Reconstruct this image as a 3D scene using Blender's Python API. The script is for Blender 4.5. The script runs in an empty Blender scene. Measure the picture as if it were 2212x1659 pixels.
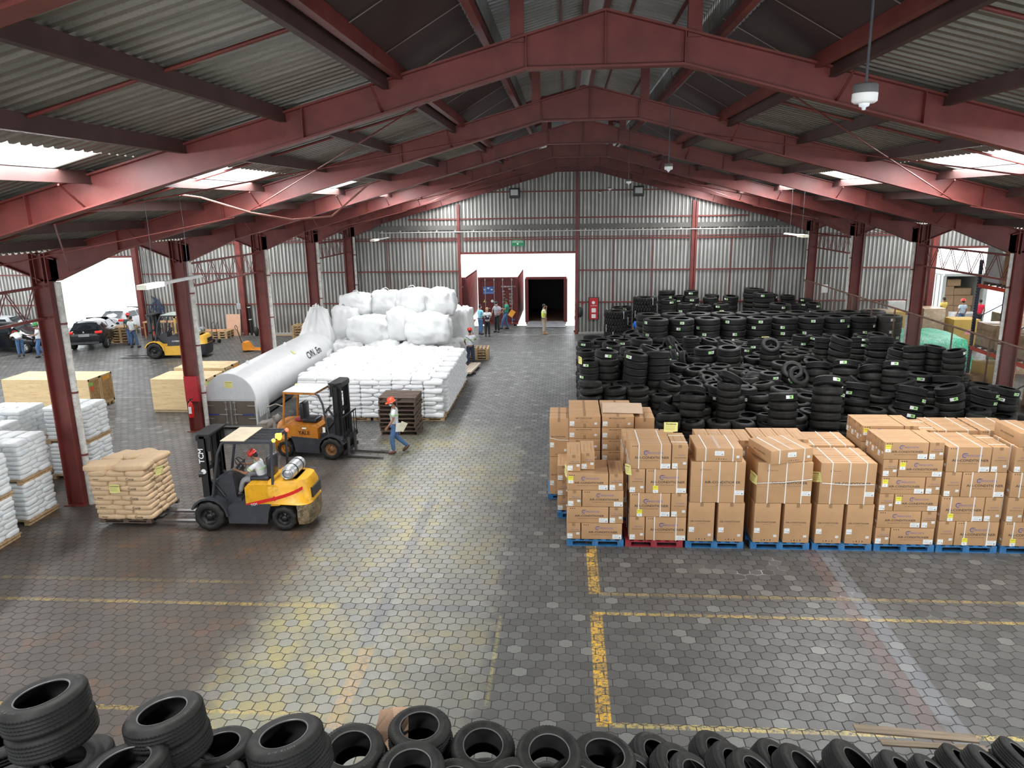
import bpy, bmesh, math, random
from mathutils import Vector, Matrix, Euler
random.seed(7)
SC = bpy.context.scene
COL = SC.collection
PI = math.pi
# ------------------------------------------------------------------ camera
cam_d = bpy.data.cameras.new('camera'); CAM = bpy.data.objects.new('camera', cam_d); COL.objects.link(CAM)
cam_d.sensor_width = 36.0; cam_d.lens = 36.0 * 1599.0 / 2212.0; cam_d.clip_end = 500
PIT, YAW, ROL, CZ = 0.2366, 0.0749, -0.0157, 7.2157
fw = Vector((-math.sin(YAW) * math.cos(PIT), math.cos(YAW) * math.cos(PIT), -math.sin(PIT)))
r0 = Vector((math.cos(YAW), math.sin(YAW), 0)); u0 = r0.cross(fw)
rr = math.cos(ROL) * r0 + math.sin(ROL) * u0; uu = -math.sin(ROL) * r0 + math.cos(ROL) * u0
CAM.matrix_world = Matrix(((rr.x, uu.x, -fw.x, 0), (rr.y, uu.y, -fw.y, 0), (rr.z, uu.z, -fw.z, CZ), (0, 0, 0, 1)))
SC.camera = CAM
# ------------------------------------------------------------------ world, exposure, light
W = bpy.data.worlds.new('sky'); SC.world = W; W.use_nodes = True
bg = W.node_tree.nodes['Background']; bg.inputs[0].default_value = (0.93, 0.97, 1.0, 1); bg.inputs[1].default_value = 3.2
SC.view_settings.view_transform = 'Standard'; SC.view_settings.look = 'None'
SC.view_settings.exposure = 0.0; SC.view_settings.gamma = 1.0; SC.view_settings.use_curve_mapping = False
try:
    SC.cycles.use_denoising = True; SC.cycles.max_bounces = 7; SC.cycles.diffuse_bounces = 4; SC.cycles.glossy_bounces = 3
    SC.cycles.transparent_max_bounces = 12; SC.cycles.sample_clamp_indirect = 4.0; SC.cycles.use_light_tree = True
    SC.cycles.caustics_reflective = False; SC.cycles.caustics_refractive = False
except Exception: pass
XL, XR, XC = -12.16, 13.17, 0.5          # column lines and ridge of the main nave
F = lambda i: 10.518 + 6.278 * (i - 1)   # frame i
YW = 42.2                                # inner face of the gable wall
YB = -8.3                                # open end behind the camera
SLOPE = 0.264
def zroof(x):                            # underside of the sheets above the three naves
    if x < XL - .2: return 9.62 - SLOPE * abs(x + 25.2)
    if x > XR + .2: return 9.62 - SLOPE * abs(x - 26.2)
    return 9.66 - SLOPE * abs(x - XC)
def area(name, loc, rot, sx, sy, power, col=(1, 1, 1)):
    l = bpy.data.lights.new(name, 'AREA'); l.shape = 'RECTANGLE'; l.size = sx; l.size_y = sy; l.energy = power; l.color = col
    o = bpy.data.objects.new(name, l); COL.objects.link(o); o.location = loc; o.rotation_euler = rot; return o
SKY_X = (-6.75, 7.72)
SKY_P = 500.0
for i in range(-2, 6):                   # daylight coming in through the skylight strips
    for sx in SKY_X:
        a = math.atan(SLOPE) * (1 if sx < XC else -1)
        area('skylight_daylight', (sx, F(i) + 4.0, zroof(sx) + .04), (0, -a, 0), 1.05, 3.2, SKY_P, (0.97, 0.985, 1.0))
    for sx, s2 in ((-18.1, 1), (-31.5, -1), (19.1, -1)):
        if i > 0: area('aisle_skylight_daylight', (sx, F(i) + 4.0, zroof(sx) + .04), (0, s2 * math.atan(SLOPE), 0), 1.05, 3.2, SKY_P, (0.97, 0.985, 1.0))
area('open_end_daylight', (XC, YB - .3, 3.3), (PI / 2 - .12, 0, 0), 25.0, 5.6, 300, (0.96, 0.98, 1.0))   # open end behind the camera
area('left_aisle_fill', (-38.7, 20, 2.5), (0, -PI / 2, 0), 4.8, 44, 350, (0.96, 0.98, 1.0))  # added fill lamp outside the left nave, no known source there
area('right_aisle_fill', (40.1, 20, 2.5), (0, PI / 2, 0), 4.8, 44, 350, (0.96, 0.98, 1.0))  # same added fill lamp on the right nave's outer side
def portal(loc, rot, sx, sy):
    o = area('door_portal', loc, rot, sx, sy, 1); o.data.cycles.is_portal = True
portal((-2.7, YW + .5, 2.35), (-PI / 2, 0, 0), 6.3, 4.6)
portal((-28.0, YW + .5, 2.35), (-PI / 2, 0, 0), 5.4, 4.7)
portal((21.9, YW + .5, 2.3), (-PI / 2, 0, 0), 4.0, 4.6)
sun = bpy.data.lights.new('sun', 'SUN'); sun.energy = 6; sun.angle = .05; sun.color = (1, .97, .92)
so = bpy.data.objects.new('sun', sun); COL.objects.link(so); so.rotation_euler = (math.radians(32), math.radians(14), 0)

# ------------------------------------------------------------------ materials
class NB:
    """tiny node builder"""
    def __init__(s, m): s.t = m.node_tree; s.n = s.t.nodes; s.l = s.t.links
    def node(s, typ, **k):
        n = s.n.new(typ)
        for a, b in k.items(): setattr(n, a, b)
        return n
    def put(s, sock, v):
        if isinstance(v, bpy.types.NodeSocket): s.l.new(v, sock)
        elif v is not None: sock.default_value = v
    def m(s, op, a, b=None, c=None, clamp=False):
        n = s.node('ShaderNodeMath', operation=op); n.use_clamp = clamp
        s.put(n.inputs[0], a); s.put(n.inputs[1], b); s.put(n.inputs[2], c); return n.outputs[0]
    def mix(s, f, a, b, blend='MIX'):
        n = s.node('ShaderNodeMix', data_type='RGBA', blend_type=blend); s.put(n.inputs[0], f)
        s.put(n.inputs[6], a if isinstance(a, bpy.types.NodeSocket) else (*a[:3], 1)); s.put(n.inputs[7], b if isinstance(b, bpy.types.NodeSocket) else (*b[:3], 1))
        return n.outputs[2]
    def noise(s, vec, scale, detail=4, rough=.55, dist=0):
        n = s.node('ShaderNodeTexNoise'); s.put(n.inputs['Vector'], vec); n.inputs['Scale'].default_value = scale
        n.inputs['Detail'].default_value = detail; n.inputs['Roughness'].default_value = rough; n.inputs['Distortion'].default_value = dist; return n.outputs[0]
    def ss(s, v, a, b):
        n = s.node('ShaderNodeMapRange', interpolation_type='SMOOTHSTEP'); s.put(n.inputs[0], v); s.put(n.inputs[1], a); s.put(n.inputs[2], b); return n.outputs[0]
    def map(s, vec, sc=(1, 1, 1), loc=(0, 0, 0)):
        n = s.node('ShaderNodeMapping'); s.put(n.inputs[0], vec); n.inputs['Scale'].default_value = sc; n.inputs['Location'].default_value = loc; return n.outputs[0]
    def obj(s): return s.node('ShaderNodeTexCoord').outputs['Object']
    def pos(s): return s.node('ShaderNodeNewGeometry').outputs['Position']
    def bump(s, h, st=.3, d=.01):
        n = s.node('ShaderNodeBump'); s.put(n.inputs['Height'], h); n.inputs['Strength'].default_value = st; n.inputs['Distance'].default_value = d; return n.outputs[0]
MATS = {}
def mat(name, col, rough=.6, metal=0.0, var=.12, scale=3.0, bump=0.0, bscale=60.0, spec=.5, dirt=None, dirt_amt=.0, stretch=(1, 1, 1), emit=None, es=1.0):
    if name in MATS: return MATS[name]
    m = bpy.data.materials.new(name); m.use_nodes = True; b = NB(m); p = b.n['Principled BSDF']
    v = b.map(b.obj(), stretch)
    n1 = b.noise(v, scale, 5)
    lo = tuple(max(0, c * (1 - var)) for c in col); hi = tuple(min(1, c * (1 + var)) for c in col)
    c = b.mix(b.ss(n1, .3, .7), lo, hi)
    if dirt:
        n2 = b.noise(v, scale * 2.3, 6, .65); c = b.mix(b.m('MULTIPLY', b.ss(n2, .5, .68), dirt_amt), c, dirt)
    b.put(p.inputs['Base Color'], c); p.inputs['Roughness'].default_value = rough; p.inputs['Metallic'].default_value = metal
    p.inputs['Specular IOR Level'].default_value = spec
    if bump: b.put(p.inputs['Normal'], b.bump(b.noise(v, bscale, 3), bump))
    if emit: p.inputs['Emission Color'].default_value = (*emit, 1); p.inputs['Emission Strength'].default_value = es
    MATS[name] = m; return m

# ------------------------------------------------------------------ mesh builder
class MB:
    def __init__(s): s.v = []; s.f = []; s.mi = []; s.sm = []
    def add(s, vs, fs, mi=0, sm=False, M=None):
        o = len(s.v)
        s.v += [tuple(M @ Vector(p)) for p in vs] if M is not None else [tuple(p) for p in vs]
        for f in fs: s.f.append(tuple(i + o for i in f)); s.mi.append(mi); s.sm.append(sm)
        return s
    def box(s, x0, x1, y0, y1, z0, z1, mi=0, M=None):
        vs = [(x, y, z) for z in (z0, z1) for y in (y0, y1) for x in (x0, x1)]
        return s.add(vs, [(0, 2, 3, 1), (4, 5, 7, 6), (0, 1, 5, 4), (2, 6, 7, 3), (0, 4, 6, 2), (1, 3, 7, 5)], mi, False, M)
    def cbox(s, c, d, mi=0, M=None, bev=0):
        if bev: return s.bbox(c, d, bev, mi, M)
        return s.box(c[0] - d[0] / 2, c[0] + d[0] / 2, c[1] - d[1] / 2, c[1] + d[1] / 2, c[2] - d[2] / 2, c[2] + d[2] / 2, mi, M)
    def bbox(s, c, d, b, mi=0, M=None):
        bm = bmesh.new(); bmesh.ops.create_cube(bm, size=1)
        for v in bm.verts: v.co = Vector((v.co.x * d[0] + c[0], v.co.y * d[1] + c[1], v.co.z * d[2] + c[2]))
        bmesh.ops.bevel(bm, geom=bm.edges[:], offset=b, segments=2, affect='EDGES', profile=.6)
        bm.verts.index_update(); s.add([v.co[:] for v in bm.verts], [[v.index for v in f.verts] for f in bm.faces], mi, True, M); bm.free(); return s
    def cyl(s, p0, p1, r0, r1=None, n=12, mi=0, caps=True, M=None):
        r1 = r0 if r1 is None else r1; p0 = Vector(p0); p1 = Vector(p1); d = (p1 - p0).normalized()
        a = d.orthogonal().normalized(); b = d.cross(a); vs = []
        for p, r in ((p0, r0), (p1, r1)):
            for k in range(n): t = 2 * PI * k / n; vs.append(p + (a * math.cos(t) + b * math.sin(t)) * r)
        s.add(vs, [(k, (k + 1) % n, n + (k + 1) % n, n + k) for k in range(n)], mi, True, M)
        if caps: s.add(vs, [tuple(range(n))[::-1], tuple(range(n, 2 * n))], mi, False, M)
        return s
    def tube(s, pts, r, n=6, mi=0, M=None):
        for a, b in zip(pts, pts[1:]): s.cyl(a, b, r, None, n, mi, True, M)
        return s
    def prism(s, poly, a0, a1, ax='y', mi=0, M=None, sm=False):
        f = {'y': lambda u, w, a: (u, a, w), 'x': lambda u, w, a: (a, u, w), 'z': lambda u, w, a: (u, w, a)}[ax]; n = len(poly)
        vs = [f(u, w, a0) for u, w in poly] + [f(u, w, a1) for u, w in poly]
        s.add(vs, [(k, (k + 1) % n, n + (k + 1) % n, n + k) for k in range(n)], mi, sm, M)
        return s.add(vs, [tuple(range(n))[::-1], tuple(range(n, 2 * n))], mi, False, M)
    def lathe(s, prof, n=24, mi=0, M=None, close=False, rmod=None):
        vs = []; m = len(prof)
        for k in range(n):
            t = 2 * PI * k / n
            for j, (r, z) in enumerate(prof):
                q = r + (rmod(k, j, r) if rmod else 0); vs.append((q * math.cos(t), q * math.sin(t), z))
        fs = []
        for k in range(n):
            k2 = (k + 1) % n
            for j in range(m if close else m - 1):
                j2 = (j + 1) % m; fs.append((k * m + j, k2 * m + j, k2 * m + j2, k * m + j2))
        return s.add(vs, fs, mi, True, M)
    def ell(s, c, r, n=12, mi=0, M=None):
        m = max(6, n // 2 + 1); vs = []
        for j in range(m + 1):
            p = PI * j / m
            for k in range(n): t = 2 * PI * k / n; vs.append((c[0] + r[0] * math.sin(p) * math.cos(t), c[1] + r[1] * math.sin(p) * math.sin(t), c[2] - r[2] * math.cos(p)))
        return s.add(vs, [(j * n + k, j * n + (k + 1) % n, (j + 1) * n + (k + 1) % n, (j + 1) * n + k) for j in range(m) for k in range(n)], mi, True, M)
    def mesh(s, name, mats):
        me = bpy.data.meshes.new(name); me.from_pydata(s.v, [], s.f)
        for m in (mats if isinstance(mats, (list, tuple)) else [mats]): me.materials.append(m)
        me.polygons.foreach_set('material_index', s.mi); me.polygons.foreach_set('use_smooth', s.sm); me.update(); return me
    def obj(s, name, mats, parent=None, loc=None): return link(name, s.mesh(name, mats), parent, loc)
def link(name, data, parent=None, loc=None, rot=None):
    o = bpy.data.objects.new(name, data); COL.objects.link(o)
    if parent is not None: o.parent = parent
    if loc is not None: o.location = loc
    if rot is not None: o.rotation_euler = rot
    return o
def tag(o, label=None, cat=None, group=None, kind=None):
    if label: o['label'] = label
    if cat: o['category'] = cat
    if group: o['group'] = group
    if kind: o['kind'] = kind
    return o
def thing(name, label, cat, loc=(0, 0, 0), rotz=0, group=None, rot=None):
    o = link(name, None, None, loc, rot or (0, 0, rotz)); o.empty_display_size = .1; return tag(o, label, cat, group)
def dup(root, label=None, loc=None, rot=None, group=None):
    r = root.copy(); COL.objects.link(r)
    if loc is not None: r.location = loc
    if rot is not None: r.rotation_euler = rot
    if label: r['label'] = label
    if group: r['group'] = group
    for ch in list(root.children):
        c = ch.copy(); COL.objects.link(c); c.parent = r
        for g in ch.children: d = g.copy(); COL.objects.link(d); d.parent = c
    return r
TXT = {}
def text_geo(s, size, bold=0.0, res=2):
    bold *= .5
    k = (s, bold, res)
    if k not in TXT:
        c = bpy.data.curves.new('t', 'FONT'); c.body = s; c.size = 1; c.align_x = 'CENTER'; c.align_y = 'CENTER'; c.resolution_u = res; c.offset = bold
        o = bpy.data.objects.new('t', c); COL.objects.link(o); dg = bpy.context.evaluated_depsgraph_get(); me = bpy.data.meshes.new_from_object(o.evaluated_get(dg))
        TXT[k] = ([v.co[:] for v in me.vertices], [tuple(p.vertices) for p in me.polygons]); bpy.data.objects.remove(o); bpy.data.curves.remove(c); bpy.data.meshes.remove(me)
    return [(x * size, y * size, z) for x, y, z in TXT[k][0]], TXT[k][1]
def put_text(mb, s, size, M, mi=0, bold=0.0, wid=1.0):
    v, f = text_geo(s, size, bold); v = [(x * wid, y, z) for x, y, z in v]
    return mb.add(v, f, mi, False, M)
def front(x, y, z):          # text facing -Y at (x, y, z)
    return Matrix.Translation((x, y, z)) @ Matrix.Rotation(PI / 2, 4, 'X')
ORD = ['zeroth', 'first', 'second', 'third', 'fourth', 'fifth', 'sixth', 'seventh', 'eighth', 'ninth', 'tenth', 'eleventh', 'twelfth', 'thirteenth', 'fourteenth', 'fifteenth', 'sixteenth', 'seventeenth', 'eighteenth', 'nineteenth', 'twentieth']
def nth(n):
    if n <= 20: return ORD[n]
    if n < 100 and n % 10: return ('', '', 'twenty', 'thirty', 'forty', 'fifty', 'sixty', 'seventy', 'eighty', 'ninety')[n // 10] + '-' + ORD[n % 10]
    return {30: 'thirtieth', 40: 'fortieth', 50: 'fiftieth', 60: 'sixtieth', 70: 'seventieth'}.get(n, str(n) + 'th')
# ------------------------------------------------------------------ floor material
def floor_mat():
    m = bpy.data.materials.new('interlocking_pavers'); m.use_nodes = True; b = NB(m); p = b.n['Principled BSDF']
    P = b.pos(); sp = b.node('ShaderNodeSeparateXYZ'); b.put(sp.inputs[0], P); X, Y = sp.outputs[0], sp.outputs[1]
    w, h, A = .245, .205, .017
    wob = b.m('MULTIPLY', b.m('SUBTRACT', b.noise(P, .8, 2), .5), .05)
    x = b.m('DIVIDE', b.m('ADD', X, wob), w); y = b.m('DIVIDE', Y, h)
    n0 = b.m('ROUND', y)
    ph = b.m('ADD', b.m('MULTIPLY', x, 2 * PI), b.m('MULTIPLY', n0, PI))
    cs = b.m('MAXIMUM', b.m('MINIMUM', b.m('MULTIPLY', b.m('COSINE', ph), 1.7), 1.0), -1.0)
    jy = b.m('ADD', n0, b.m('MULTIPLY', cs, -A / h)); dy = b.m('SUBTRACT', y, jy)
    row = b.m('SUBTRACT', n0, b.m('LESS_THAN', dy, 0.0))
    xs = b.m('ADD', x, b.m('MULTIPLY', row, .5)); cell = b.m('ROUND', xs)
    dx = b.m('MULTIPLY', b.m('SUBTRACT', .5, b.m('ABSOLUTE', b.m('SUBTRACT', xs, cell))), w)
    d = b.m('MINIMUM', dx, b.m('MULTIPLY', b.m('ABSOLUTE', dy), h))
    joint = b.m('SUBTRACT', 1.0, b.ss(d, .002, .011))
    cv = b.node('ShaderNodeCombineXYZ'); b.put(cv.inputs[0], cell); b.put(cv.inputs[1], row)
    wn = b.node('ShaderNodeTexWhiteNoise', noise_dimensions='2D'); b.put(wn.inputs['Vector'], cv.outputs[0]); rnd = wn.outputs[0]
    big = b.noise(P, .35, 5, .6); fine = b.noise(P, 45, 4, .7); med = b.noise(P, 2.2, 5, .6); spk = b.noise(P, 150, 2, .6)
    grey = b.mix(b.ss(rnd, 0, 1), (.074, .073, .070), (.118, .116, .110))
    grey = b.mix(b.m('MULTIPLY', b.m('GREATER_THAN', rnd, .955), .6), grey, (.21, .21, .19))
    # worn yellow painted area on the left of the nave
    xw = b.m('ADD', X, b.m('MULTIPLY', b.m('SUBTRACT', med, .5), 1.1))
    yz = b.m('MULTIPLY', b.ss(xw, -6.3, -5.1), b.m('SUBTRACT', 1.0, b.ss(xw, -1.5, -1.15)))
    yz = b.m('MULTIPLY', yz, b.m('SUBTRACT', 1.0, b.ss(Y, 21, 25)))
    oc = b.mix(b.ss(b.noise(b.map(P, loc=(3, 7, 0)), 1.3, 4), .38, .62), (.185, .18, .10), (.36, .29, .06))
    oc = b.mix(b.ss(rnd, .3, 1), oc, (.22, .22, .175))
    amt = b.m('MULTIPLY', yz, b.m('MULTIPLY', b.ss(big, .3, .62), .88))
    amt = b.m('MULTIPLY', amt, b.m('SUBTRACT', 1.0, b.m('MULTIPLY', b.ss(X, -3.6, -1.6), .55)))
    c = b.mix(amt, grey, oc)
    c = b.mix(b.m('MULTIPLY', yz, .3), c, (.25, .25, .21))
    br = b.m('MULTIPLY', b.m('SUBTRACT', 1.0, b.ss(xw, -6.0, -5.0)), b.m('SUBTRACT', 1.0, b.ss(Y, 18, 24)))
    brc = b.mix(b.ss(b.noise(b.map(P, loc=(11, 2, 0)), 1.6, 4), .5, .75), (.064, .050, .039), (.125, .060, .028))
    c = b.mix(b.m('MULTIPLY', br, .9), c, brc)
    # painted lines: worn paint
    wear = b.m('MULTIPLY', b.ss(b.noise(b.map(P, loc=(5, 5, 0)), 16, 6, .75), .42, .54), b.m('ADD', .45, b.m('MULTIPLY', rnd, .55)))
    def rect(x0, x1, y0, y1, s=.012):
        a = b.m('MULTIPLY', b.ss(X, x0 - s, x0 + s), b.m('SUBTRACT', 1.0, b.ss(X, x1 - s, x1 + s)))
        return b.m('MULTIPLY', a, b.m('MULTIPLY', b.ss(Y, y0 - s, y0 + s), b.m('SUBTRACT', 1.0, b.ss(Y, y1 - s, y1 + s))))
    for (x0, x1, y0, y1, k, cc, ww) in [(.44, .66, 12.84, 15.4, 1.0, (.72, .42, .045), wear), (.44, .66, 9.14, 12.2, 1.0, (.75, .43, .04), wear),
            (.66, 22, 12.80, 12.90, .5, (.60, .40, .08), wear), (.66, 22, 12.1, 12.2, .75, (.62, .42, .08), wear), (.66, 22, 9.13, 9.24, .85, (.62, .48, .14), wear),
            (-14, -4.3, 12.13, 12.23, .5, (.60, .40, .06), wear), (-14, -6.2, 12.95, 13.05, .22, (.60, .40, .06), wear), (-9.5, -3.9, 9.14, 9.24, .6, (.66, .44, .06), wear),
            (-3.45, -3.2, 8.9, 10.9, .55, (.55, .30, .06), wear), (-3.5, -3.25, 10.9, 17.5, .5, (.10, .105, .12), None), (-4.2, -1.4, 12.1, 12.3, .6, (.10, .105, .12), None),
            (5.0, 5.28, 6, 15, .30, (.20, .10, .09), None), (5.3, 5.6, 6, 15, .30, (.30, .32, .36), None), (-1.2, -1.14, 9.5, 12, .5, (.5, .43, .08), wear),
            (-26, -4.5, 33.9, 34.0, .4, (.5, .4, .12), wear), (-26, -12.5, 27.4, 27.5, .5, (.6, .6, .58), wear), (-26, -12.5, 28.6, 28.68, .5, (.6, .6, .58), wear), (-26, -13, 24.0, 24.06, .5, (.6, .6, .58), wear), (-5.9, .4, 41.7, 42.0, .4, (.5, .48, .44), wear)]:
        k2 = b.m('MULTIPLY', rect(x0, x1, y0, y1), k)
        if ww is not None: k2 = b.m('MULTIPLY', k2, ww)
        c = b.mix(k2, c, cc)
    # oil stains, chalky scratches, fine grain
    oil = b.ss(b.noise(b.map(P, loc=(40, 9, 0)), .9, 5, .6), .60, .72); c = b.mix(b.m('MULTIPLY', oil, .5), c, (.06, .058, .055))
    jm = joint
    sc = b.m('MULTIPLY', b.ss(b.noise(b.map(P, loc=(1, 30, 0)), .7, 3), .58, .66), b.ss(Y, 11.8, 13)); sc = b.m('MULTIPLY', b.m('MULTIPLY', sc, b.ss(X, 2, 4)), b.m('SUBTRACT', 1.0, b.ss(Y, 14.2, 14.9)))
    jc = b.mix(sc, (.022, .021, .02), (.62, .62, .6))
    c = b.mix(b.m('MULTIPLY', b.ss(fine, .45, .75), .28), c, (.06, .058, .052)); c = b.mix(b.m('MULTIPLY', b.ss(spk, .5, .8), .25), c, (.32, .31, .29))
    c = b.mix(jm, c, jc)
    b.put(p.inputs['Base Color'], c)
    rg = b.m('ADD', .42, b.m('MULTIPLY', b.m('SUBTRACT', med, .5), .35)); rg = b.m('ADD', rg, b.m('MULTIPLY', joint, .3)); b.put(p.inputs['Roughness'], rg)
    p.inputs['Specular IOR Level'].default_value = .4
    hgt = b.m('ADD', b.m('MULTIPLY', b.m('SUBTRACT', 1.0, joint), 1.0), b.m('ADD', b.m('MULTIPLY', fine, .25), b.m('MULTIPLY', rnd, .25)))
    b.put(p.inputs['Normal'], b.bump(hgt, .55, .012)); return m
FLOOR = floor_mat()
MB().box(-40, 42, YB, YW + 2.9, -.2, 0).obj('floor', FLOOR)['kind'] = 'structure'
YARD = mat('yard_concrete', (.50, .50, .48), .8, var=.12, scale=.6)
tag(MB().box(-60, 60, YW + 2.9, 110, -1.5, -1.25).obj('yard_ground', YARD), kind='structure', label='pale concrete truck yard beyond the gable doors', cat='ground')

# ------------------------------------------------------------------ steel and sheets
def steel_mat():
    m = bpy.data.materials.new('red_oxide_steel'); m.use_nodes = True; b = NB(m); p = b.n['Principled BSDF']; P = b.pos()
    n = b.noise(P, 1.6, 5, .6); f = b.noise(b.map(P, (9, 9, 2)), 3, 5, .7)
    c = b.mix(b.ss(n, .3, .7), (.12, .021, .017), (.19, .037, .029)); c = b.mix(b.m('MULTIPLY', b.ss(f, .55, .72), .45), c, (.10, .035, .028))
    b.put(p.inputs['Base Color'], c); p.inputs['Roughness'].default_value = .5; b.put(p.inputs['Normal'], b.bump(f, .08)); return m
def sheet_mat(name, lo, hi, axis, rust=.35):
    m = bpy.data.materials.new(name); m.use_nodes = True; b = NB(m); p = b.n['Principled BSDF']; P = b.pos()
    st = {'z': (6, 6, .25), 'x': (.35, 5, .35)}[axis]
    n = b.noise(b.map(P, st), 2.2, 6, .65); g = b.noise(P, .5, 4); f = b.noise(P, 30, 3, .7)
    c = b.mix(b.ss(n, .32, .68), lo, hi); c = b.mix(b.m('MULTIPLY', b.ss(g, .5, .7), rust), c, tuple(x * k for x, k in zip(lo, (.75, .62, .5))))
    sp = b.node('ShaderNodeSeparateXYZ'); b.put(sp.inputs[0], P)
    # sheets have different ages
    k = b.m('FLOOR', b.m('DIVIDE', sp.outputs[0] if axis == 'z' else sp.outputs[1], .86)); wn = b.node('ShaderNodeTexWhiteNoise', noise_dimensions='1D'); b.put(wn.inputs['W'], k)
    c = b.mix(b.m('MULTIPLY', wn.outputs[0], .35), c, hi); c = b.mix(b.m('MULTIPLY', b.ss(f, .5, .7), .25), c, tuple(x * .45 for x in lo))
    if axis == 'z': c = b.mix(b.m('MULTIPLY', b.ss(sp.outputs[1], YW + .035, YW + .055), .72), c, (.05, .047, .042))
    b.put(p.inputs['Base Color'], c); p.inputs['Roughness'].default_value = .42; p.inputs['Metallic'].default_value = .25; return m
STEEL = steel_mat()
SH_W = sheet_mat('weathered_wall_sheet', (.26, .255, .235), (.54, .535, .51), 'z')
SH_R = sheet_mat('weathered_roof_sheet', (.10, .092, .074), (.20, .185, .155), 'x')
SH_L = sheet_mat('newer_roof_sheet', (.25, .26, .26), (.38, .40, .40), 'x', .1)
WPIPE = mat('dirty_white_pipe', (.58, .57, .53), .5, var=.2, scale=6, dirt=(.25, .22, .17), dirt_amt=.5)
DARK = mat('dark_metal', (.03, .03, .032), .5); BLK = mat('black_plastic', (.018, .018, .019), .45); WHT = mat('white_paint', (.78, .78, .77), .4, var=.04)
GALV = mat('galvanised_metal', (.45, .46, .46), .35, .8, var=.15)
def struct(o, label=None, cat=None):
    o['kind'] = 'structure'
    if label: o['label'] = label
    if cat: o['category'] = cat
    return o
def profile(a0, a1, per=.2, d=.034):     # trapezoidal sheet profile
    pts = []; a = a0
    while a < a1 - 1e-6:
        for t, q in ((0, 0), (.40, 0), (.52, 1), (.88, 1)): pts.append((min(a + t * per, a1), q * d))
        a += per
    pts.append((a1, 0)); return pts
def wall_sheet(name, x0, x1, ztop, zbot, label=None):
    """corrugated cladding in the plane Y=YW; ztop/zbot functions of x; visible inner face towards -Y"""
    mb = MB(); pr = profile(x0, x1, .215, .04); vs = []
    for x, q in pr: vs += [(x, YW + .02 + q, zbot(x)), (x, YW + .02 + q, ztop(x))]
    fs = [(2 * i, 2 * i + 2, 2 * i + 3, 2 * i + 1) for i in range(len(pr) - 1)]
    mb.add(vs, fs); return mb
zc = lambda v: (lambda x: v)
gab = lambda x: zroof(x) + .12
w = MB()
def seg(x0, x1, zb):
    q = wall_sheet('', x0, x1, gab, zc(zb)); w.add(q.v, q.f)
seg(-37.6, -30.9, 0); seg(-30.9, -25.3, 4.62); seg(-25.3, -5.98, 0); seg(-5.98, .55, 4.6); seg(.55, 19.95, 0); seg(19.95, 23.9, 4.65); seg(23.9, 39, 0)
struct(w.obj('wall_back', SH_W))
for n, x in (('wall_left', -38.2), ('wall_right', 39.6)):  # unseen side walls; gap below the sheets made to admit the added fill lamps
    mb = MB(); vs = []; pr = profile(YB, YW, .215, .04)
    for y, q in pr: vs += [(x + q, y, 4.9), (x + q, y, 6.25)]
    mb.add(vs, [(2 * i, 2 * i + 2, 2 * i + 3, 2 * i + 1) for i in range(len(pr) - 1)]); struct(mb.obj(n, SH_W))
# roof sheets with skylight openings
def slope_sheet(mb, xa, xb, y0, y1, zoff=.08, f=zroof):
    pr = profile(y0, y1, .19, .05); vs = []
    for y, q in pr: vs += [(xa, y, f(xa) + zoff + q), (xb, y, f(xb) + zoff + q)]
    mb.add(vs, [(2 * i, 2 * i + 2, 2 * i + 3, 2 * i + 1) for i in range(len(pr) - 1)])
R = MB(); E = 2.75
for sg in (-1, 1):
    sx = SKY_X[0] if sg < 0 else SKY_X[1]
    xa, xb = sx - .55, sx + .55
    inner = XC + sg * E; outer = XL - .2 if sg < 0 else XR + .2
    near, far = (xb, xa) if sg < 0 else (xa, xb)
    slope_sheet(R, inner, near, YB, YW + .1); slope_sheet(R, far, outer, YB, YW + .1)
    y = YB
    for i in range(-2, 6):
        slope_sheet(R, near, far, y, F(i) + 2.35); y = F(i) + 5.65
    slope_sheet(R, near, far, y, YW + .1)
struct(R.obj('ceiling', SH_R), 'grey corrugated roof sheets of the main nave', 'roof')
S2 = MB()
for a, b2 in ((-38.2, -25.2), (-25.2, XL - .2), (XR + .2, 26.2), (26.2, 39.6)): slope_sheet(S2, a + .001, b2 - .001, YB, YW + .1)
struct(S2.obj('ceiling_aisles', SH_R), 'grey corrugated roof sheets over the side naves', 'roof')
PAN = bpy.data.materials.new('translucent_panel'); PAN.use_nodes = True
_b = NB(PAN); _p = _b.n['Principled BSDF']; _p.inputs['Base Color'].default_value = (.9, .93, .93, 1); _p.inputs['Roughness'].default_value = .5; _p.inputs['Transmission Weight'].default_value = .8
_b.put(_p.inputs['Normal'], _b.bump(_b.noise(_b.pos(), 20, 2), .1))
k = 0
for i in range(-2, 6):
    for sx in SKY_X:
        mb = MB(); slope_sheet(mb, sx - .57, sx + .57, F(i) + 2.33, F(i) + 5.67, .09); k += 1
        struct(mb.obj('window_%d' % k, PAN))
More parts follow.
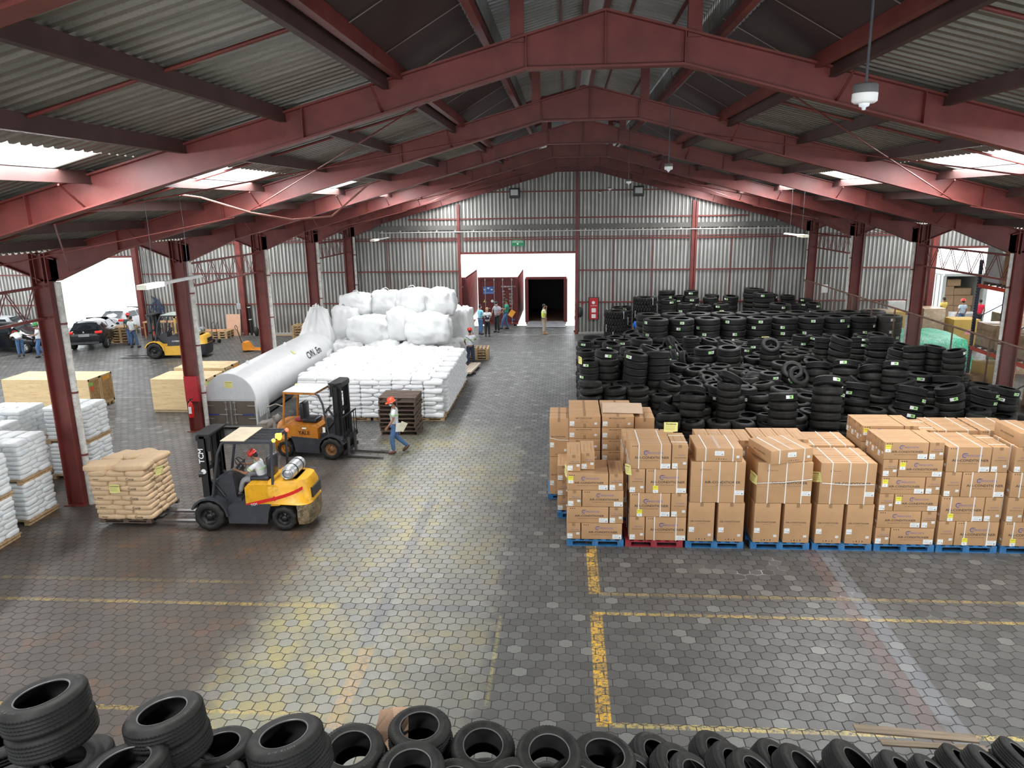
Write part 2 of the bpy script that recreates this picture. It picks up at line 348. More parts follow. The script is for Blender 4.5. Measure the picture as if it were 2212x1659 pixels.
# raised ridge ventilator
V = MB()
zr = lambda x: 10.62 - SLOPE * abs(x - XC)
for sg in (-1, 1): slope_sheet(V, XC + sg * .16, XC + sg * 1.75, YB, YW, .0, zr)
for sg in (-1, 1):
    x = XC + sg * 1.72; pr = profile(YB, YW, .19, .04); vs = []
    for y, q in pr: vs += [(x + q, y, zroof(x) + .25), (x + q, y, zr(x) + .02)]
    V.add(vs, [(2 * i, 2 * i + 2, 2 * i + 3, 2 * i + 1) for i in range(len(pr) - 1)])
V.add([(XC - .3, YB, zr(XC) + .06), (XC, YB, zr(XC) + .14), (XC + .3, YB, zr(XC) + .06), (XC - .3, YW, zr(XC) + .06), (XC, YW, zr(XC) + .14), (XC + .3, YW, zr(XC) + .06)], [(0, 1, 4, 3), (1, 2, 5, 4)])
struct(V.obj('ridge_vent_roof', SH_L), 'light corrugated raised ridge roof over the vent gap', 'roof')
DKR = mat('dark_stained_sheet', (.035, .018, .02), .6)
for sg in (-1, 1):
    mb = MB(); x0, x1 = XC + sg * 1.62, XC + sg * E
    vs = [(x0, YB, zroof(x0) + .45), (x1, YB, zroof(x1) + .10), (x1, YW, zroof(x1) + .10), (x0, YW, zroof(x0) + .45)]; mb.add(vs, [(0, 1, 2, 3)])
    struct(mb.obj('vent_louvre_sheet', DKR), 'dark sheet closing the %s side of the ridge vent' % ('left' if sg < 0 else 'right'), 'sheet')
    y = YB + .6; mb = MB()
    while y < YW:
        mb.add([(x0, y, zroof(x0) + .42), (x1, y, zroof(x1) + .08), (x1, y + .03, zroof(x1) + .08), (x0, y + .03, zroof(x0) + .42)], [(0, 1, 2, 3)])
        y += 1.57
    struct(mb.obj('vent_rail', GALV), 'thin rails across the %s vent slot' % ('left' if sg < 0 else 'right'), 'rail')
# portal frames: one tapered rafter per frame, plus the rafters of the side naves
def rafter(i, c, half, kink, dep_mid, name, label, y=None):
    """I-section rafter, gable over centre c, haunched to the column line at +-half"""
    Y0 = F(i) if y is None else y; mb = MB(); ztop = lambda x: 9.65 - .264 * abs(x - c)
    pts = [(-half - .2, 5.66), (-half + .2, 5.66), (-half + 1.8, 6.33), (-kink, 8.97), (kink, 8.97), (half - 1.8, 6.33), (half - .2, 5.66), (half + .2, 5.66)]
    pts = [(c + a, z) for a, z in pts]
    top = [(c + half + .2, ztop(c + half + .2)), (c, ztop(c)), (c - half - .2, ztop(c - half - .2))]
    bot = pts; n = len(bot)
    # web
    xs = sorted(set([p[0] for p in bot] + [c]))
    def zb(x):
        for (a, z0), (b_, z1) in zip(bot, bot[1:]):
            if a <= x <= b_: return z0 + (z1 - z0) * (x - a) / max(1e-6, b_ - a)
        return bot[-1][1]
    for a, b_ in zip(xs, xs[1:]):
        mb.add([(a, Y0 - .006, zb(a)), (b_, Y0 - .006, zb(b_)), (b_, Y0 - .006, ztop(b_)), (a, Y0 - .006, ztop(a)), (a, Y0 + .006, zb(a)), (b_, Y0 + .006, zb(b_)), (b_, Y0 + .006, ztop(b_)), (a, Y0 + .006, ztop(a))], [(0, 1, 2, 3), (5, 4, 7, 6)])
        for z0, z1 in ((zb(a), zb(b_)), (ztop(a), ztop(b_))):
            t = .014; mb.add([(a, Y0 - .1, z0 - t), (b_, Y0 - .1, z1 - t), (b_, Y0 + .1, z1 - t), (a, Y0 + .1, z0 - t), (a, Y0 - .1, z0 + t), (b_, Y0 - .1, z1 + t), (b_, Y0 + .1, z1 + t), (a, Y0 + .1, z0 + t)], [(0, 3, 2, 1), (4, 5, 6, 7), (0, 1, 5, 4), (2, 3, 7, 6)])
    o = mb.obj(name, STEEL); struct(o, label, 'roof beam')
    st = MB()          # stiffener plates
    for x in (-kink, 0, kink, -4.1, 4.1, -half + 4.4, half - 4.4, -half + 1.8, half - 1.8):
        x += c; st.box(x - .006, x + .006, Y0 - .095, Y0 + .095, zb(x), ztop(x))
    st.obj('stiffener_plate', STEEL, o)
    return o
HM = (XR - XL) / 2
for i in range(-1, 7):
    nm = 'the gable wall' if i == 6 else ('%s frame from the camera' % nth(max(1, i + 0)) if i > 0 else 'behind the camera')
    y = F(i) if i < 6 else YW - .25
    rafter(i, XC, HM, 1.03, .5, 'roof_rafter', 'dark red haunched steel rafter of the main nave, %s' % (nm if i <= 0 else ('against the gable wall' if i == 6 else nm)), y)
    if i >= 1:
        rafter(i, -25.2, 13.04, 1.03, .5, 'roof_rafter', 'dark red steel rafter of the left side nave, %s' % nm, y)
        rafter(i, 26.2, 13.03, 1.03, .5, 'roof_rafter', 'dark red steel rafter of the right side nave, %s' % nm, y)
# columns: I-sections, web across
def column(x, y, label, inner, extra=False):
    t = thing('steel_column', label, 'column', (x, y, 0)); mb = MB()
    mb.box(-.2, .2, -.007, .007, 0, 6.3); s = .014
    for a in (-.2, .2): mb.box(a - s, a + s, -.13, .13, 0, 6.3)
    for a in (-.1, .1): mb.box(a - .008, a + .008, -.12, .12, 5.6, 6.3)
    mb.obj('shaft', STEEL, t); MB().box(-.28, .28, -.2, .2, 0, .025).obj('base_plate', STEEL, t)
    if extra: MB().box(-.222, .222, -.145, .145, 1.05, 1.9).obj('red_band', mat('bright_red_band', (.42, .02, .03), .4), t)
    MB().cyl((inner * (.34 if inner > 0 else .27), 0, .0), (inner * (.34 if inner > 0 else .27), 0, 5.62), .075 if inner > 0 else .05, n=14).obj('downpipe', WPIPE, t)
    st = MB()
    for z in (1.3, 2.9, 4.6): st.cyl((inner * (.34 if inner > 0 else .27), 0, z), (inner * (.34 if inner > 0 else .27), 0, z + .05), .082 if inner > 0 else .057, n=14)
    st.obj('pipe_clamp', STEEL, t); return t
words_l = {1: 'left', 2: 'left'}
for i in range(0, 6):
    if i >= 1: column(XL - .2, F(i), 'red steel column with white downpipe, %s in the left row' % ('outermost' if i == 1 else nth(i - 1) + ' visible'), 1, i == 3)
    if i >= 1: column(XR + .2, F(i), 'red steel column with white downpipe, %s from the gable wall in the right row' % nth(6 - i), -1)
for x, s in ((XL - .2, 'left'), (XR + .2, 'right')): column(x, YW - .25, 'red steel column against the gable wall with white downpipe, %s of the main nave' % s, 1 if s == 'left' else -1)
# lattice ties between columns
ROD = STEEL
def lattice(x, y0, y1, label):
    t = thing('lattice_tie', label, 'truss', (x, y0, 4.75)); L = y1 - y0
    MB().box(-.04, .04, -.03, L + .03, .74, .8).obj('top_chord', ROD, t); MB().box(-.04, .04, -.03, L + .03, 0, .06).obj('bottom_chord', ROD, t)
    n = 6
    for k in range(n):
        a = .2 + (L - .4) * k / n; b_ = .2 + (L - .4) * (k + .5) / n; c_ = .2 + (L - .4) * (k + 1) / n
        mb = MB()
        for xo in (-.035, .035): mb.tube([(xo, a, .76), (xo, b_, .05), (xo, c_, .76)], .011, 5)
        for f_ in (.35, .7): mb.cyl((-.035, a + (b_ - a) * f_, .76 - .71 * f_), (.035, a + (b_ - a) * f_, .76 - .71 * f_), .008, n=5)
        mb.obj('web_bar', ROD, t)
for x, sd in ((XL - .2, 'left'), (XR + .2, 'right')):
    for a, nm in ((1, 'nearest'), (3, 'middle'), (5, 'farthest')): lattice(x, F(a) + .15, F(a + 1) - .15 if a < 5 else YW - .4, 'red lattice tie truss between %s columns, %s one' % (sd, nm))
# purlins and sag bars
PZ = mat('purlin_steel', (.055, .024, .021), .6, var=.25, scale=2)
for sg in (-1, 1):
    for k in range(7):
        x = XC + sg * (2.93 + 1.46 * k); s = SLOPE * -sg
        if abs(x) > 12.9: continue
        mb = MB(); z = zroof(x); mb.box(x - .035, x + .035, YB, YW, z - .11, z + .06); mb.box(x - .045, x + .045, YB, YW, z - .122, z - .11)
        struct(mb.obj('purlin', PZ), 'dark purlin running along the %s roof slope, %s from the ridge' % ('left' if sg < 0 else 'right', nth(k + 1)), 'purlin')
    for k in range(-2, 6):
        y = F(k) + 3.14; mb = MB()
        for x0, x1 in zip([2.93 + 1.46 * q for q in range(6)], [2.93 + 1.46 * q for q in range(1, 7)]):
            a, b_ = XC + sg * x0, XC + sg * x1
            mb.cyl((a, y, zroof(a) + .02), (b_, y, zroof(b_) + .02), .022, n=6)
        mb.obj('sag_bar', STEEL); struct(bpy.context.scene.collection.objects[-1], 'thin red sag bar between purlins, %s slope' % ('left' if sg < 0 else 'right'), 'bar')
    for xo, zo in ((1.62, .33), (.18, 1.02)):       # ventilator rails and posts
        x = XC + sg * xo; mb = MB(); z = (zr(x) if xo < 1 else zroof(x) + .3); mb.box(x - .05, x + .05, YB, YW, z - .13, z - .01); struct(mb.obj('ridge_rail', STEEL), 'red ridge rail, %s of centre' % ('left' if sg < 0 else 'right'), 'rail')
    x = XC + sg * E; struct(MB().box(x - .05, x + .05, YB, YW, zroof(x) - .05, zroof(x) + .12).obj('vent_curb', STEEL), 'red curb beam of the vent slot, %s side' % ('left' if sg < 0 else 'right'), 'beam')
    for i in range(0, 6):
        x = XC + sg * 1.15; struct(MB().box(x - .09, x + .09, F(i) - .04, F(i) + .04, 9.3, zr(x)).obj('vent_post', STEEL), 'short red post carrying the raised ridge roof, frame %s, %s side' % (nth(max(i, 0)), 'left' if sg < 0 else 'right'), 'post')
        x0, x1 = XC, XC + sg * 1.7
        struct(MB().add([(x0, F(i) - .03, zr(x0) - .1), (x1, F(i) - .03, zr(x1) - .1), (x1, F(i) + .03, zr(x1) - .1), (x0, F(i) + .03, zr(x0) - .1), (x0, F(i) - .03, zr(x0) - .02), (x1, F(i) - .03, zr(x1) - .02), (x1, F(i) + .03, zr(x1) - .02), (x0, F(i) + .03, zr(x0) - .02)], [(0, 1, 5, 4), (2, 3, 7, 6), (0, 3, 2, 1), (4, 5, 6, 7)]).obj('vent_rafter', STEEL), 'small red rafter of the raised ridge roof', 'rafter')
    for k, (xo) in enumerate((.6, 1.35)):
        x = XC + sg * xo; struct(MB().box(x - .02, x + .02, YB, YW, zr(x) - .06, zr(x) - .01).obj('vent_purlin', STEEL), 'thin red purlin under the raised ridge roof', 'purlin')
# knee braces from purlin to rafter
for sg in (-1, 1):
    for i in range(1, 7):
        for xo in (3.0, 7.4, 10.3):
            x = XC + sg * xo; y = F(i) if i < 6 else YW - .25; zb = 8.97 - .2745 * (xo - 1.03)
            struct(MB().cyl((x, y - .55, zroof(x) - .12), (x, y - .02, zb + .05), .017, n=5).obj('knee_brace', STEEL), 'thin knee brace from purlin to rafter', 'brace')
# diagonal wind-bracing rods
def rod(a, b_, label, r=.013): struct(MB().cyl(a, b_, r, n=5).obj('bracing_rod', STEEL), label, 'rod')
for sg, sd in ((-1, 'left'), (1, 'right')):
    for i in (1, 4):
        X0, X1 = XC + sg * 2.4, XC + sg * 7.6; z0, z1 = 8.62, 7.2
        rod((X0, F(i) + .1, z0), (X1, F(i + 1) - .1, z1), 'diagonal rod under the %s slope, %s bay' % (sd, nth(i))); rod((X1, F(i) + .1, z1), (X0, F(i + 1) - .1, z0), 'crossing rod under the %s slope, %s bay' % (sd, nth(i)))
        X2, X3 = XC + sg * 8.0, XC + sg * 12.1
        rod((X2, F(i) + .1, 7.05), (X3, F(i + 1) - .1, 5.9), 'lower diagonal rod under the %s slope, %s bay' % (sd, nth(i))); rod((X3, F(i) + .1, 5.9), (X2, F(i + 1) - .1, 7.05), 'lower crossing rod under the %s slope, %s bay' % (sd, nth(i)))
# gable wall framing
def girt(x0, x1, z, d=.06, hgt=.07, yy=.0):
    struct(MB().box(x0, x1, YW - d, YW + .0, z - hgt / 2, z + hgt / 2).obj('wall_girt', STEEL), 'red horizontal wall girt', 'girt')
for z in (1.82, 3.62):
    for a, b_ in ((-37.6, -30.9), (-25.2, -5.98), (.6, 19.9), (24, 39)): girt(a, b_, z)
for a, b_ in ((-25.2, -6.0), (-5.8, .5), (.7, 6.8), (7.1, 19.9)): girt(a, b_, 5.36); girt(a, b_, 5.48, .06, .04)
girt(-37, -26, 5.2); girt(24, 39, 5.2)
girt(-8.9, 9.9, 6.52); girt(-4.6, 5.8, 7.95)
struct(MB().box(XL, XR, YW - .1, YW, 5.92, 6.17).obj('trim_1', mat('grey_beam', (.12, .115, .105), .6)))
struct(MB().cyl((-10.5, YW - .22, 5.82), (12.2, YW - .22, 5.82), .03, n=8).obj('conduit_pipe', WPIPE), 'pale conduit pipe running across the gable wall', 'pipe')
mb = MB(); x = -10.4
while x < 12: mb.box(x, x + .06, YW - .24, YW - .1, 5.84, 5.93); x += 1.04
struct(mb.obj('conduit_bracket', WPIPE), 'small brackets carrying the conduit', 'bracket')
k = 1
for x, w_, zt in ((-6.04, .16, None), (.58, .16, None), (6.95, .16, None), (7.12, .1, None)):
    k += 1; struct(MB().box(x - w_ / 2, x + w_ / 2, YW - .17, YW, 0, zroof(x) - .6).obj('trim_%d' % k, STEEL))
for x in (-10.2, -8.13, 2.63, 4.76, 9.07, 11.3): struct(MB().box(x - .02, x + .02, YW - .04, YW, 0, 5.4).obj('sag_strap', STEEL), 'thin red vertical strap on the gable cladding', 'strap')
for x, h_ in ((-18.85, 5.9), (-25.1, 5.9), (-31.1, 5.9), (19.8, 5.9), (24.05, 5.9)): struct(MB().box(x - .14, x + .14, YW - .3, YW, 0, h_).obj('wall_post', STEEL), 'red steel wall post on the gable wall', 'post')
struct(MB().box(-6.0, .6, YW - .05, YW + .05, 4.56, 4.68).obj('door_1', STEEL)); struct(MB().box(-31, -25.2, YW - .05, YW + .05, 4.58, 4.7).obj('door_2', STEEL)); struct(MB().box(19.9, 24, YW - .05, YW + .05, 4.6, 4.72).obj('door_3', STEEL))
# small dado of mortar along the gable wall foot
struct(MB().box(-25, -6, YW - .12, YW + .1, 0, .1).obj('baseboard_back_left', mat('curb_concrete', (.4, .39, .36), .8)))
struct(MB().box(.7, 19.8, YW - .12, YW + .1, 0, .1).obj('baseboard_back_right', MATS['curb_concrete']))
# ------------------------------------------------------------------ tyres
def rubber(name, col, rough=.62, tread=True):
    m = bpy.data.materials.new(name); m.use_nodes = True; b = NB(m); p = b.n['Principled BSDF']; o = b.obj()
    sp = b.node('ShaderNodeSeparateXYZ'); b.put(sp.inputs[0], o)
    n = b.noise(o, 4, 5, .6); c = b.mix(b.ss(n, .35, .7), tuple(x * .8 for x in col), tuple(x * 1.35 for x in col))
    dust = b.m('MULTIPLY', b.ss(sp.outputs[2], .04, .12), b.ss(b.noise(o, 7, 4), .35, .7)); c = b.mix(b.m('MULTIPLY', dust, .3), c, (.05, .046, .038))
    b.put(p.inputs['Base Color'], c); p.inputs['Roughness'].default_value = rough; p.inputs['Specular IOR Level'].default_value = .25
    if tread:     # sipes across the tread
        a = b.m('ARCTAN2', sp.outputs[1], sp.outputs[0]); sn = b.m('SINE', b.m('ADD', b.m('MULTIPLY', a, 62), b.m('MULTIPLY', sp.outputs[2], 60)))
        r2 = b.m('SQRT', b.m('ADD', b.m('MULTIPLY', sp.outputs[0], sp.outputs[0]), b.m('MULTIPLY', sp.outputs[1], sp.outputs[1])))
        b.put(p.inputs['Normal'], b.bump(b.m('MULTIPLY', sn, b.ss(r2, .335, .345)), .5, .004))
    return m
RUB = rubber('tyre_rubber', (.012, .012, .0115)); RUBT = rubber('truck_tyre_rubber', (.016, .016, .0155), .6, False)
RIM = mat('bead_sheen', (.09, .09, .085), .3)
def tyre_mesh(name, R, hw, ri, grooves, n=44, blocks=0, bd=.012, mt=RUB):
    T = [(ri + .012, -hw * .82), (ri - .002, -hw * .95), (ri + .012, -hw * 1.0)]
    T += [(ri + .03, -hw * .97), (ri + (R - ri) * .4, -hw * 1.07), (ri + (R - ri) * .72, -hw * 1.03), (R - .022, -hw * .9), (R - .004, -hw * .74)]
    lo = len(T); zz = -hw * .68
    for g in grooves: T += [(R, g - .012), (R - .011, g - .008), (R - .011, g + .008), (R, g + .012)]
    T += [(R - .004, hw * .74), (R - .022, hw * .9), (ri + (R - ri) * .72, hw * 1.03), (ri + (R - ri) * .4, hw * 1.07), (ri + .03, hw * .97), (ri + .012, hw * 1.0), (ri - .002, hw * .95), (ri + .012, hw * .82)]
    T += [(R - .035, hw * .72), (R - .02, 0), (R - .035, -hw * .72)]
    m = len(T)
    def rm(k, j, r):
        if blocks and r > R - .03 and j < m - 3 and (k // blocks) % 2: return -bd
        return 0
    mb = MB(); mb.lathe(T, n, 0, None, True, rm); return mb.mesh(name, [mt])
HW = .1025
CAR = tyre_mesh('car_tyre', .345, HW, .205, (-.045, -.015, .015, .045), 44)
CARF = tyre_mesh('near_car_tyre', .345, .115, .205, (-.05, -.017, .017, .05), 120, 1, .009)
TRK = tyre_mesh('truck_tyre', .525, .125, .29, (-.075, -.025, .025, .075), 48, 0, 0, RUBT)
# deep lugged industrial tyre
def lug_mesh():
    mb = MB(); R, hw = .62, .17
    mb.lathe([(.30, -.15), (.33, -.17), (.50, -.175), (.58, -.15), (.585, 0), (.58, .15), (.50, .175), (.33, .17), (.30, .15), (.40, .1), (.52, .08), (.52, -.08), (.40, -.1)], 40, 0, None, True)
    for k in range(26):
        a = 2 * PI * k / 26
        for s in (-1, 1):
            M = Matrix.Rotation(a + (s > 0) * PI / 26, 4, 'Z') @ Matrix.Translation((.59, 0, s * .085)) @ Matrix.Rotation(s * .35, 4, 'X')
            mb.bbox((0, 0, 0), (.075, .085, .17), .012, 0, M)
    return mb.mesh('lugged_tyre', [RUBT])
LUG = lug_mesh()
GRN = mat('label_green', (.42, .74, .30), .5, var=.05); LWH = mat('label_white', (.80, .82, .80), .5, var=.04); INK = mat('black_ink', (.012, .012, .014), .6); YEL = mat('label_yellow', (.80, .72, .06), .5, var=.05)
BLUI = mat('blue_ink', (.05, .09, .32), .6)
def sticker_mesh(R, h, ang, flip):
    mb = MB(); n = 8; segs = [(-ang, -ang * .1, 1), (-ang * .1, ang, 0)]
    if flip: segs = [(-ang, ang * .1, 0), (ang * .1, ang, 1)]
    for a0, a1, mi in segs:
        vs = []
        for k in range(n + 1):
            a = a0 + (a1 - a0) * k / n
            for z in (-h, h): vs.append((R * math.cos(a), R * math.sin(a), z))
        mb.add(vs, [(2 * k, 2 * k + 2, 2 * k + 3, 2 * k + 1) for k in range(n)], mi)
    for a0 in (-ang * .02, ang * .3):
        a1 = a0 + ang * .2; q = R + .0015
        mb.add([(q * math.cos(a), q * math.sin(a), z) for a, z in ((a0, -h * .4), (a1, -h * .4), (a1, h * .5), (a0, h * .5))], [(0, 1, 2, 3)], 2)
    return mb.mesh('tyre_sticker', [GRN, LWH, INK])
STK = [sticker_mesh(.350, .042, .27, 0), sticker_mesh(.350, .042, .27, 1)]; STKT = [sticker_mesh(.531, .055, .16, 0), sticker_mesh(.531, .055, .16, 1)]
def quat(tilt, dr):
    n = Vector((math.sin(math.radians(tilt)) * math.cos(math.radians(dr)), math.sin(math.radians(tilt)) * math.sin(math.radians(dr)), math.cos(math.radians(tilt))))
    return n, Vector((0, 0, 1)).rotation_difference(n)
def tyre(kind, mesh, c, tilt, dr, sc, spin, label, group, cat='tyre', stick=None):
    n, q = quat(tilt, dr); o = link(kind, mesh); o.rotation_mode = 'QUATERNION'
    o.rotation_quaternion = q @ Euler((0, 0, spin)).to_quaternion(); o.location = c; o.scale = (sc, sc, sc); tag(o, label, cat, group)
    if stick is not None:
        s = link('sticker', stick[0], o, None, (0, 0, stick[1] - spin)); tag(s, 'green and white label on the tread')
    return o
FIELD = [(0.72, 22.85, 2.46, 0, 0, 5, 0.64), (1.45, 23.51, 2.33, 2, 0, 5, 0.64), (2.18, 22.68, 2.74, 8, 0, 4, 0.76), (2.84, 22.82, 2.75, 10, 90, 4, 0.73), (0.71, 25.39, 2.28, 3, 180, 2, 0.6), (1.28, 23.03, 2.75, 5, 0, 1, 0.74), (1.55, 24.95, 2.62, 10, -60, 1, 0.64), (2.1, 23.61, 2.7, 6, 0, 1, 0.74), (0.78, 28.81, 2, 2, 0, 1, 0.66), (1.41, 29.15, 2, 0, 0, 1, 0.76), (1.99, 29.86, 2, 0, 0, 1, 0.72), (2.6, 28.2, 2.31, 8, -60, 1, 0.66), (2.61, 25.51, 2.68, 3, 0, 1, 0.76), (2.13, 27.28, 2.32, 0, 0, 1, 0.64), (1.07, 30.13, 2, 10, 90, 1, 0.76), (2.59, 30.04, 2.15, 18, 200, 1, 0.66), (2.83, 24.62, 2.54, 20, 0, 1, 0.7), (3.68, 25.86, 1.85, 82, 8, 0, 0.7), (3.9, 25.89, 1.89, 80, -8, 0, 0.7), (4.25, 25.9, 1.84, 78, -20, 0, 0.7), (4.27, 29.07, 1.86, 45, -30, 1, 0.7), (3.95, 29.1, 1.86, 65, 200, 0, 0.66), (4.26, 27.36, 1.9, 50, -20, 1, 0.66), (4.77, 28.34, 2.23, 0, 0, 2, 0.64), (5.49, 28.37, 2.13, 12, -20, 1, 0.64), (5.98, 27.53, 2.18, 14, -10, 1, 0.64), (4.95, 26.36, 2.2, 3, 180, 1, 0.82), (5.66, 25.83, 2.3, 5, -120, 1, 0.82), (6.66, 27.54, 2, 3, 0, 1, 0.64), (7.04, 27.63, 2.24, 14, 90, 2, 0.64), (6.95, 25.33, 2.51, 40, -90, 1, 0.64), (4.94, 27.58, 1.74, 14, 60, 3, 0.64), (5.64, 27.62, 1.71, 14, 90, 3, 0.64), (6.34, 27.67, 1.67, 14, 60, 3, 0.64), (7.04, 27.73, 1.71, 14, 90, 3, 0.64), (7.73, 27.77, 1.68, 14, 60, 3, 0.64), (8.43, 27.82, 1.64, 14, 90, 3, 0.64), (9.13, 27.88, 1.68, 14, 60, 3, 0.64), (9.83, 27.92, 1.64, 14, 90, 3, 0.64), (10.53, 27.96, 1.61, 14, 60, 3, 0.64), (11.23, 28.03, 1.65, 14, 90, 3, 0.64), (11.93, 28.07, 1.61, 14, 60, 3, 0.64), (7.86, 29.31, 1.6, 11, 90, 2, 0.62), (8.5, 29.36, 1.61, 11, 90, 2, 0.62), (9.13, 29.41, 1.62, 11, 90, 2, 0.62), (9.77, 29.46, 1.63, 11, 90, 2, 0.62), (10.41, 29.49, 1.56, 11, 90, 2, 0.62), (11.04, 29.54, 1.57, 11, 90, 2, 0.62), (11.68, 29.59, 1.58, 11, 90, 2, 0.62), (12.32, 29.64, 1.59, 11, 90, 2, 0.62), (8.96, 28.65, 2.23, 3, 0, 2, 0.64), (9.56, 28.69, 2.2, 8, 0, 1, 0.64), (8.96, 26.08, 2.58, 12, 60, 2, 0.64), (9.24, 25.2, 2.75, 16, -20, 2, 0.71), (10.52, 26.99, 2.43, 12, 80, 2, 0.64), (10.54, 25.29, 2.75, 12, 80, 2, 0.76), (10.6, 27.03, 2.54, 4, 0, 1, 0.64), (10.69, 25.95, 2.75, 6, -40, 1, 0.65), (10.11, 28.74, 2.25, 4, 30, 1, 0.64), (11.99, 27.05, 2.19, 8, -20, 1, 0.64), (10.89, 23.67, 2.75, 12, 100, 1, 0.66), (11.51, 23.66, 2.75, 8, 0, 1, 0.65), (10.59, 23.99, 2.57, 10, -20, 3, 0.64), (11.46, 24.01, 2.38, 14, -20, 3, 0.64), (12.15, 24.06, 2.37, 8, 80, 3, 0.64), (11.75, 22.98, 2.75, 12, 160, 1, 0.64), (12.15, 26.95, 1.74, 10, 80, 2, 0.64), (7.88, 23.34, 2.27, 22, 80, 1, 0.7), (8.35, 24.49, 1.69, 42, -60, 1, 0.7), (8.33, 22.3, 2.54, 24, 75, 1, 0.7), (9.52, 25.92, 1.5, 35, -30, 1, 0.7), (7.67, 24.42, 1.62, 48, -70, 1, 0.7), (7.85, 25.65, 1.5, 50, -80, 1, 0.66), (8.62, 22.05, 2.1, 34, -20, 1, 0.73), (9.1, 22.31, 2.38, 28, 85, 1, 0.7), (9.64, 23.37, 1.87, 22, -50, 1, 0.7), (9.6, 21.87, 2.59, 24, 70, 1, 0.7), (10.79, 24.67, 1.7, 16, -20, 1, 0.7), (10.68, 22.69, 2.1, 2, 0, 1, 0.76), (9.72, 21.7, 2.1, 16, 160, 1, 0.76), (6.99, 19.82, 2.6, 28, 80, 1, 0.76), (7.62, 23.14, 1.54, 16, 0, 3, 0.7), (7.61, 21.11, 2.15, 17, 60, 5, 0.7), (8.37, 21.34, 2.1, 17, 60, 5, 0.71), (9.68, 23.01, 1.7, 17, 60, 5, 0.69), (9.71, 20.88, 2.1, 18, 45, 4, 0.76), (11.11, 22.99, 1.7, 5, 0, 3, 0.56), (10.75, 21.09, 2.1, 16, 150, 4, 0.75), (11.26, 22.28, 2.1, 16, 75, 1, 0.76), (12.45, 23.4, 1.7, 10, 0, 1, 0.66), (12.43, 22.81, 1.7, 12, 0, 1, 0.68), (11.95, 21.38, 1.92, 10, 0, 3, 0.7), (12.53, 21.43, 1.96, 9, 0, 4, 0.7), (11.63, 21.71, 1.7, 8, 80, 3, 0.56), (6.72, 21.29, 1.56, 0, 0, 1, 0.68), (5.83, 19.81, 2.2, 14, 100, 1, 0.75), (6.87, 20.58, 1.5, 6, -20, 2, 0.63), (6.05, 20.24, 1.59, 5, 0, 2, 0.68), (0.73, 22.3, 1.65, 0, 0, 1, 0.64), (0.81, 22.2, 1.5, 0, 0, 1, 0.68), (1.42, 21.79, 1.74, 2, 0, 1, 0.7), (2.03, 22.43, 1.82, 0, 0, 1, 0.64), (2.12, 22.42, 1.64, 0, 0, 1, 0.66), (2.21, 22.09, 1.56, 2, 0, 3, 0.68), (2.92, 22.14, 1.5, 5, 0, 3, 0.63), (3.11, 21.3, 1.5, 14, -10, 4, 0.68), (3.46, 21.34, 1.75, 14, 95, 1, 0.7), (3.69, 21.41, 1.5, 13, 90, 5, 0.61), (3.24, 22.94, 1.5, 70, -160, 1, 0.57), (3.27, 24.82, 1.54, 48, -80, 1, 0.64), (3.37, 23.25, 1.75, 55, 60, 1, 0.66), (3.03, 24.05, 1.5, 60, -150, 1, 0.56), (3.96, 25.18, 1.5, 42, -60, 1, 0.63), (4.02, 24.33, 1.5, 30, 60, 1, 0.61), (3.64, 20.92, 2.08, 26, 75, 1, 0.72), (4.6, 24.07, 1.58, 32, -40, 1, 0.66), (4.54, 21.52, 1.97, 2, 0, 5, 0.7), (5.34, 21.91, 1.85, 2, 0, 5, 0.7), (6.31, 23.11, 1.5, 8, 140, 1, 0.62), (5.8, 21.88, 1.6, 12, 90, 5, 0.7), (5.93, 23.26, 1.72, 58, -75, 1, 0.66), (6.13, 24.96, 1.63, 55, -90, 1, 0.62), (6.33, 22.95, 2.04, 0, 0, 1, 0.66), (6.4, 22.9, 1.81, 20, 70, 2, 0.66), (7.21, 22.9, 1.98, 52, -75, 1, 0.68), (7.03, 23.02, 2.13, 50, -95, 1, 0.66), (4.69, 20.71, 2.47, 35, 30, 1, 0.66), (4.49, 22.77, 1.86, 28, -40, 1, 0.66), (5.23, 23.99, 1.5, 30, 60, 1, 0.58)]
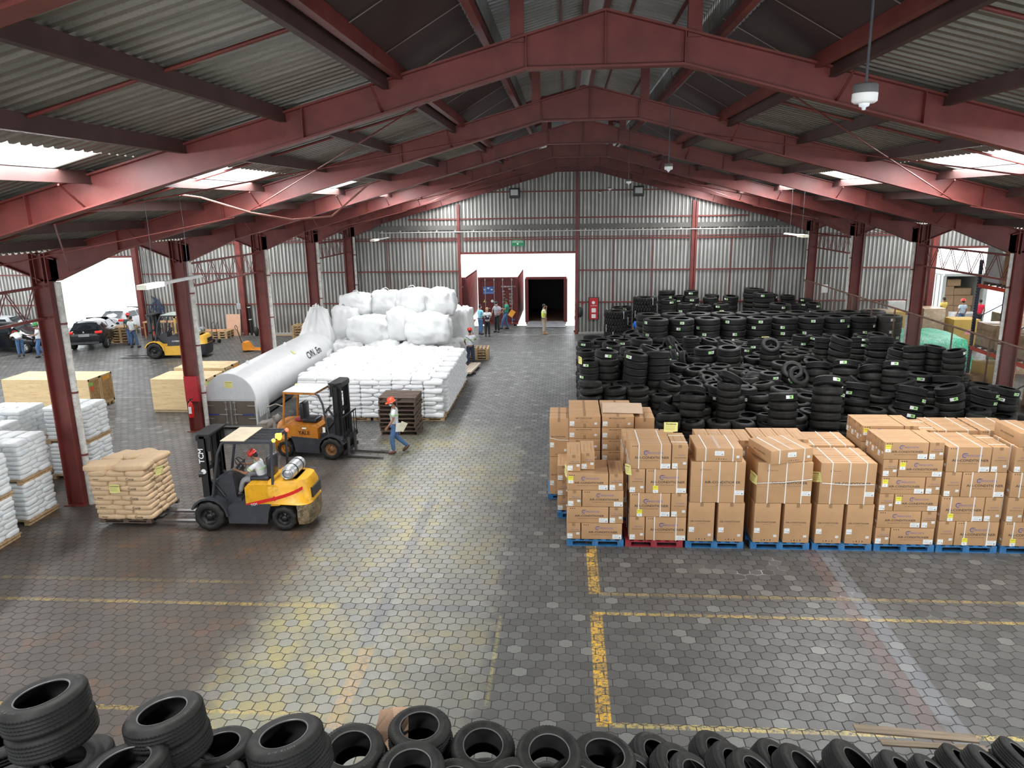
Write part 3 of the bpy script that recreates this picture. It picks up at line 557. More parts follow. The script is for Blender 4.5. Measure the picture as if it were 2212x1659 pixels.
FG = [(-5, 5.85, 2.75, 9, 160, 3, 0.78), (-3.91, 5.99, 2.5, 9, 160, 3, 0.74), (-4.94, 6.06, 1.9, 9, 160, 2, 0.7), (-3.97, 5.42, 2.4, 9, 150, 2, 0.74), (-6.16, 6.62, 1.6, 9, 160, 3, 0.77), (-3.55, 6.26, 1.9, 8, 150, 2, 0.72), (-2.74, 6.04, 2.25, 10, 150, 2, 0.75), (-2.74, 6.26, 2.2, 16, 150, 0, 0.79), (-2.3, 6.65, 1.6, 10, -90, 2, 0.72), (-2.26, 6.69, 1.7, 8, -80, 0, 0.74), (-1.65, 7.16, 1.5, 4, -60, 2, 0.72), (-1.6, 6.41, 1.6, 10, -95, 1, 0.72), (-0.91, 7.01, 1.4, 12, -70, 2, 0.72), (-0.98, 7.06, 1.5, 10, -85, 0, 0.77), (-0.17, 6.82, 1.5, 15, -72, 2, 0.72), (-0.42, 7.09, 1.45, 12, -60, 0, 0.77), (0.44, 7.07, 1.3, 9, -20, 2, 0.72), (0.39, 7.23, 1.3, 14, -10, 0, 0.73), (-3.46, 5.79, 1.9, 8, 150, 2, 0.76), (-3.27, 6.5, 1.3, 14, 130, 1, 0.6), (-5.5, 6.11, 1.5, 8, 150, 1, 0.62), (1.11, 7.55, 0.9, 30, -12, 2, 0.68), (1.33, 7.28, 1, 30, -10, 1, 0.66), (1.49, 7.13, 1, 30, -10, 1, 0.67), (1.86, 7.68, 0.85, 30, -10, 2, 0.69), (1.98, 7.39, 0.95, 32, -8, 1, 0.66), (2.17, 7.22, 1, 32, -8, 1, 0.67), (2.56, 7.66, 0.8, 32, -5, 2, 0.66), (2.77, 7.44, 0.9, 34, -5, 1, 0.69), (3.4, 7.51, 0.9, 34, -5, 2, 0.75), (3.11, 7.61, 0.7, 62, 170, 0, 0.6), (3.89, 7.41, 0.9, 34, 0, 2, 0.68), (4.22, 7.41, 0.9, 34, 0, 1, 0.6), (4.73, 7.79, 0.75, 34, 0, 2, 0.6), (4.95, 7.65, 0.85, 34, 0, 2, 0.62), (5.47, 7.95, 0.75, 34, 0, 2, 0.6), (0.82, 7.1, 1, 30, -20, 1, 0.62), (-0.53, 6.47, 1.4, 20, -80, 1, 0.6), (-1.16, 6.44, 1.4, 16, -85, 1, 0.6), (0.14, 6.62, 1.3, 20, -60, 1, 0.63)]
STUFF = MB()
LOWP = [(.205, -.1), (.28, -.108), (.335, -.085), (.345, -.05), (.345, .05), (.335, .085), (.28, .108), (.205, .1), (.30, .06), (.30, -.06)]
def low_tyre(c, tilt=0, dr=0, sc=1.0):
    n, q = quat(tilt, dr); STUFF.lathe([(r, z) for r, z in LOWP], 22, 0, Matrix.Translation(c) @ q.to_matrix().to_4x4() @ Matrix.Scale(sc, 4), True)
# name the rows by depth, the stacks by order from the left
def zone(x, y):
    if y < 20.9: return 'row behind cartons'
    if y < 22.6: return 'jumbled second row'
    if y < 25.5: return 'mid tyre field'
    if y < 28.5: return 'rear tyre field'
    return 'row before truck tyres'
order = {}
for i, t in sorted(enumerate(FIELD), key=lambda q: q[1][0]):
    z = zone(t[0], t[1]); order.setdefault(z, []).append(i)
rank = {i: (z, k + 1) for z, l in order.items() for k, i in enumerate(l)}
look = lambda t: 'flat' if t < 6 else ('slightly tilted' if t < 20 else ('tilted' if t < 46 else 'upright leaning'))
for i, (x, y, z, tl, dr, n, dia) in enumerate(FIELD):
    sc = dia / .69; nv, q = quat(tl, dr); hw = HW * sc * 1.03; p = Vector((x, y, z)) - nv * hw; zn, kk = rank[i]; nn = max(1, min(n, 4 if (x < 3 and y < 24) or y < 21 else 2))
    for j in range(nn):
        st = None
        if random.random() < (.45 if y < 23 else .35):
            st = (random.choice(STK), math.radians(-100 + random.uniform(-48, 48)))
        lab = '%s black tyre, %s in %s stack from left, %s' % (look(tl), 'top' if j == 0 else nth(j + 1) + ' down', nth(kk), zn)
        tyre('tyre', CAR, p, tl if j < 2 else tl * .8, dr, sc, random.uniform(0, 6), lab, 'car tyres in the tyre field', 'tyre', st)
        dn = 2 * hw * .985; p = p - Vector((nv.x * .5, nv.y * .5, 1)).normalized() * dn + Vector((random.uniform(-.02, .02), random.uniform(-.02, .02), 0))
        if tl > 40: p = p - Vector((0, 0, .05))
    while p.z > 1.25: low_tyre(p, tl * .5 if tl < 30 else 3, dr, sc); p = p - Vector((0, 0, 2 * hw))
    if x < 1.0 or y < 21.2:
        while p.z > .05: low_tyre(p + Vector((random.uniform(-.02, .02), 0, 0)), 2, dr, sc); p = p - Vector((0, 0, 2 * hw))
y = 20.3; r = 0
while y < 30.6:
    x = .75 + (r % 2) * .3
    while x < 12.75:
        if not (y < 21 and x < 2.5):
            top = (1.6 if y > 21.4 else 1.15) + .4 * random.random(); z = .1
            while z < top:
                if z > .55 or x < 1.2 or y < 21: low_tyre((x + random.uniform(-.03, .03), y + random.uniform(-.03, .03), z), random.uniform(0, 14) if z > top - .22 else 2, random.uniform(0, 360), .98)
                z += .21
        x += .70
    y += .66; r += 1
STUFF.obj('tyre_mass', RUB); tag(COL.objects['tyre_mass'], 'mass of stacked black car tyres filling the lower part of the tyre field', 'tyres', None, 'stuff')
# upright row of truck tyres
for i in range(10):
    x, y = 3.75 + 1.083 * i, 31.2 + .075 * i
    for j in range(4):
        st = (random.choice(STKT), math.radians(-95 + random.uniform(-55, 55))) if (i * 5 + j) % 3 != 1 else None
        tyre('tyre', TRK, (x + random.uniform(-.015, .015), y, 2.38 - j * .252), 0, 0, 1.0, random.uniform(0, 6), 'large truck tyre, %s, %s column from left, front truck tyre row' % ('topmost' if j == 0 else nth(j + 1) + ' from the top', nth(i + 1)), 'truck tyres in the tall front row', 'tyre', st)
    for j in range(5, 10): low = None
    for j in range(1):
        tyre('tyre', TRK, (x - .17, y + 1.25, 2.40 - j * .252), 0, 0, 1.0, random.uniform(0, 6), 'large truck tyre, %s, %s column from left, second truck tyre row' % ('topmost' if j == 0 else 'second from the top', nth(i + 1)), 'truck tyres in the second row', 'tyre')
TM = MB()
for i in range(10):
    for dx, dy, j0 in ((0, 0, 4), (-.17, 1.25, 1)):
        for j in range(j0, 9 if dy else 10):
            TM.lathe([(.29, -.12), (.40, -.13), (.5, -.11), (.525, -.07), (.525, .07), (.5, .11), (.40, .13), (.29, .12)], 20, 0, Matrix.Translation((3.75 + 1.083 * i + dx, 31.2 + .075 * i + dy, 2.38 + (.02 if dy else 0) - j * .252)), True)
# stacks between the truck tyres and the gable wall: (x, y, top z, scale, visible)
FARS = [(2.75, 40.6, 1.75, .95, 2), (3.3, 41.2, 1.7, .95, 1), (5.45, 40.8, 2.6, 1.3, 3), (5.3, 38.9, 2.35, 1.15, 3), (6.15, 40.9, 2.3, .9, 2), (6.75, 40.7, 2.6, 1.1, 1), (6.5, 38.9, 2.45, 1.1, 2), (7.45, 38.9, 2.45, 1.1, 2), (7.9, 41, 2.35, 1.1, 2), (8.85, 40.7, 2.3, 1.2, 3),
        (5.9, 37.2, 2.35, 1.1, 3), (6.75, 36.9, 2.3, 1.1, 3), (7.65, 37.1, 2.35, 1.1, 3), (8.4, 36.5, 1.9, 1.0, 2), (7.95, 35.4, 1.9, .95, 1), (10.2, 39.2, 2.65, 1.5, 4), (10.15, 41.1, 2.65, 1.5, 2), (11.1, 41.2, 2.3, 1.1, 1), (10.6, 37.4, 2.3, 1.5, 4), (11.9, 40.8, 2.3, 1.1, 2), (11.4, 38.0, 2.2, 1.1, 2), (12.2, 37.2, 2.05, 1.0, 2), (12.7, 40.2, 2.2, 1.0, 2), (12.6, 38.7, 2.15, 1.1, 3), (11.9, 36.0, 2.0, 1.05, 1), (12.8, 36.4, 1.95, .95, 1)]
for i, (x, y, z, sc, n) in enumerate(FARS):
    big = sc > 1.25; me = TRK if big else CAR; s2 = sc * .69 / 1.05 if big else sc; hw = (.125 if big else HW) * s2 * 1.02
    p = z - hw
    for j in range(min(n, 2)):
        st = ((random.choice(STKT if big else STK), math.radians(-95 + random.uniform(-50, 50)))) if random.random() < .6 else None
        tyre('tyre', me, (x + random.uniform(-.03, .03), y, p), random.choice((0, 0, 3, 5)), random.uniform(0, 360), s2, random.uniform(0, 6), 'black %s tyre, %s, %s stack from left near the gable wall' % ('truck' if big else 'van', 'topmost' if j == 0 else nth(j + 1) + ' down', nth(sorted(range(len(FARS)), key=lambda q: FARS[q][0]).index(i) + 1)), 'tyres stacked near the gable wall', 'tyre', st)
        p -= 2 * hw
    while p > .05:
        TM.lathe([(r * s2 * (1.52 if big else 1), zz * s2 * 1.15) for r, zz in LOWP], 16, 0, Matrix.Translation((x, y, p)), True); p -= 2 * hw
TM.obj('truck_tyre_mass', RUBT); tag(COL.objects['truck_tyre_mass'], 'lower hidden tyres of the truck tyre stacks', 'tyres', None, 'stuff')
for i, (x, y, z, n) in enumerate([(2.62, 38.9, 1.78, 5), (4.15, 39.4, 2.42, 7)]):
    for j in range(n):
        if z - .17 - j * .35 < .1: break
        t = tyre('tyre', LUG, (x, y, z - .17 - j * .35), 0, 0, 1.0, j * .7, 'lugged industrial tyre, %s in the %s stack by the gable wall' % ('topmost' if j == 0 else nth(j + 1) + ' from the top', ('shorter left', 'taller right')[i]), 'deep lugged industrial tyres', 'tyre')
        mb = MB()
        for a in (.6, -2.4, 2.1): mb.box(.60, .64, -.012, .012, -.19, .19, 0, Matrix.Rotation(a - PI / 2, 4, 'Z'))
        mb.obj('wrapping_strap', LWH, t)
# ------------------------------------------------------------------ near pile of tyres below the camera
def ring_text(txt, R, z, size, a0):
    mb = MB(); adv = size * .78 / R; a = a0 + adv * len(txt) / 2
    for ch in txt:
        if ch != ' ':
            v, f = text_geo(ch, size, .02); M = Matrix.Rotation(a - PI / 2, 4, 'Z') @ Matrix.Translation((0, R, z)); mb.add(v, f, 0, False, M)
        a -= adv
    return mb
LET = mat('raised_lettering', (.055, .053, .05), .45)
def letter_mesh(words_):
    q = MB()
    for t, a in words_:
        m = ring_text(t, .285, .1235, .034, a); q.add(m.v, m.f)
    return q.mesh('sidewall_lettering', [LET])
LETM = [letter_mesh([('GOODRIDE', 1.6), ('SU318 H/T', -1.5)]), letter_mesh([('GOODRIDE', .4), ('RADIAL RP28', 3.4)]), letter_mesh([('RADIAL', 2.2), ('GOODRIDE', -.9)])]
BM = MB(); BM.lathe([(.2055, .106), (.2045, .112), (.212, .1175), (.217, .1165)], 60); BEAD = BM.mesh('bead_ring', [RIM])
FS = sorted(range(len(FG)), key=lambda i: FG[i][0]); frk = {i: k + 1 for k, i in enumerate(FS)}
for i, (x, y, z, tl, dr, n, dia) in enumerate(FG):
    if n == 0: continue
    sc = dia / .69; nv, q = quat(tl, dr); hw = .115 * sc * 1.04; p = Vector((x, y, z)) - nv * hw; j = 0
    while p.z > .08 and j < min(n + 1, 2):
        sp = random.uniform(-.5, .5)
        t = tyre('tyre', CARF, p, tl if j < 2 else tl * .6, dr, sc, sp, 'black tyre in the nearest pile, %s, %s stack from left' % ('on top' if j == 0 else nth(j + 1) + ' down', nth(frk[i])), 'car tyres in the pile nearest the camera', 'tyre')
        link('bead', BEAD, t)
        if j == 0: tag(link('lettering', LETM[i % 3], t, None, (0, 0, (i * 1.3) % 1.2 - .6)), 'raised sidewall lettering')
        if (i, j) in ((4, 0), (14, 1), (12, 1)): tag(link('sticker', STK[0], t, None, (0, 0, math.radians(-20 if i == 4 else 190) - sp)), 'green and white label on the tread')
        p = p - Vector((nv.x * .6, nv.y * .6, 1)).normalized() * 2 * hw + (Vector((.0, .12, 0)) if -3 < x < .6 else Vector((random.uniform(-.03, .03), random.uniform(0, .03), 0))); j += 1
    while p.z > .08: STUFF2 = low_tyre; p = p - Vector((0, 0, .21)); FGQ.append((p.copy(), sc)) if 'FGQ' in globals() else globals().__setitem__('FGQ', [(p.copy(), sc)])
NM = MB()
for p, sc in FGQ:
    if p.z > .08: NM.lathe(LOWP, 20, 0, Matrix.Translation(p) @ Matrix.Scale(sc, 4), True)
x = -7.5
while x < 6.5:
    for y in (4.9, 5.6, 6.35) if x < 1.0 else (6.3, 7.0):
        top = (1.9 if x < -3 else 1.15) if x < .8 else .45; z = .1
        if y > 6 and x < 1: top -= .5
        while z < top: NM.lathe(LOWP, 20, 0, Matrix.Translation((x + random.uniform(-.04, .04), y, z)), True); z += .215
    x += .73
NM.obj('near_tyre_mass', RUB); tag(COL.objects['near_tyre_mass'], 'shadowed lower tyres inside the near pile', 'tyres', None, 'stuff')
# plank, paper and bottle lying by the near pile
WOODG = mat('grey_weathered_wood', (.20, .155, .105), .8, var=.25, scale=2, stretch=(1, 12, 12))
o = MB().box(-.72, .72, -.07, .07, -.012, .012).obj('plank', WOODG, None, (4.35, 8.28, .74)); o.rotation_euler = (0, .02, -.06); tag(o, 'grey wooden plank lying across the near tyres at the lower right', 'plank')
o = MB().box(-.62, .62, -.05, .05, -.012, .012).obj('plank', WOODG, None, (4.5, 8.12, .70)); o.rotation_euler = (0, .02, -.02); tag(o, 'second plank half hidden under the upper one, near tyres', 'plank')
PAPER = mat('brown_wrapping_paper', (.55, .36, .24), .8, var=.15, bump=.4, bscale=12)
mb = MB(); mb.add([(-.17, -.2, 0), (.0, -.24, .06), (.16, -.2, .02), (-.2, .0, .08), (.02, 0, .02), (.19, .03, .1), (-.12, .22, .12), (.03, .26, .06), (.2, .2, .13)], [(0, 1, 4, 3), (1, 2, 5, 4), (3, 4, 7, 6), (4, 5, 8, 7)])
o = mb.obj('crumpled_paper', PAPER, None, (-2.02, 7.35, 1.25)); o.rotation_euler = (.5, 0, .3); so_ = o.modifiers.new('s', 'SOLIDIFY'); so_.thickness = .004; tag(o, 'piece of crumpled brown paper sticking up behind the near tyres', 'paper')
t = thing('water_bottle', 'small clear plastic bottle with blue label standing between near tyres', 'bottle', (1.79, 8.15, .52))
MB().lathe([(0, 0), (.03, 0), (.032, .06), (.028, .1), (.032, .15), (.012, .19), (.012, .205), (0, .205)], 14).obj('bottle_body', mat('clear_plastic', (.75, .8, .85), .15), t)
MB().lathe([(.0325, .07), (.0325, .13)], 14).obj('bottle_label', mat('blue_label', (.1, .2, .6), .4), t); MB().cyl((0, 0, .2), (0, 0, .22), .014).obj('bottle_cap', WHT, t)
# ------------------------------------------------------------------ pallets
def wood(name, col, var=.2, rough=.8): return mat(name, col, rough, var=var, scale=2.5, stretch=(1, 8, 8), dirt=tuple(c * .4 for c in col), dirt_amt=.4)
PB = mat('blue_painted_wood', (.025, .155, .36), .6, var=.25, scale=4, dirt=(.20, .17, .13), dirt_amt=.45); PR = mat('red_painted_wood', (.30, .025, .04), .6, var=.25, scale=4, dirt=(.15, .08, .06), dirt_amt=.5)
PW = wood('pale_pallet_wood', (.50, .34, .18)); PD = wood('dark_pallet_wood', (.115, .078, .058), .35)
def pallet_parts(m, w=1.2, d=1.0, h=.14, stringer=False):
    if stringer:
        dk = MB(); bb = []
        for k in range(7): y = -d / 2 + (d - .09) * k / 6; dk.box(-w / 2, w / 2, y, y + .09, h - .022, h)
        st = [MB().box(x - .02, x + .02, -d / 2, d / 2, .02, h - .023).mesh('stringer', m) for x in (-w / 2 + .03, 0, w / 2 - .03)]
        return dk.mesh('deck', m), st, [MB().box(-w / 2, w / 2, y, y + .09, 0, .019).mesh('bottom_board', m) for y in (-d / 2, -.045, d / 2 - .09)]
    deck = MB(); n = 7
    for k in range(n): x = -w / 2 + (w - .1) * k / (n - 1); deck.box(x, x + .1, -d / 2, d / 2, h - .02, h)
    for y in (-d / 2, -.05, d / 2 - .1): deck.box(-w / 2, w / 2, y, y + .1, h - .038, h - .021)
    blk = [MB().box(x, x + .13, y, y + .1, .02, h - .04).mesh('pallet_block', m) for x in (-w / 2, -.065, w / 2 - .13) for y in (-d / 2, -.05, d / 2 - .1)]
    bot = [MB().box(-w / 2, w / 2, y, y + .1, 0, .019).mesh('bottom_board', m) for y in (-d / 2, -.05, d / 2 - .1)]
    return deck.mesh('deck', m), blk, bot
PP = {}
def pallet(key, m, label, loc, rotz=0, group=None, w=1.2, d=1.0, h=.14):
    k = (key, w, d, h)
    if k not in PP: PP[k] = pallet_parts(m, w, d, h, key == 'd')
    t = thing('pallet', label, 'pallet', loc, rotz, group); a, b_, c = PP[k]; link('deck', a, t)
    for q in b_: link('block', q, t)
    for q in c: link('bottom_board', q, t)
    return t
# ------------------------------------------------------------------ cartons
CB = mat('cardboard', (.47, .275, .135), .75, var=.07, scale=2.2, bump=.05, bscale=25); CB2 = mat('cardboard_darker', (.37, .215, .105), .75, var=.08, scale=2); CBK = mat('tape_brown', (.30, .175, .085), .4, var=.05); CBT = mat('printed_line', (.24, .14, .08), .7)
STRAP = mat('white_strap', (.74, .73, .70), .5, var=.05); YPAP = mat('yellow_paper', (.78, .74, .28), .8, var=.08, bump=.3, bscale=9)
def logo(mb, x, y, z, s, mi):           # swoosh mark and maker's name
    pts = []
    for a in range(50, 320, 15): t = math.radians(a); pts.append((x + s * .5 * math.cos(t), z + s * .5 * math.sin(t)))
    for (a, b_) in zip(pts, pts[1:]):
        dx, dz = b_[0] - a[0], b_[1] - a[1]; L = math.hypot(dx, dz); nx, nz = -dz / L * s * .1, dx / L * s * .1
        mb.add([(a[0] - nx, y, a[1] - nz), (b_[0] - nx, y, b_[1] - nz), (b_[0] + nx, y, b_[1] + nz), (a[0] + nx, y, a[1] + nz)], [(0, 1, 2, 3)], mi)
    mb.add([(x - s * .1, y, z + s * .35), (x + s * .7, y, z + s * .45), (x + s * .7, y, z + s * .58), (x - s * .1, y, z + s * .5)], [(0, 1, 2, 3)], mi)
    mb.add([(x - s * .2, y, z - s * .08), (x + s * .45, y, z - s * .02), (x + s * .45, y, z + s * .08), (x - s * .2, y, z + s * .03)], [(0, 1, 2, 3)], mi)
def icons(mb, x, y, z, s, n, mi=2):
    for k in range(n): cx = x + k * s * 1.7; mb.box(cx - s * .35, cx + s * .35, y - .001, y, z - s * .5, z - s * .38, mi); mb.add([(cx - s * .3, y, z - s * .2), (cx + s * .3, y, z - s * .2), (cx + (s * .3 if k % 2 else 0), y, z + s * .5), (cx - (s * .3 if k % 2 else 0), y, z + s * .5)], [(0, 1, 2, 3)], mi)
CMAT = [CB, INK, CBT, BLUI, CBK]
def carton_body(w, d, h, style):
    mb = MB(); mb.bbox((0, 0, h / 2), (w - .008, d - .008, h - .006), .006, 0); y = -d / 2 + .0035
    FR = lambda x, z: front(x, y, z)
    if style in ('indoor', 'outdoor'):
        k = 1 if style == 'indoor' else 1.15
        logo(mb, -.09, y, h * .70 if style == 'indoor' else h * .66, .075 * k, 3)
        put_text(mb, 'FRIOCOSTA', .052 * k, FR(.10, h * .69 if style == 'indoor' else h * .65), 3, .01, 1.0)
        put_text(mb, 'AIR-CONDITIONER', .062 * k, FR(.03, h * .44 if style == 'indoor' else h * .46), 1, .035, 1.15)
        put_text(mb, 'WALL-MOUNTED SPLIT TYPE (INDOOR UNIT)' if style == 'indoor' else 'SPLIT TYPE (OUTDOOR UNIT)', .026 * k, FR(.03 if style == 'indoor' else -.02, h * .28 if style == 'indoor' else h * .34), 1, .01, .95)
        for q in range(3): mb.box(-w * .44 + q * .045, -w * .44 + q * .045 + .018, y - .001, y, h - .05, h - .03, 1)
        # end face (-X)
        E_ = Matrix.Rotation(-PI / 2, 4, 'Z'); xe = -w / 2 + .0035
        ME = lambda yy, z: Matrix.Translation((xe, yy, z)) @ Matrix.Rotation(-PI / 2, 4, 'Z') @ Matrix.Rotation(PI / 2, 4, 'X')
        put_text(mb, 'FRIOCOSTA', .03, ME(-.03, h * .58), 3, .01); put_text(mb, 'AIR-CONDITIONER', .024, ME(-.01, h * .47), 1, .03, 1.1); put_text(mb, 'SPLIT TYPE', .014, ME(-.01, h * .40), 2, .0)
        mb.box(-w / 2 - .001 + .003, -w / 2 + .0035, -.035, .035, h - .07, h - .004, 4)
    elif style == 'tall':
        put_text(mb, 'AIR-CONDITIONER', .044, FR(-.02, h * .52), 1, .035, 1.1); put_text(mb, '(INDOOR UNIT)', .026, FR(0, h * .46), 2, 0)
        mb.box(-.035, .035, y - .001, y, h - .09, h - .004, 4); icons(mb, -.09, y, .055, .035, 4, 1)
    elif style == 'big':
        logo(mb, -.33, y, h * .80, .05, 1); put_text(mb, 'FRIOCOSTA', .028, FR(-.22, h * .80), 1, .01)
        put_text(mb, 'AIR-CONDITIONER', .075, FR(.10, h * .50), 1, .035, 1.12); put_text(mb, 'SPLIT TYPE (OUTDOOR UNIT)', .03, FR(.17, h * .43), 1, .01)
        mb.box(-w / 2, w / 2, y - .001, y, h * .40, h * .403, 2)
    elif style == 'flat':
        icons(mb, -.06, y, .05, .03, 5, 1); put_text(mb, 'AIR-CONDITIONER', .05, Matrix.Translation((0, -.1, h - .002)), 2, .02)
        E_ = Matrix.Translation((-w / 2 + .0035, 0, 0)) @ Matrix.Rotation(-PI / 2, 4, 'Z'); put_text(mb, 'AIR-CONDITIONER', .05, E_ @ front(0, 0, h * .5), 1, .035, 1.1); put_text(mb, '(INDOOR UNIT)', .024, E_ @ front(0, 0, h * .34), 2)
    elif style == 'wide':
        put_text(mb, 'AIR-CONDITIONER', .042, FR(-.02, h * .82), 1, .03, 1.1); put_text(mb, '(INDOOR UNIT)', .024, FR(-.02, h * .69), 2); icons(mb, -.09, y, h * .5, .03, 4, 2); mb.box(-.035, .035, y - .001, y, 0.004, h * .36, 4)
    # printed lines and tape on top
    zt = h - .0025
    if style in ('indoor', 'outdoor', 'big'):
        mb.box(-w / 2 + .01, w / 2 - .01, -.0015, .0015, zt, zt + .001, 4)
        for q in range(2): mb.box(-w * .38, w * .30 - q * .1, -d * .28 + q * d * .5, -d * .25 + q * d * .5, zt, zt + .001, 2)
    else: mb.box(-.03, .03, -d / 2 + .004, d / 2 - .004, zt, zt + .001, 4); mb.box(-w / 2 + .01, w / 2 - .01, -.0015, .0015, zt, zt + .001, 4)
    return mb.mesh('carton_' + style, CMAT)
def lab_mesh(w, h, kind):
    mb = MB(); mb.box(-w / 2, w / 2, -.0025, 0, 0, h, 0)
    if kind == 'yellow': mb.box(-w / 2, w / 2, -.0035, -.0025, h * .42, h, 1); put_text(mb, 'ENERGY', .022, front(0, -.0036, h * .8), 2); put_text(mb, '%', .04, front(0, -.0026 - .001, h * .2), 2)
    else:
        put_text(mb, 'MODEL 12 000 BTU', .014 if w > .12 else .008, front(0, -.0027, h * .78), 2, .01)
        for q in range(3): mb.box(-w * .4, w * .12, -.0032, -.0025, h * (.5 - q * .13), h * (.53 - q * .13), 3)
        mb.box(w * .22, w * .38, -.0032, -.0025, h * .15, h * .42, 3)
    return mb.mesh('paper_label', [LWH, YEL, INK, mat('grey_print', (.25, .27, .32), .7)])
LB = {'big': lab_mesh(.19, .10, 'n'), 'sq': lab_mesh(.11, .11, 'n'), 'sm': lab_mesh(.065, .05, 'n'), 'yel': lab_mesh(.11, .16, 'yellow')}
def strap_mesh(w, d, h, x, alongx=False, y=0):
    mb = MB(); e = .003; t = .011
    if not alongx:
        mb.box(x - t, x + t, -d / 2 - e, -d / 2 + .004, 0, h); mb.box(x - t, x + t, d / 2 - .004, d / 2 + e, 0, h); mb.box(x - t, x + t, -d / 2 - e, d / 2 + e, h - .004, h + e)
    else: mb.box(-w / 2 - e, w / 2 + e, y - t, y + t, h - .004, h + e); mb.box(-w / 2 - e, -w / 2 + .004, y - t, y + t, 0, h); mb.box(w / 2 - .004, w / 2 + e, y - t, y + t, 0, h)
    return mb.mesh('strap', STRAP)
DIM = {'indoor': (.88, .30, .375), 'outdoor': (.86, .335, .54), 'tall': (.55, .5, .89), 'big': (1.13, .5, .91), 'flat': (.96, .93, .29), 'wide': (.78, .78, .29)}
BODY = {k: carton_body(*DIM[k], k) for k in DIM}
EndM = lambda w: Matrix.Translation((-w / 2, 0, 0)) @ Matrix.Rotation(-PI / 2, 4, 'Z')
STR = {'outdoor': [strap_mesh(*DIM['outdoor'], x) for x in (-.24, .22)], 'big': [strap_mesh(*DIM['big'], x) for x in (-.33, .03, .36)], 'flat': [strap_mesh(*DIM['flat'], x) for x in (-.28, .28)]}
NAMES = {'indoor': 'low brown carton', 'outdoor': 'strapped brown carton', 'tall': 'tall narrow carton', 'big': 'large carton with three white straps', 'flat': 'flat strapped brown carton', 'wide': 'wide low carton'}
def carton(st, x, y, z, rotz, label, group, yellow=False, lab=True):
    w, d, h = DIM[st]; t = link('carton', BODY[st], None, (x, y, z), (0, 0, rotz)); tag(t, label, 'carton', group)
    for s in STR.get(st, []): link('strap', s, t)
    if lab:
        if st in ('indoor', 'outdoor'):
            link('shipping_label', LB['big'], t, (w / 2 - .11, -d / 2, .02)); link('shipping_label', LB['sq'], t, (-w / 2, d * .5 - .07 - .0, .02), (0, 0, -PI / 2)); link('model_label', LB['sm'], t, (-w / 2, -d * .30, .11), (0, 0, -PI / 2))
            if yellow: link('energy_label', LB['yel'], t, (-w / 2 + .08 if st == 'indoor' else -.22, -d / 2, h * .42 if st == 'indoor' else .01))
        elif st == 'tall': link('shipping_label', LB['sq'], t, (-.20, -d / 2, .22)); link('model_label', LB['sm'], t, (.18, -d / 2, .13))
        elif st == 'big': link('shipping_label', LB['big'], t, (w / 2 - .11, -d / 2, .18))
        elif st == 'flat': link('shipping_label', LB['big'], t, (0, -d / 2, .13)); link('model_label', LB['sm'], t, (.38, -d / 2, .08))
        elif st == 'wide': link('shipping_label', LB['sq'], t, (-.31, -d / 2, .05)); link('model_label', LB['sm'], t, (.27, -d / 2, .08))
    return t
def stack_pinwheel(st, x0, y0, z0, nl, first_small, where, grp, yel=(), deep=3, seed=0):
    """layers of cartons: long ones side by side in depth and one end-on beside them"""
    rnd = random.Random(seed); w, d, h = DIM[st]
    for L in range(nl):
        sm = (L % 2 == 0) == first_small; j = rnd.uniform(-.012, .012); lay = 'top layer' if L == nl - 1 else ('bottom layer' if L == 0 else nth(L + 1) + ' layer up')
        xs = x0 + (d / 2 if sm else w + d / 2 + .012); xl = x0 + (d + .012 + w / 2 if sm else w / 2)
        for k in range(deep):
            pos = ('front', 'second', 'third', 'fourth')[k]
            carton(st, xl + j, y0 + d / 2 + .01 + k * (d + .008), z0 + L * (h + .002), 0, '%s, %s, %s of %s' % (NAMES[st], 'in front' if k == 0 else pos + ' back', lay, where), grp, L in yel and k == 0)
        carton(st, xs + j, y0 + w / 2 + .01, z0 + L * (h + .002), PI / 2, '%s, end-on, %s of %s' % (NAMES[st], lay, where), grp)
PY = 14.87
G1 = 'air conditioner cartons on the front pallets'
XP = [.02, 1.28, 2.56, 3.93, 5.21, 6.48, 7.74, 9.03]
WH = ['the leftmost front pallet', 'the red front pallet', 'the third front pallet', 'the fourth front pallet', 'the fifth front pallet', 'the sixth front pallet', 'the seventh front pallet', 'the eighth front pallet']
for i, x in enumerate(XP): pallet('r' if i == 1 else 'b', PR if i == 1 else PB, '%s wooden pallet under cartons, %s from the left in front' % ('red' if i == 1 else 'blue', nth(i + 1)), (x + .615, PY + .52, 0), 0, 'pallets of the front carton row', 1.225, 1.02, .15)
stack_pinwheel('indoor', .03, PY + .02, .15, 4, True, WH[0], G1, (3,), 3, 1)
carton('indoor', .17, PY + .60, .15 + 4 * .377, PI / 2, 'low brown air conditioner carton, lone end-on one on top of the leftmost front pallet', G1); carton('indoor', .47, PY + .72, .15 + 4 * .377, PI / 2, 'low brown carton on top of the leftmost front pallet, right of the lone end-on one', G1)
stack_pinwheel('outdoor', 1.35, PY + .02, .15, 4, True, WH[1], G1, (1, 2), 3, 2)
for i in (2, 3, 4):
    x = XP[i]; w = WH[i]
    for k, dx in enumerate((.32, .94)):
        for q in range(2): carton('tall', x + dx, PY + .27 + q * .52, .15, 0, '%s, %s, %s on %s' % (NAMES['tall'], ('left', 'right')[k], ('front', 'rear')[q], w), G1)
    for q in range(2): carton('big', x + .62, PY + .27 + q * .52, .15 + .892, 0, '%s, %s, on %s' % (NAMES['big'], ('front', 'rear')[q], w), G1)
carton('flat', 3.19, PY + .5, .15 + .892 + .914, 0, 'flat strapped brown carton lying square on the third front pallet load', G1)
t = carton('flat', 4.53, PY + .44, .15 + .892 + .914, .27, 'flat strapped brown carton lying askew on the fourth front pallet load', G1)
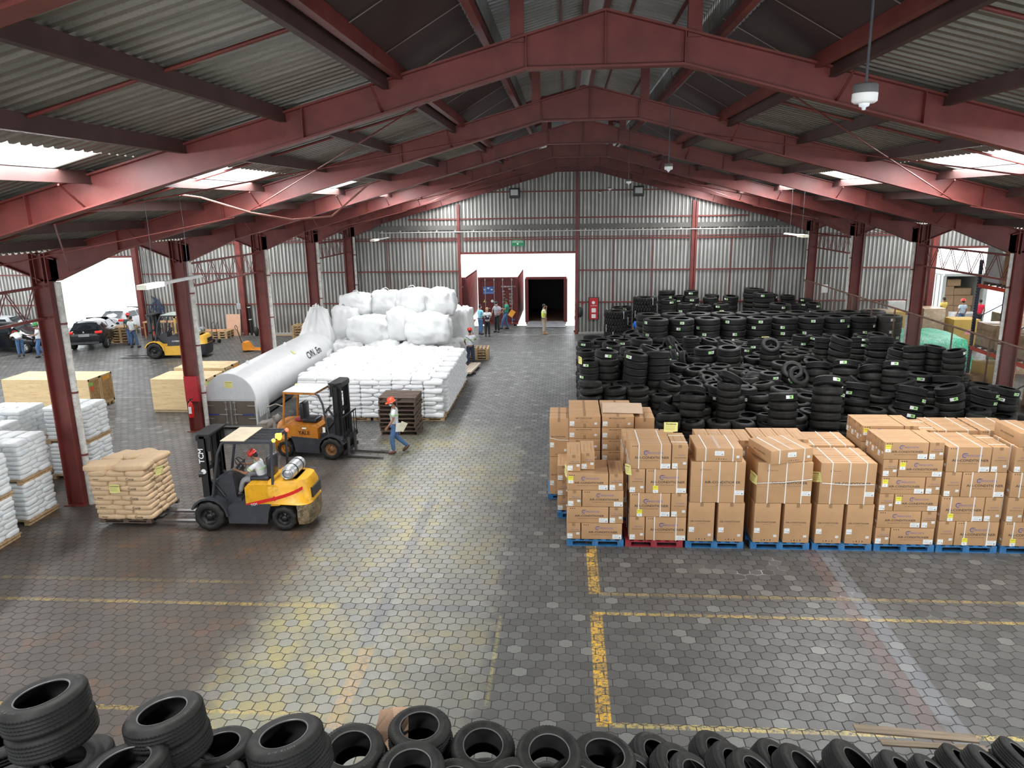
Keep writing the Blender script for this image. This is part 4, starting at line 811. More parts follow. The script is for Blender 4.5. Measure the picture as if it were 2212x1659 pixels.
stack_pinwheel('indoor', 6.50, PY + .02, .15, 6, True, WH[5], G1, (2, 3, 4, 5), 3, 3)
stack_pinwheel('outdoor', 7.76, PY + .02, .15, 4, True, WH[6], G1, (0, 1), 3, 4)
stack_pinwheel('outdoor', 9.06, PY + .02, .15, 4, False, WH[7], G1, (0,), 3, 5)
carton('flat', 9.6, PY + .5, .15 + 4 * .542, 0, 'flat brown carton on top of the eighth front pallet load', G1)
# second row
G2 = 'air conditioner cartons on the second row of pallets'; Y2 = 16.08
for i, x in enumerate((1.28, 2.95, 4.25, 5.25, 6.49, 7.72, 8.98)): pallet('b', PB, 'blue pallet in the second carton row, %s from the left' % nth(i + 1), (x + .615, Y2 + .55, 0), 0, 'pallets of the second carton row', 1.2 if i != 2 else 1.0, 1.02, .14)
pallet('b', PB, 'small blue pallet sticking out left of the second carton row', (.4, 16.85, 0), 0, None, 1.2, 1.0, .14)
for L in range(3): carton('indoor', -.05, 16.9, .14 + L * .377, PI / 2, 'low brown carton, end-on, %s layer, jutting out left behind the leftmost front pallet' % nth(L + 1), G2); carton('indoor', .26, 16.9, .14 + L * .377, PI / 2, 'low brown carton, inner one of the %s layer behind the leftmost front pallet' % nth(L + 1), G2)
for i, (x, nl) in enumerate(((1.30, 5), (6.50, 6), (7.75, 4), (8.99, 4))):
    st = ('indoor', 'indoor', 'outdoor', 'outdoor')[i]
    stack_pinwheel(st, x, Y2, .14, nl, i in (1, 3), ('the load behind the red front pallet', 'the load behind the sixth front pallet', 'the load behind the seventh front pallet', 'the load behind the eighth front pallet')[i], G2, (4, 5) if i == 1 else (), 3, 10 + i)
for i, (x, w) in enumerate(((2.97, 'third'), (4.22, 'fourth'))):
    for L in range(5):
        for k in range(4): carton('indoor', x + .155 + k * .303, Y2 + .50 + (.0 if L < 4 else .12 * i), .14 + L * .377, PI / 2, 'low brown carton, end-on, %s from left, %s layer, behind the %s front pallet' % (nth(k + 1), nth(L + 1), w), G2)
for q in range(2):
    for k, dx in enumerate((.30, .90)): carton('tall', 5.22 + dx, Y2 + .26 + q * .52, .14, 0, 'tall narrow carton, %s, %s, second row behind the fifth front pallet' % (('left', 'right')[k], ('front', 'rear')[q]), G2)
    carton('big', 5.82, Y2 + .26 + q * .52, .14 + .892, 0, 'large carton with white straps, %s, second row behind the fifth front pallet' % ('front', 'rear')[q], G2)
# third group at the back left
G3 = 'tall carton stacks behind on the left'; Y3 = 17.5
pallet('b', PB, 'blue pallet under the leftmost rear carton stack', (-.05, Y3 + .55, 0), 0, None, .8, 1.05, .12); pallet('b', PB, 'blue pallet under the wide carton stack with folded board', (1.6, Y3 + .75, 0), 0, None, 1.2, 1.4, .12); pallet('b', PB, 'blue pallet under the middle rear carton stack', (.75, Y3 + .75, 0), 0, None, .4, 1.4, .12)
for L in range(2): 
    c_ = carton('tall', -.17, Y3 + .27, .12 + L * 1.0, 0, 'tall narrow carton, %s of two, at the far left of the rear stacks' % ('lower', 'upper')[L], G3); c_.scale = (.86, 1, 1.12)
    c_ = carton('tall', -.17, Y3 + .80, .12 + L * 1.0, 0, 'tall narrow carton, %s, behind the far left one' % ('lower', 'upper')[L], G3); c_.scale = (.86, 1, 1.12)
for L in range(7):
    for q in range(2):
        carton('wide', .46, Y3 + .40 + q * .79, .13 + L * .292, 0, 'wide low carton, %s layer, %s, left rear stack' % (nth(L + 1), ('front', 'rear')[q]), G3)
        carton('wide', 1.27, Y3 + .40 + q * .79, .13 + L * .292, 0, 'wide low carton, %s layer, %s, rear stack under the loose board' % (nth(L + 1), ('front', 'rear')[q]), G3)
for L in range(2):
    c_ = carton('tall', 1.93, Y3 + .40, .13 + L * .99, 0, 'tall narrow carton, %s of two, right end of the rear stacks' % ('lower', 'upper')[L], G3, False, False); c_.scale = (.88, 1, 1.1)
    c_ = carton('tall', 1.93, Y3 + .93, .13 + L * .99, 0, 'tall narrow carton, %s, behind the right end one' % ('lower', 'upper')[L], G3, False, False); c_.scale = (.88, 1, 1.1)
BRD = mat('flat_board', (.58, .42, .29), .8, var=.04)
o = MB().box(-.5, .5, -.45, .45, 0, .012).obj('cardboard_sheet', BRD, None, (1.42, Y3 + .72, 2.19)); o.rotation_euler = (.02, .01, -.04); tag(o, 'loose flat cardboard sheet lying on the rear carton stack', 'cardboard sheet')
def note(name, loc, rot, label, txt='Pendiente', w=.3, h=.22):
    mb = MB(); mb.add([(-w / 2, 0, 0), (0, -.02, 0), (w / 2, 0, .01), (w / 2, -.01, h), (0, .01, h), (-w / 2, 0, h)], [(0, 1, 4, 5), (1, 2, 3, 4)]); put_text(mb, txt, .055, front(0, -.022, h * .84), 1, .02)
    for q in range(3): mb.box(-w * .38, w * .3, -.024, -.022, h * (.6 - q * .17), h * (.62 - q * .17), 2)
    o = mb.obj('paper_sign', [YPAP, INK, CBT], None, loc); o.rotation_euler = rot; tag(o, label, 'paper sign'); return o
note('n', (2.30, 15.80, 2.318), (0, 0, 0), 'yellow paper sign standing behind the red pallet load, before the tyres')
note('n', (.44, 22.7, 2.38), (0, 0, -1.2), 'yellow paper sign hung on the left end of the tyre stacks')
note('n', (3.93, PY + .1, 1.48), (0, .1, -1.3), 'yellow paper on the left side of the fourth pallet load'); note('n', (5.24, PY + .1, 1.5), (0, -.3, -1.2), 'yellow paper on the left side of the fifth pallet load'); note('n', (1.33, PY + .1, 1.62), (0, -.2, -1.2), 'yellow paper stuck between the two left front loads'); note('n', (9.0, PY + .3, 1.85), (0, -.1, -.6), 'yellow paper between seventh and eighth pallet loads'); note('n', (.01, PY + .3, 1.5), (0, .2, -1.3), 'yellow paper on the left side of the leftmost front load')
note('n', (8.15, 30.62, 1.62), (0, 0, 0), 'yellow paper sign before the truck tyres in mid row')
WRAPC = mat('clear_wrap_streak', (.75, .76, .76), .25)
for k, (a, b_) in enumerate((((3.95, PY - .015, 1.50), (5.1, PY - .015, 1.60)), ((5.3, PY - .015, 1.52), (6.35, PY - .015, 1.50)), ((-.40, Y3 - .02, 1.62), (.07, Y3 - .02, 1.56)))):
    tag(MB().tube([a, ((a[0] + b_[0]) / 2, a[1] - .005, (a[2] + b_[2]) / 2 - .02), b_], .008, 5).obj('wrap_string', WRAPC), ('twisted plastic wrap across the fourth front load', 'twisted plastic wrap across the fifth front load', 'twisted plastic wrap on the far left rear carton')[k], 'wrap')
# ------------------------------------------------------------------ people
def skin_mesh(name, joints, edges, mats, root=0, sub=1):
    bm = bmesh.new(); lay = bm.verts.layers.skin.verify(); vs = []
    for co, r in joints:
        v = bm.verts.new(co); v[lay].radius = (r, r) if not isinstance(r, tuple) else r; vs.append(v)
    for a, b_ in edges: bm.edges.new((vs[a], vs[b_]))
    vs[root][lay].use_root = True; me = bpy.data.meshes.new('tmp'); bm.to_mesh(me); bm.free()
    o = bpy.data.objects.new('tmp', me); COL.objects.link(o)
    m = o.modifiers.new('k', 'SKIN'); m.use_smooth_shade = True; m.branch_smoothing = .6
    s = o.modifiers.new('s', 'SUBSURF'); s.levels = sub; s.render_levels = sub
    dg = bpy.context.evaluated_depsgraph_get(); r = bpy.data.meshes.new_from_object(o.evaluated_get(dg)); r.name = name
    bpy.data.objects.remove(o); bpy.data.meshes.remove(me); r.materials.clear()
    for q in (mats if isinstance(mats, list) else [mats]): r.materials.append(q)
    for p in r.polygons: p.use_smooth = True; p.material_index = 0
    return r
def cloth(name, col, r=.8): return mat('cloth_' + name, col, r, var=.12, scale=9, bump=.25, bscale=22)
SKN = mat('skin_brown', (.33, .165, .10), .55, var=.06); SKP = mat('skin_tan', (.42, .24, .16), .55, var=.06); HAIR = mat('dark_hair', (.018, .014, .012), .6)
def lerp(a, b_, t): return tuple(x + (y - x) * t for x, y in zip(a, b_))
BASE = dict(pel=(0, 0, .95), wai=(0, 0, 1.10), che=(0, 0, 1.30), nkb=(0, -.01, 1.46), nk=(0, 0, 1.52), hd=(0, .015, 1.62),
            shL=(-.175, -.01, 1.42), elL=(-.235, -.02, 1.14), haL=(-.24, .08, .90), shR=(.175, -.01, 1.42), elR=(.235, -.02, 1.14), haR=(.24, .08, .90),
            hiL=(-.085, 0, .91), knL=(-.095, .03, .50), anL=(-.10, -.01, .09), hiR=(.085, 0, .91), knR=(.095, .03, .50), anR=(.10, -.01, .09))
def person(label, loc, rotz, shirt, trousers, shoes, pose=None, sk=SKN, helmet=None, hair=HAIR, stripe=None, vest=None, scale=1.0, mask=None, sleeves=.55, fat=1.0, toe=None, group=None):
    J = dict(BASE); J.update(pose or {}); V = {k: Vector(v) for k, v in J.items()}
    t = thing('person', label, 'person', loc, rotz, group); t.scale = (scale,) * 3
    hdir = (V['hd'] - V['nk']).normalized()
    pts = []; ed = []; ix = {}
    def P(k, co, r): ix[k] = len(pts); pts.append((tuple(co), r)); return ix[k]
    def E_(a, b_): ed.append((ix[a], ix[b_]))
    f = fat
    P('pel', V['pel'], (.10 * f, .08 * f)); P('wai', V['wai'], (.09 * f, .075 * f)); P('che', V['che'], (.095 * f, .075 * f)); P('nkb', V['nkb'], .065); P('nk', V['nk'], .05)
    P('hd', V['hd'] - hdir * .03, (.068, .078)); P('hd2', V['hd'] + hdir * .055, (.072, .088)); P('cr', V['hd'] + hdir * .10, (.045, .055))
    for a, b_ in (('pel', 'wai'), ('wai', 'che'), ('che', 'nkb'), ('nkb', 'nk'), ('nk', 'hd'), ('hd', 'hd2'), ('hd2', 'cr')): E_(a, b_)
    for s in 'LR':
        sx = -1 if s == 'L' else 1
        P('sh' + s, V['sh' + s], .040); P('um' + s, V['sh' + s].lerp(V['el' + s], .5), .045); P('el' + s, V['el' + s], .037); P('fm' + s, V['el' + s].lerp(V['ha' + s], .45), .036); P('wr' + s, V['ha' + s], (.024, .028))
        fd = (V['ha' + s] - V['el' + s]).normalized(); P('pa' + s, V['ha' + s] + fd * .055, (.024, .034))
        for a, b_ in (('che', 'sh' + s), ('sh' + s, 'um' + s), ('um' + s, 'el' + s), ('el' + s, 'fm' + s), ('fm' + s, 'wr' + s), ('wr' + s, 'pa' + s)): E_(a, b_)
        side = fd.cross(Vector((1, 0, 0))); side = side.normalized() if side.length > .1 else Vector((0, 1, 0)); pal = fd.cross(side) * sx
        for q in range(4):
            b0 = V['ha' + s] + fd * .085 + side * (.027 - .018 * q); L = (.034, .040, .037, .028)[q]
            P('f%s%d' % (s, q), b0, .0085); P('g%s%d' % (s, q), b0 + fd * L - pal * .012, .0078); P('h%s%d' % (s, q), b0 + fd * L * 1.6 - pal * .032, .007)
            E_('pa' + s, 'f%s%d' % (s, q)); E_('f%s%d' % (s, q), 'g%s%d' % (s, q)); E_('g%s%d' % (s, q), 'h%s%d' % (s, q))
        P('t1' + s, V['ha' + s] + fd * .045 + side * .04, .0105); P('t2' + s, V['ha' + s] + fd * .075 + side * .052 - pal * .01, .009); E_('pa' + s, 't1' + s); E_('t1' + s, 't2' + s)
        P('hi' + s, V['hi' + s], .07 * f); P('th' + s, V['hi' + s].lerp(V['kn' + s], .5), .06 * f); P('kn' + s, V['kn' + s], .055); P('ca' + s, V['kn' + s].lerp(V['an' + s], .4), .052); P('an' + s, V['an' + s], .036)
        td = Vector((toe or {}).get(s, (sx * .02, .13, -.045))); P('to' + s, V['an' + s] + td, .03)
        for a, b_ in (('pel', 'hi' + s), ('hi' + s, 'th' + s), ('th' + s, 'kn' + s), ('kn' + s, 'ca' + s), ('ca' + s, 'an' + s), ('an' + s, 'to' + s)): E_(a, b_)
    me = skin_mesh('body', pts, ed, sk, 0, 1); body = link('body', me, t)
    up = hdir; fdir = Vector((0, 1, 0)); fdir = (fdir - up * fdir.dot(up)).normalized(); rt = fdir.cross(up)
    if 'face' in J: fdir = Vector(J['face']).normalized(); fdir = (fdir - up * fdir.dot(up)).normalized(); rt = fdir.cross(up)
    HM_ = Matrix((rt, fdir, up)).transposed().to_4x4(); HM_.translation = V['hd']
    fe = MB(); fe.ell((0, .098, -.015), (.014, .02, .022), 8, 0, HM_)
    for sx in (-1, 1): fe.ell((sx * .077, .0, 0), (.01, .02, .03), 8, 0, HM_)
    fe.obj('nose_and_ears', sk, t)
    ey = MB()
    for sx in (-1, 1): ey.ell((sx * .03, .083, .018), (.012, .008, .006), 8, 0, HM_); ey.box(sx * .03 - .016, sx * .03 + .016, .08, .09, .034, .039, 0, HM_)
    ey.box(-.022, .022, .082, .088, -.058, -.052, 0, HM_); ey.obj('eyes_and_mouth', HAIR, t)
    if mask is not None: MB().ell((0, .055, -.04), (.06, .05, .045), 10, 0, HM_).obj('face_mask', mask, t)
    if hair is not None:
        h = MB(); h.ell((0, -.018, .038), (.083, .095, .088), 14, 0, HM_); h.ell((0, -.05, -.01), (.072, .055, .07), 12, 0, HM_); link('hair', h.mesh('hair', hair), t)
    if helmet is not None:
        h = MB(); h.lathe([(.142, .040), (.122, .05), (.120, .085), (.112, .12), (.09, .150), (.05, .168), (.0, .174)], 22, 0, HM_); h.lathe([(.142, .036), (.12, .042), (.0, .045)], 22, 0, HM_); h.box(-.075, .075, .10, .19, .042, .052, 0, HM_); h.box(-.012, .012, -.10, .10, .13, .186, 0, HM_); h.obj('hard_hat', helmet, t)
    # clothes over the same skeleton
    def sub(keys, rad, edges, mt, nm, ex=None, root=0):
        p2 = [(tuple(ex[k][0]) if ex and k in ex else pts[ix[k]][0], rad[k]) for k in keys]; kk = {k: i for i, k in enumerate(keys)}
        return link(nm, skin_mesh(nm, p2, [(kk[a], kk[b_]) for a, b_ in edges], mt, root, 1), t)
    ks = ['wai', 'che', 'nkb', 'pel']; rd = {'wai': (.175 * f, .145 * f), 'che': (.19 * f, .155 * f), 'nkb': .10, 'pel': (.17 * f, .145 * f)}; ee = [('pel', 'wai'), ('wai', 'che'), ('che', 'nkb')]; ex = {'nkb': (V['nkb'] - Vector((0, 0, .02)),)}
    for s in 'LR':
        ks += ['sh' + s, 'se' + s]; rd['sh' + s] = .085; rd['se' + s] = .074 if sleeves < .9 else .055; ee += [('che', 'sh' + s), ('sh' + s, 'se' + s)]
        en = V['sh' + s].lerp(V['el' + s], min(1, sleeves * 1.4)); ex['se' + s] = (en,)
        if sleeves > .9: ks.append('sf' + s); rd['sf' + s] = .048; ee.append(('se' + s, 'sf' + s)); ex['se' + s] = (V['el' + s],); ex['sf' + s] = (V['ha' + s].lerp(V['el' + s], .12),)
    sub(ks, rd, ee, shirt, 'shirt', ex)
    ks = ['pel']; rd = {'pel': (.135 * f, .12 * f)}; ee = []; ex2 = {'pel': (V['pel'] + Vector((0, 0, .07)),), 'hiL': (V['hiL'].lerp(V['knL'], .12),), 'hiR': (V['hiR'].lerp(V['knR'], .12),)}
    for s in 'LR': ks += ['hi' + s, 'th' + s, 'kn' + s, 'ca' + s, 'an' + s]; rd.update({'hi' + s: .108 * f, 'th' + s: .098 * f, 'kn' + s: .082, 'ca' + s: .074, 'an' + s: .064}); ee += [('pel', 'hi' + s), ('hi' + s, 'th' + s), ('th' + s, 'kn' + s), ('kn' + s, 'ca' + s), ('ca' + s, 'an' + s)]
    sub(ks, rd, ee, trousers, 'trousers', ex2)
    for s in 'LR':
        td = Vector((toe or {}).get(s, ((-1 if s == 'L' else 1) * .02, .13, -.045))); a = V['an' + s]; sh = MB(); d = td.normalized(); mid = a + td * .45 + Vector((0, 0, -.02))
        q = Matrix.Translation(mid) @ Vector((0, 1, 0)).rotation_difference(Vector((d.x, d.y, 0 if abs(d.z) < .6 else d.z)).normalized()).to_matrix().to_4x4()
        sh.ell((0, 0, 0), (.05, .145, .055), 12, 0, q); sh.obj('shoe', shoes, t)
    if stripe is not None:      # reflective bands round chest and sleeves
        n = (V['che'] - V['wai']).normalized(); q = Vector((0, 0, 1)).rotation_difference(n).to_matrix().to_4x4(); st = MB(); c = V['wai'].lerp(V['che'], .75)
        st.lathe([(1, -.012), (1, .012)], 24, 0, Matrix.Translation(c) @ q @ Matrix.Diagonal((.178 * f, .15 * f, 1, 1)))
        for s in 'LR':
            a, b_ = V['sh' + s], V['el' + s]; n = (b_ - a).normalized(); q = Vector((0, 0, 1)).rotation_difference(n).to_matrix().to_4x4(); st.lathe([(.073, -.012), (.073, .012)], 14, 0, Matrix.Translation(a.lerp(b_, .52)) @ q)
        st.obj('reflective_band', stripe, t)
    if vest is not None:
        ks = ['pel', 'wai', 'che', 'nkb', 'shL', 'shR']; rd = {'pel': (.19 * f, .16 * f), 'wai': (.19 * f, .16 * f), 'che': (.205 * f, .168 * f), 'nkb': .105, 'shL': .088, 'shR': .088}
        sub(ks, rd, [('pel', 'wai'), ('wai', 'che'), ('che', 'nkb'), ('che', 'shL'), ('che', 'shR')], vest, 'vest', {'nkb': (V['nkb'] - Vector((0, 0, .05)),), 'shL': (lerp(V['shL'], V['che'], .15),), 'shR': (lerp(V['shR'], V['che'], .15),)})
    return t
ORH = mat('orange_helmet', (.80, .10, .035), .3, var=.03); REDH = mat('red_helmet', (.62, .03, .02), .3, var=.03)
SHW = cloth('white_shirt', (.70, .73, .76)); JEAN = cloth('blue_jeans', (.07, .15, .30)); BRSH = mat('brown_shoe', (.09, .045, .03), .6); BLS = mat('black_shoe', (.015, .015, .015), .5)
GRS = mat('lime_reflective', (.35, .70, .15), .4); MSK = mat('light_blue_mask', (.55, .68, .75), .8); GREYT = cloth('grey_trousers', (.30, .30, .32))
# the walking worker with papers
W1 = person('worker in orange hard hat, white shirt and jeans walking past brown pallets, holding papers', (-5.10, 20.98, 0), math.radians(112), SHW, JEAN, BRSH, dict(
    pel=(0, .02, .93), wai=(0, .03, 1.08), che=(0, .03, 1.28), nkb=(0, .02, 1.44), nk=(0, .04, 1.50), hd=(0, .075, 1.60), shL=(-.17, .06, 1.40), elL=(-.25, .10, 1.12), haL=(-.24, .26, .94), shR=(.17, -.02, 1.40), elR=(.25, -.12, 1.14), haR=(.26, -.02, .90),
    hiL=(-.085, .02, .90), knL=(-.09, .14, .50), anL=(-.09, .10, .09), hiR=(.085, .0, .90), knR=(.09, -.02, .50), anR=(.09, -.36, .16)), SKN, ORH, HAIR, GRS, mask=MSK, scale=.98, toe={'L': (-.01, .13, -.045), 'R': (.01, .11, -.09)})
o = MB().box(-.11, .11, -.004, .004, -.15, .15).obj('paper_sheaf', mat('cream_paper', (.78, .76, .58), .8), None, (-4.86, 20.86, .86)); o.rotation_euler = (.2, .5, .7); tag(o, 'cream papers held in the hand of the worker with orange hard hat', 'papers')
o = MB().box(-.08, .08, -.004, .004, -.14, .14).obj('paper_sheet', LWH, None, (-4.98, 20.84, .84)); o.rotation_euler = (.1, .1, .5); tag(o, 'white sheet in front of the cream papers held by the walking worker', 'papers')

# ------------------------------------------------------------------ forklifts
FY = mat('forklift_yellow', (.72, .36, .012), .35, var=.06, dirt=(.20, .10, .02), dirt_amt=.35); FO = mat('forklift_orange', (.52, .19, .018), .4, var=.1, dirt=(.08, .035, .02), dirt_amt=.6)
FYC = mat('caterpillar_yellow', (.70, .40, .05), .4, var=.06); FD = mat('forklift_charcoal', (.035, .038, .045), .45, var=.15, dirt=(.10, .09, .08), dirt_amt=.3); FB = mat('forklift_black', (.012, .012, .013), .4, var=.1)
SEATM = mat('seat_vinyl', (.02, .022, .03), .3); FORKM = mat('fork_steel', (.16, .15, .15), .28, .7, var=.2); RSTR = mat('red_stripe', (.62, .02, .015), .4); RUSTY = mat('camouflage_scuffed', (.16, .115, .06), .7, var=.5, scale=7, dirt=(.45, .40, .30), dirt_amt=.6)
LAMPA = mat('amber_lamp', (.9, .55, .05), .3, emit=(1.0, .55, .08), es=1.6); LAMPR = mat('red_lamp', (.5, .03, .02), .3, emit=(1.0, .25, .12), es=1.2); SILV = mat('silver_tank', (.55, .57, .58), .3, .6, var=.1); CREAM = mat('dusty_canopy', (.50, .42, .30), .7, var=.1)
def wheel(t, x, y, R, w, rim, hubc):
    sgn = 1 if y > 0 else -1
    M = Matrix.Translation((x, y, R)) @ Matrix.Rotation(PI / 2, 4, 'X')
    n = 40
    prof = [(R * .55, -w / 2 + .02), (R * .6, -w / 2), (R * .85, -w / 2), (R * .97, -w / 2 + .03), (R, -w / 2 + .06), (R, w / 2 - .06), (R * .97, w / 2 - .03), (R * .85, w / 2), (R * .6, w / 2), (R * .55, w / 2 - .02)]
    o = MB().lathe(prof, n, 0, M, True, lambda k, j, r: -.018 if (r > R * .96 and k % 4 < 2) else 0).obj('wheel', RUBT, t)
    h = MB(); h.lathe([(R * .56, -w / 2 + .03), (R * .5, -w / 2 + .09), (R * .25, -w / 2 + .09), (R * .22, -w / 2 + .05), (R * .15, -w / 2 + .03), (0, -w / 2 + .03)], 20, 0, M); h.lathe([(R * .56, w / 2 - .03), (R * .5, w / 2 - .09), (R * .25, w / 2 - .09), (R * .22, w / 2 - .05), (R * .15, w / 2 - .03), (0, w / 2 - .03)], 20, 0, M)
    for k in range(6):
        a = k * PI / 3
        for z in (-w / 2 + .06, w / 2 - .06): h.ell((R * .33 * math.cos(a), R * .33 * math.sin(a), z), (.018, .018, .03), 6, 0, M)
    h.obj('rim', rim, o); return o
def forklift(label, loc, rotz, c):
    t = thing('forklift', label, 'forklift', loc, rotz); hw = c.get('hw', .53); wb = c['wb'] / 2; B, D = c['body'], c['frame']
    Rf, Rr = c['Rf'], c['Rr']
    for y in (hw - .03, -hw + .03): wheel(t, wb, y, Rf, .26, c['rimf'], 0)
    for y in (hw - .10, -hw + .10): wheel(t, -wb, y, Rr, .22, c['rimr'], 0)
    m = MB(); xr = -wb + Rr + .09; xf = wb - Rf - .07
    m.prism([(xr, .17), (xf, .17), (xf + .02, .50), (xf - .05, .62), (xr - .12, .66), (xr - .05, .45)], -hw, hw, 'y')
    arch = [(wb + (Rf + .10) * math.cos(a), Rf + (Rf + .10) * math.sin(a)) for a in [PI * q / 8 for q in range(1, 9)]]
    inner = [(wb + (Rf + .05) * math.cos(a), Rf + (Rf + .05) * math.sin(a)) for a in [PI * q / 8 for q in range(8, 0, -1)]]
    fen = MB()
    for y0, y1 in ((hw - .2, hw + .06), (-hw - .06, -hw + .2)): fen.prism(arch + inner, y0, y1, 'y')
    m.box(xf - .25, wb + .28, -hw + .22, hw - .22, .25, .72)
    m.obj('chassis', D if not c.get('low_yellow') else B, t); fen.obj('fender', D if not c.get('low_yellow') else B, t)
    # hood with rounded top, and counterweight behind
    zt = c['zt']; x0, x1 = c['hood']
    hd = MB(); hd.prism([(x1, .56), (x1, zt - .08), (x1 - .07, zt), (x0 + .1, zt), (x0, zt - .04), (x0, .62)], -hw + .02, hw - .02, 'y'); hood = hd.obj('hood', B if not c.get('low_yellow') else D, t)
    xc1, xc0 = c['cw']; cw = MB(); n = 10; lo = []; 
    ring = lambda s, z, e: [(xc1 + (xc0 - xc1) * math.sin(PI / 2 * q / n) ** .8 * s, hw * e * math.cos(PI / 2 * q / n) ** .45, z) for q in range(n + 1)]
    xw = min(xc0, -wb - Rr - .03); lv = [(.90, .15, .90, xw), (1.0, .28, 1.0, xw), (1.0, 2 * Rr + .04, 1.0, xw), (1.0, 2 * Rr + .06, 1.0, xc0), (.98, zt - .1, 1.0, xc0), (.90, zt + c.get('hump', .05), .88, xc0)]
    vs = []
    for s, z, e, xs_ in lv:
        r_ = [(xc1 + (xs_ - xc1) * (1 - s * math.sin(PI / 2 * (n - q) / n) ** .55) if 0 else xs_ + (xc1 - xs_) * s * math.sin(PI / 2 * q / n) ** .9, hw * e * math.cos(PI / 2 * q / n) ** .40, z) for q in range(n + 1)]; full = r_ + [(x, -y, z_) for x, y, z_ in r_[::-1][1:]]; vs += full
    k = 2 * n + 1; fs = []; fm = []
    for j in range(len(lv) - 1):
        for q in range(k - 1): fs.append((j * k + q, j * k + q + 1, (j + 1) * k + q + 1, (j + 1) * k + q))
    cwm = MB(); cwm.add(vs, fs[:2 * (k - 1)], 1, True); cwm.add(vs, fs[2 * (k - 1):], 0, True); cwm.add(vs, [tuple(range((len(lv) - 1) * k, len(lv) * k)), tuple(range(k))[::-1], tuple(j * k for j in range(len(lv))) + tuple(j * k + k - 1 for j in range(len(lv)))[::-1]], 0)
    cwm.obj('counterweight', [B if not c.get('cw_dark') else D, c.get('cwlow', D)], t)
    MB().box(xc1 - .012, xc1 + .1, -.28, .28, .74, zt - .14).obj('radiator_grille', FB, t)
    MB().box(min(xc0, -wb - Rr) - .02, xr + .1, -hw + .24, hw - .24, .3, .68).obj('axle_housing', D, t)
    if c.get('stripe'):
        s = MB()
        for y in (hw - .012, -hw + .012):
            yy = y + (.006 if y > 0 else -.006); s.add([(x1 + .0, yy, .57), (xc0, yy * 1.0, .72), (xc0, yy, .80), (x1, yy, .66)], [(0, 1, 2, 3)])
            cv_ = [(xc0 + (xc1 - xc0) * math.sin(PI / 2 * q / 10) ** .9, (hw + .006) * math.cos(PI / 2 * q / 10) ** .40 * (1 if y > 0 else -1)) for q in range(7)]; s.add([(x_, y_ + (.004 if y > 0 else -.004), .72 + .045 * q) for q, (x_, y_) in enumerate(cv_)] + [(x_, y_ + (.004 if y > 0 else -.004), .80 + .045 * q) for q, (x_, y_) in enumerate(cv_)], [(q, q + 1, q + 8, q + 7) for q in range(6)])
        so2 = s.obj('stripe', RSTR, hood); q = MB(); put_text(q, 'TCM', .075, Matrix.Translation((x1 - .2, hw + .004, .645)) @ Matrix.Rotation(PI, 4, 'Z') @ Matrix.Rotation(PI / 2, 4, 'X') @ Matrix.Rotation(.22, 4, 'Z'), 0, .03); q.obj('stripe_lettering', LWH, hood)
        MB().add([(x1 - .62, hw + .003, .80), (x1 - .69, hw + .003, .87), (x1 - .76, hw + .003, .80), (x1 - .69, hw + .003, .73)], [(0, 1, 2, 3)]).obj('warning_diamond', mat('pink_red', (.75, .05, .12), .5), hood)
    if c.get('text'):
        q = MB(); tx, sz, px, pz, side = c['text']; put_text(q, tx, sz, (Matrix.Translation((px, -hw - .002 + (.0), pz)) @ Matrix.Rotation(PI / 2, 4, 'X')) if side < 0 else (Matrix.Translation((px, hw + .004, pz)) @ Matrix.Rotation(PI, 4, 'Z') @ Matrix.Rotation(PI / 2, 4, 'X')), 0, .02); q.obj('maker_lettering', c.get('textm', INK), hood)
    # overhead guard
    gx0, gx1, gz = c['guard']; g = c['gm']; fr = MB(); pf = c.get('pillar_foot', (wb - .05, .80)); pr = c.get('rear_foot', (gx0 + .02, zt))
    for y in (hw - .06, -hw + .06):
        fr_pts = [(pf[0], y, pf[1]), (gx1 + .10, y * .97, gz - .32), (gx1 - .02, y * .95, gz - .06), (gx1 - .14, y * .95, gz)]
        for a, b_ in zip(fr_pts, fr_pts[1:]): fr.cyl(a, b_, .033, n=8)
    fr.obj('front_pillars', c.get('gmf', g), t)
    for y in (hw - .06, -hw + .06): MB().cyl((pr[0], y, pr[1]), (gx0, y * .97, gz - .02), .036, n=8).obj('rear_pillar', g, t)
    rf = MB(); yy = hw - .06
    for y in (yy, -yy): rf.box(gx0 - .03, gx1 - .1, y - .03, y + .03, gz - .04, gz + .03)
    for x in (gx0, gx1 - .12): rf.box(x - .03, x + .03, -yy, yy, gz - .035, gz + .03)
    for q in range(7): y = -yy + .12 + (2 * yy - .24) * q / 6; rf.box(gx0, gx1 - .12, y - .018, y + .018, gz - .02, gz + .025)
    roof = rf.obj('overhead_guard', g, t)
    if c.get('canopy'): a0, a1, cm_ = c['canopy']; MB().box(a0, a1, -hw, hw, gz + .028, gz + .045).obj('canopy_sheet', cm_, t)
    for q, (x, y) in enumerate(c.get('lamps', [])): MB().ell((x, y, gz + .02), (.05, .05, .045), 10).obj('lamp', LAMPR if q % 2 else LAMPA, t)
    # mast
    mx0, mx1, mz = c['mast']; mw = hw - .14; outer = MB()
    for y in (mw, -mw): outer.box(mx0, mx1 - .1, y - .05, y + .05, .08, mz * .98); outer.box(mx0, mx0 + .02, y - .07, y + .07, .08, mz * .98)
    outer.obj('outer_mast', c['mastm'], t); inn = MB()
    for y in (mw - .11, -mw + .11): inn.box(mx0 + .06, mx1 - .04, y - .04, y + .04, .12, mz)
    inn.box(mx0 + .02, mx1 - .04, -mw, mw, mz - .10, mz + .02); inn.box(mx0 + .04, mx1 - .08, -mw, mw, mz * .62, mz * .62 + .1); inn.obj('inner_mast', c['mastm'], t)
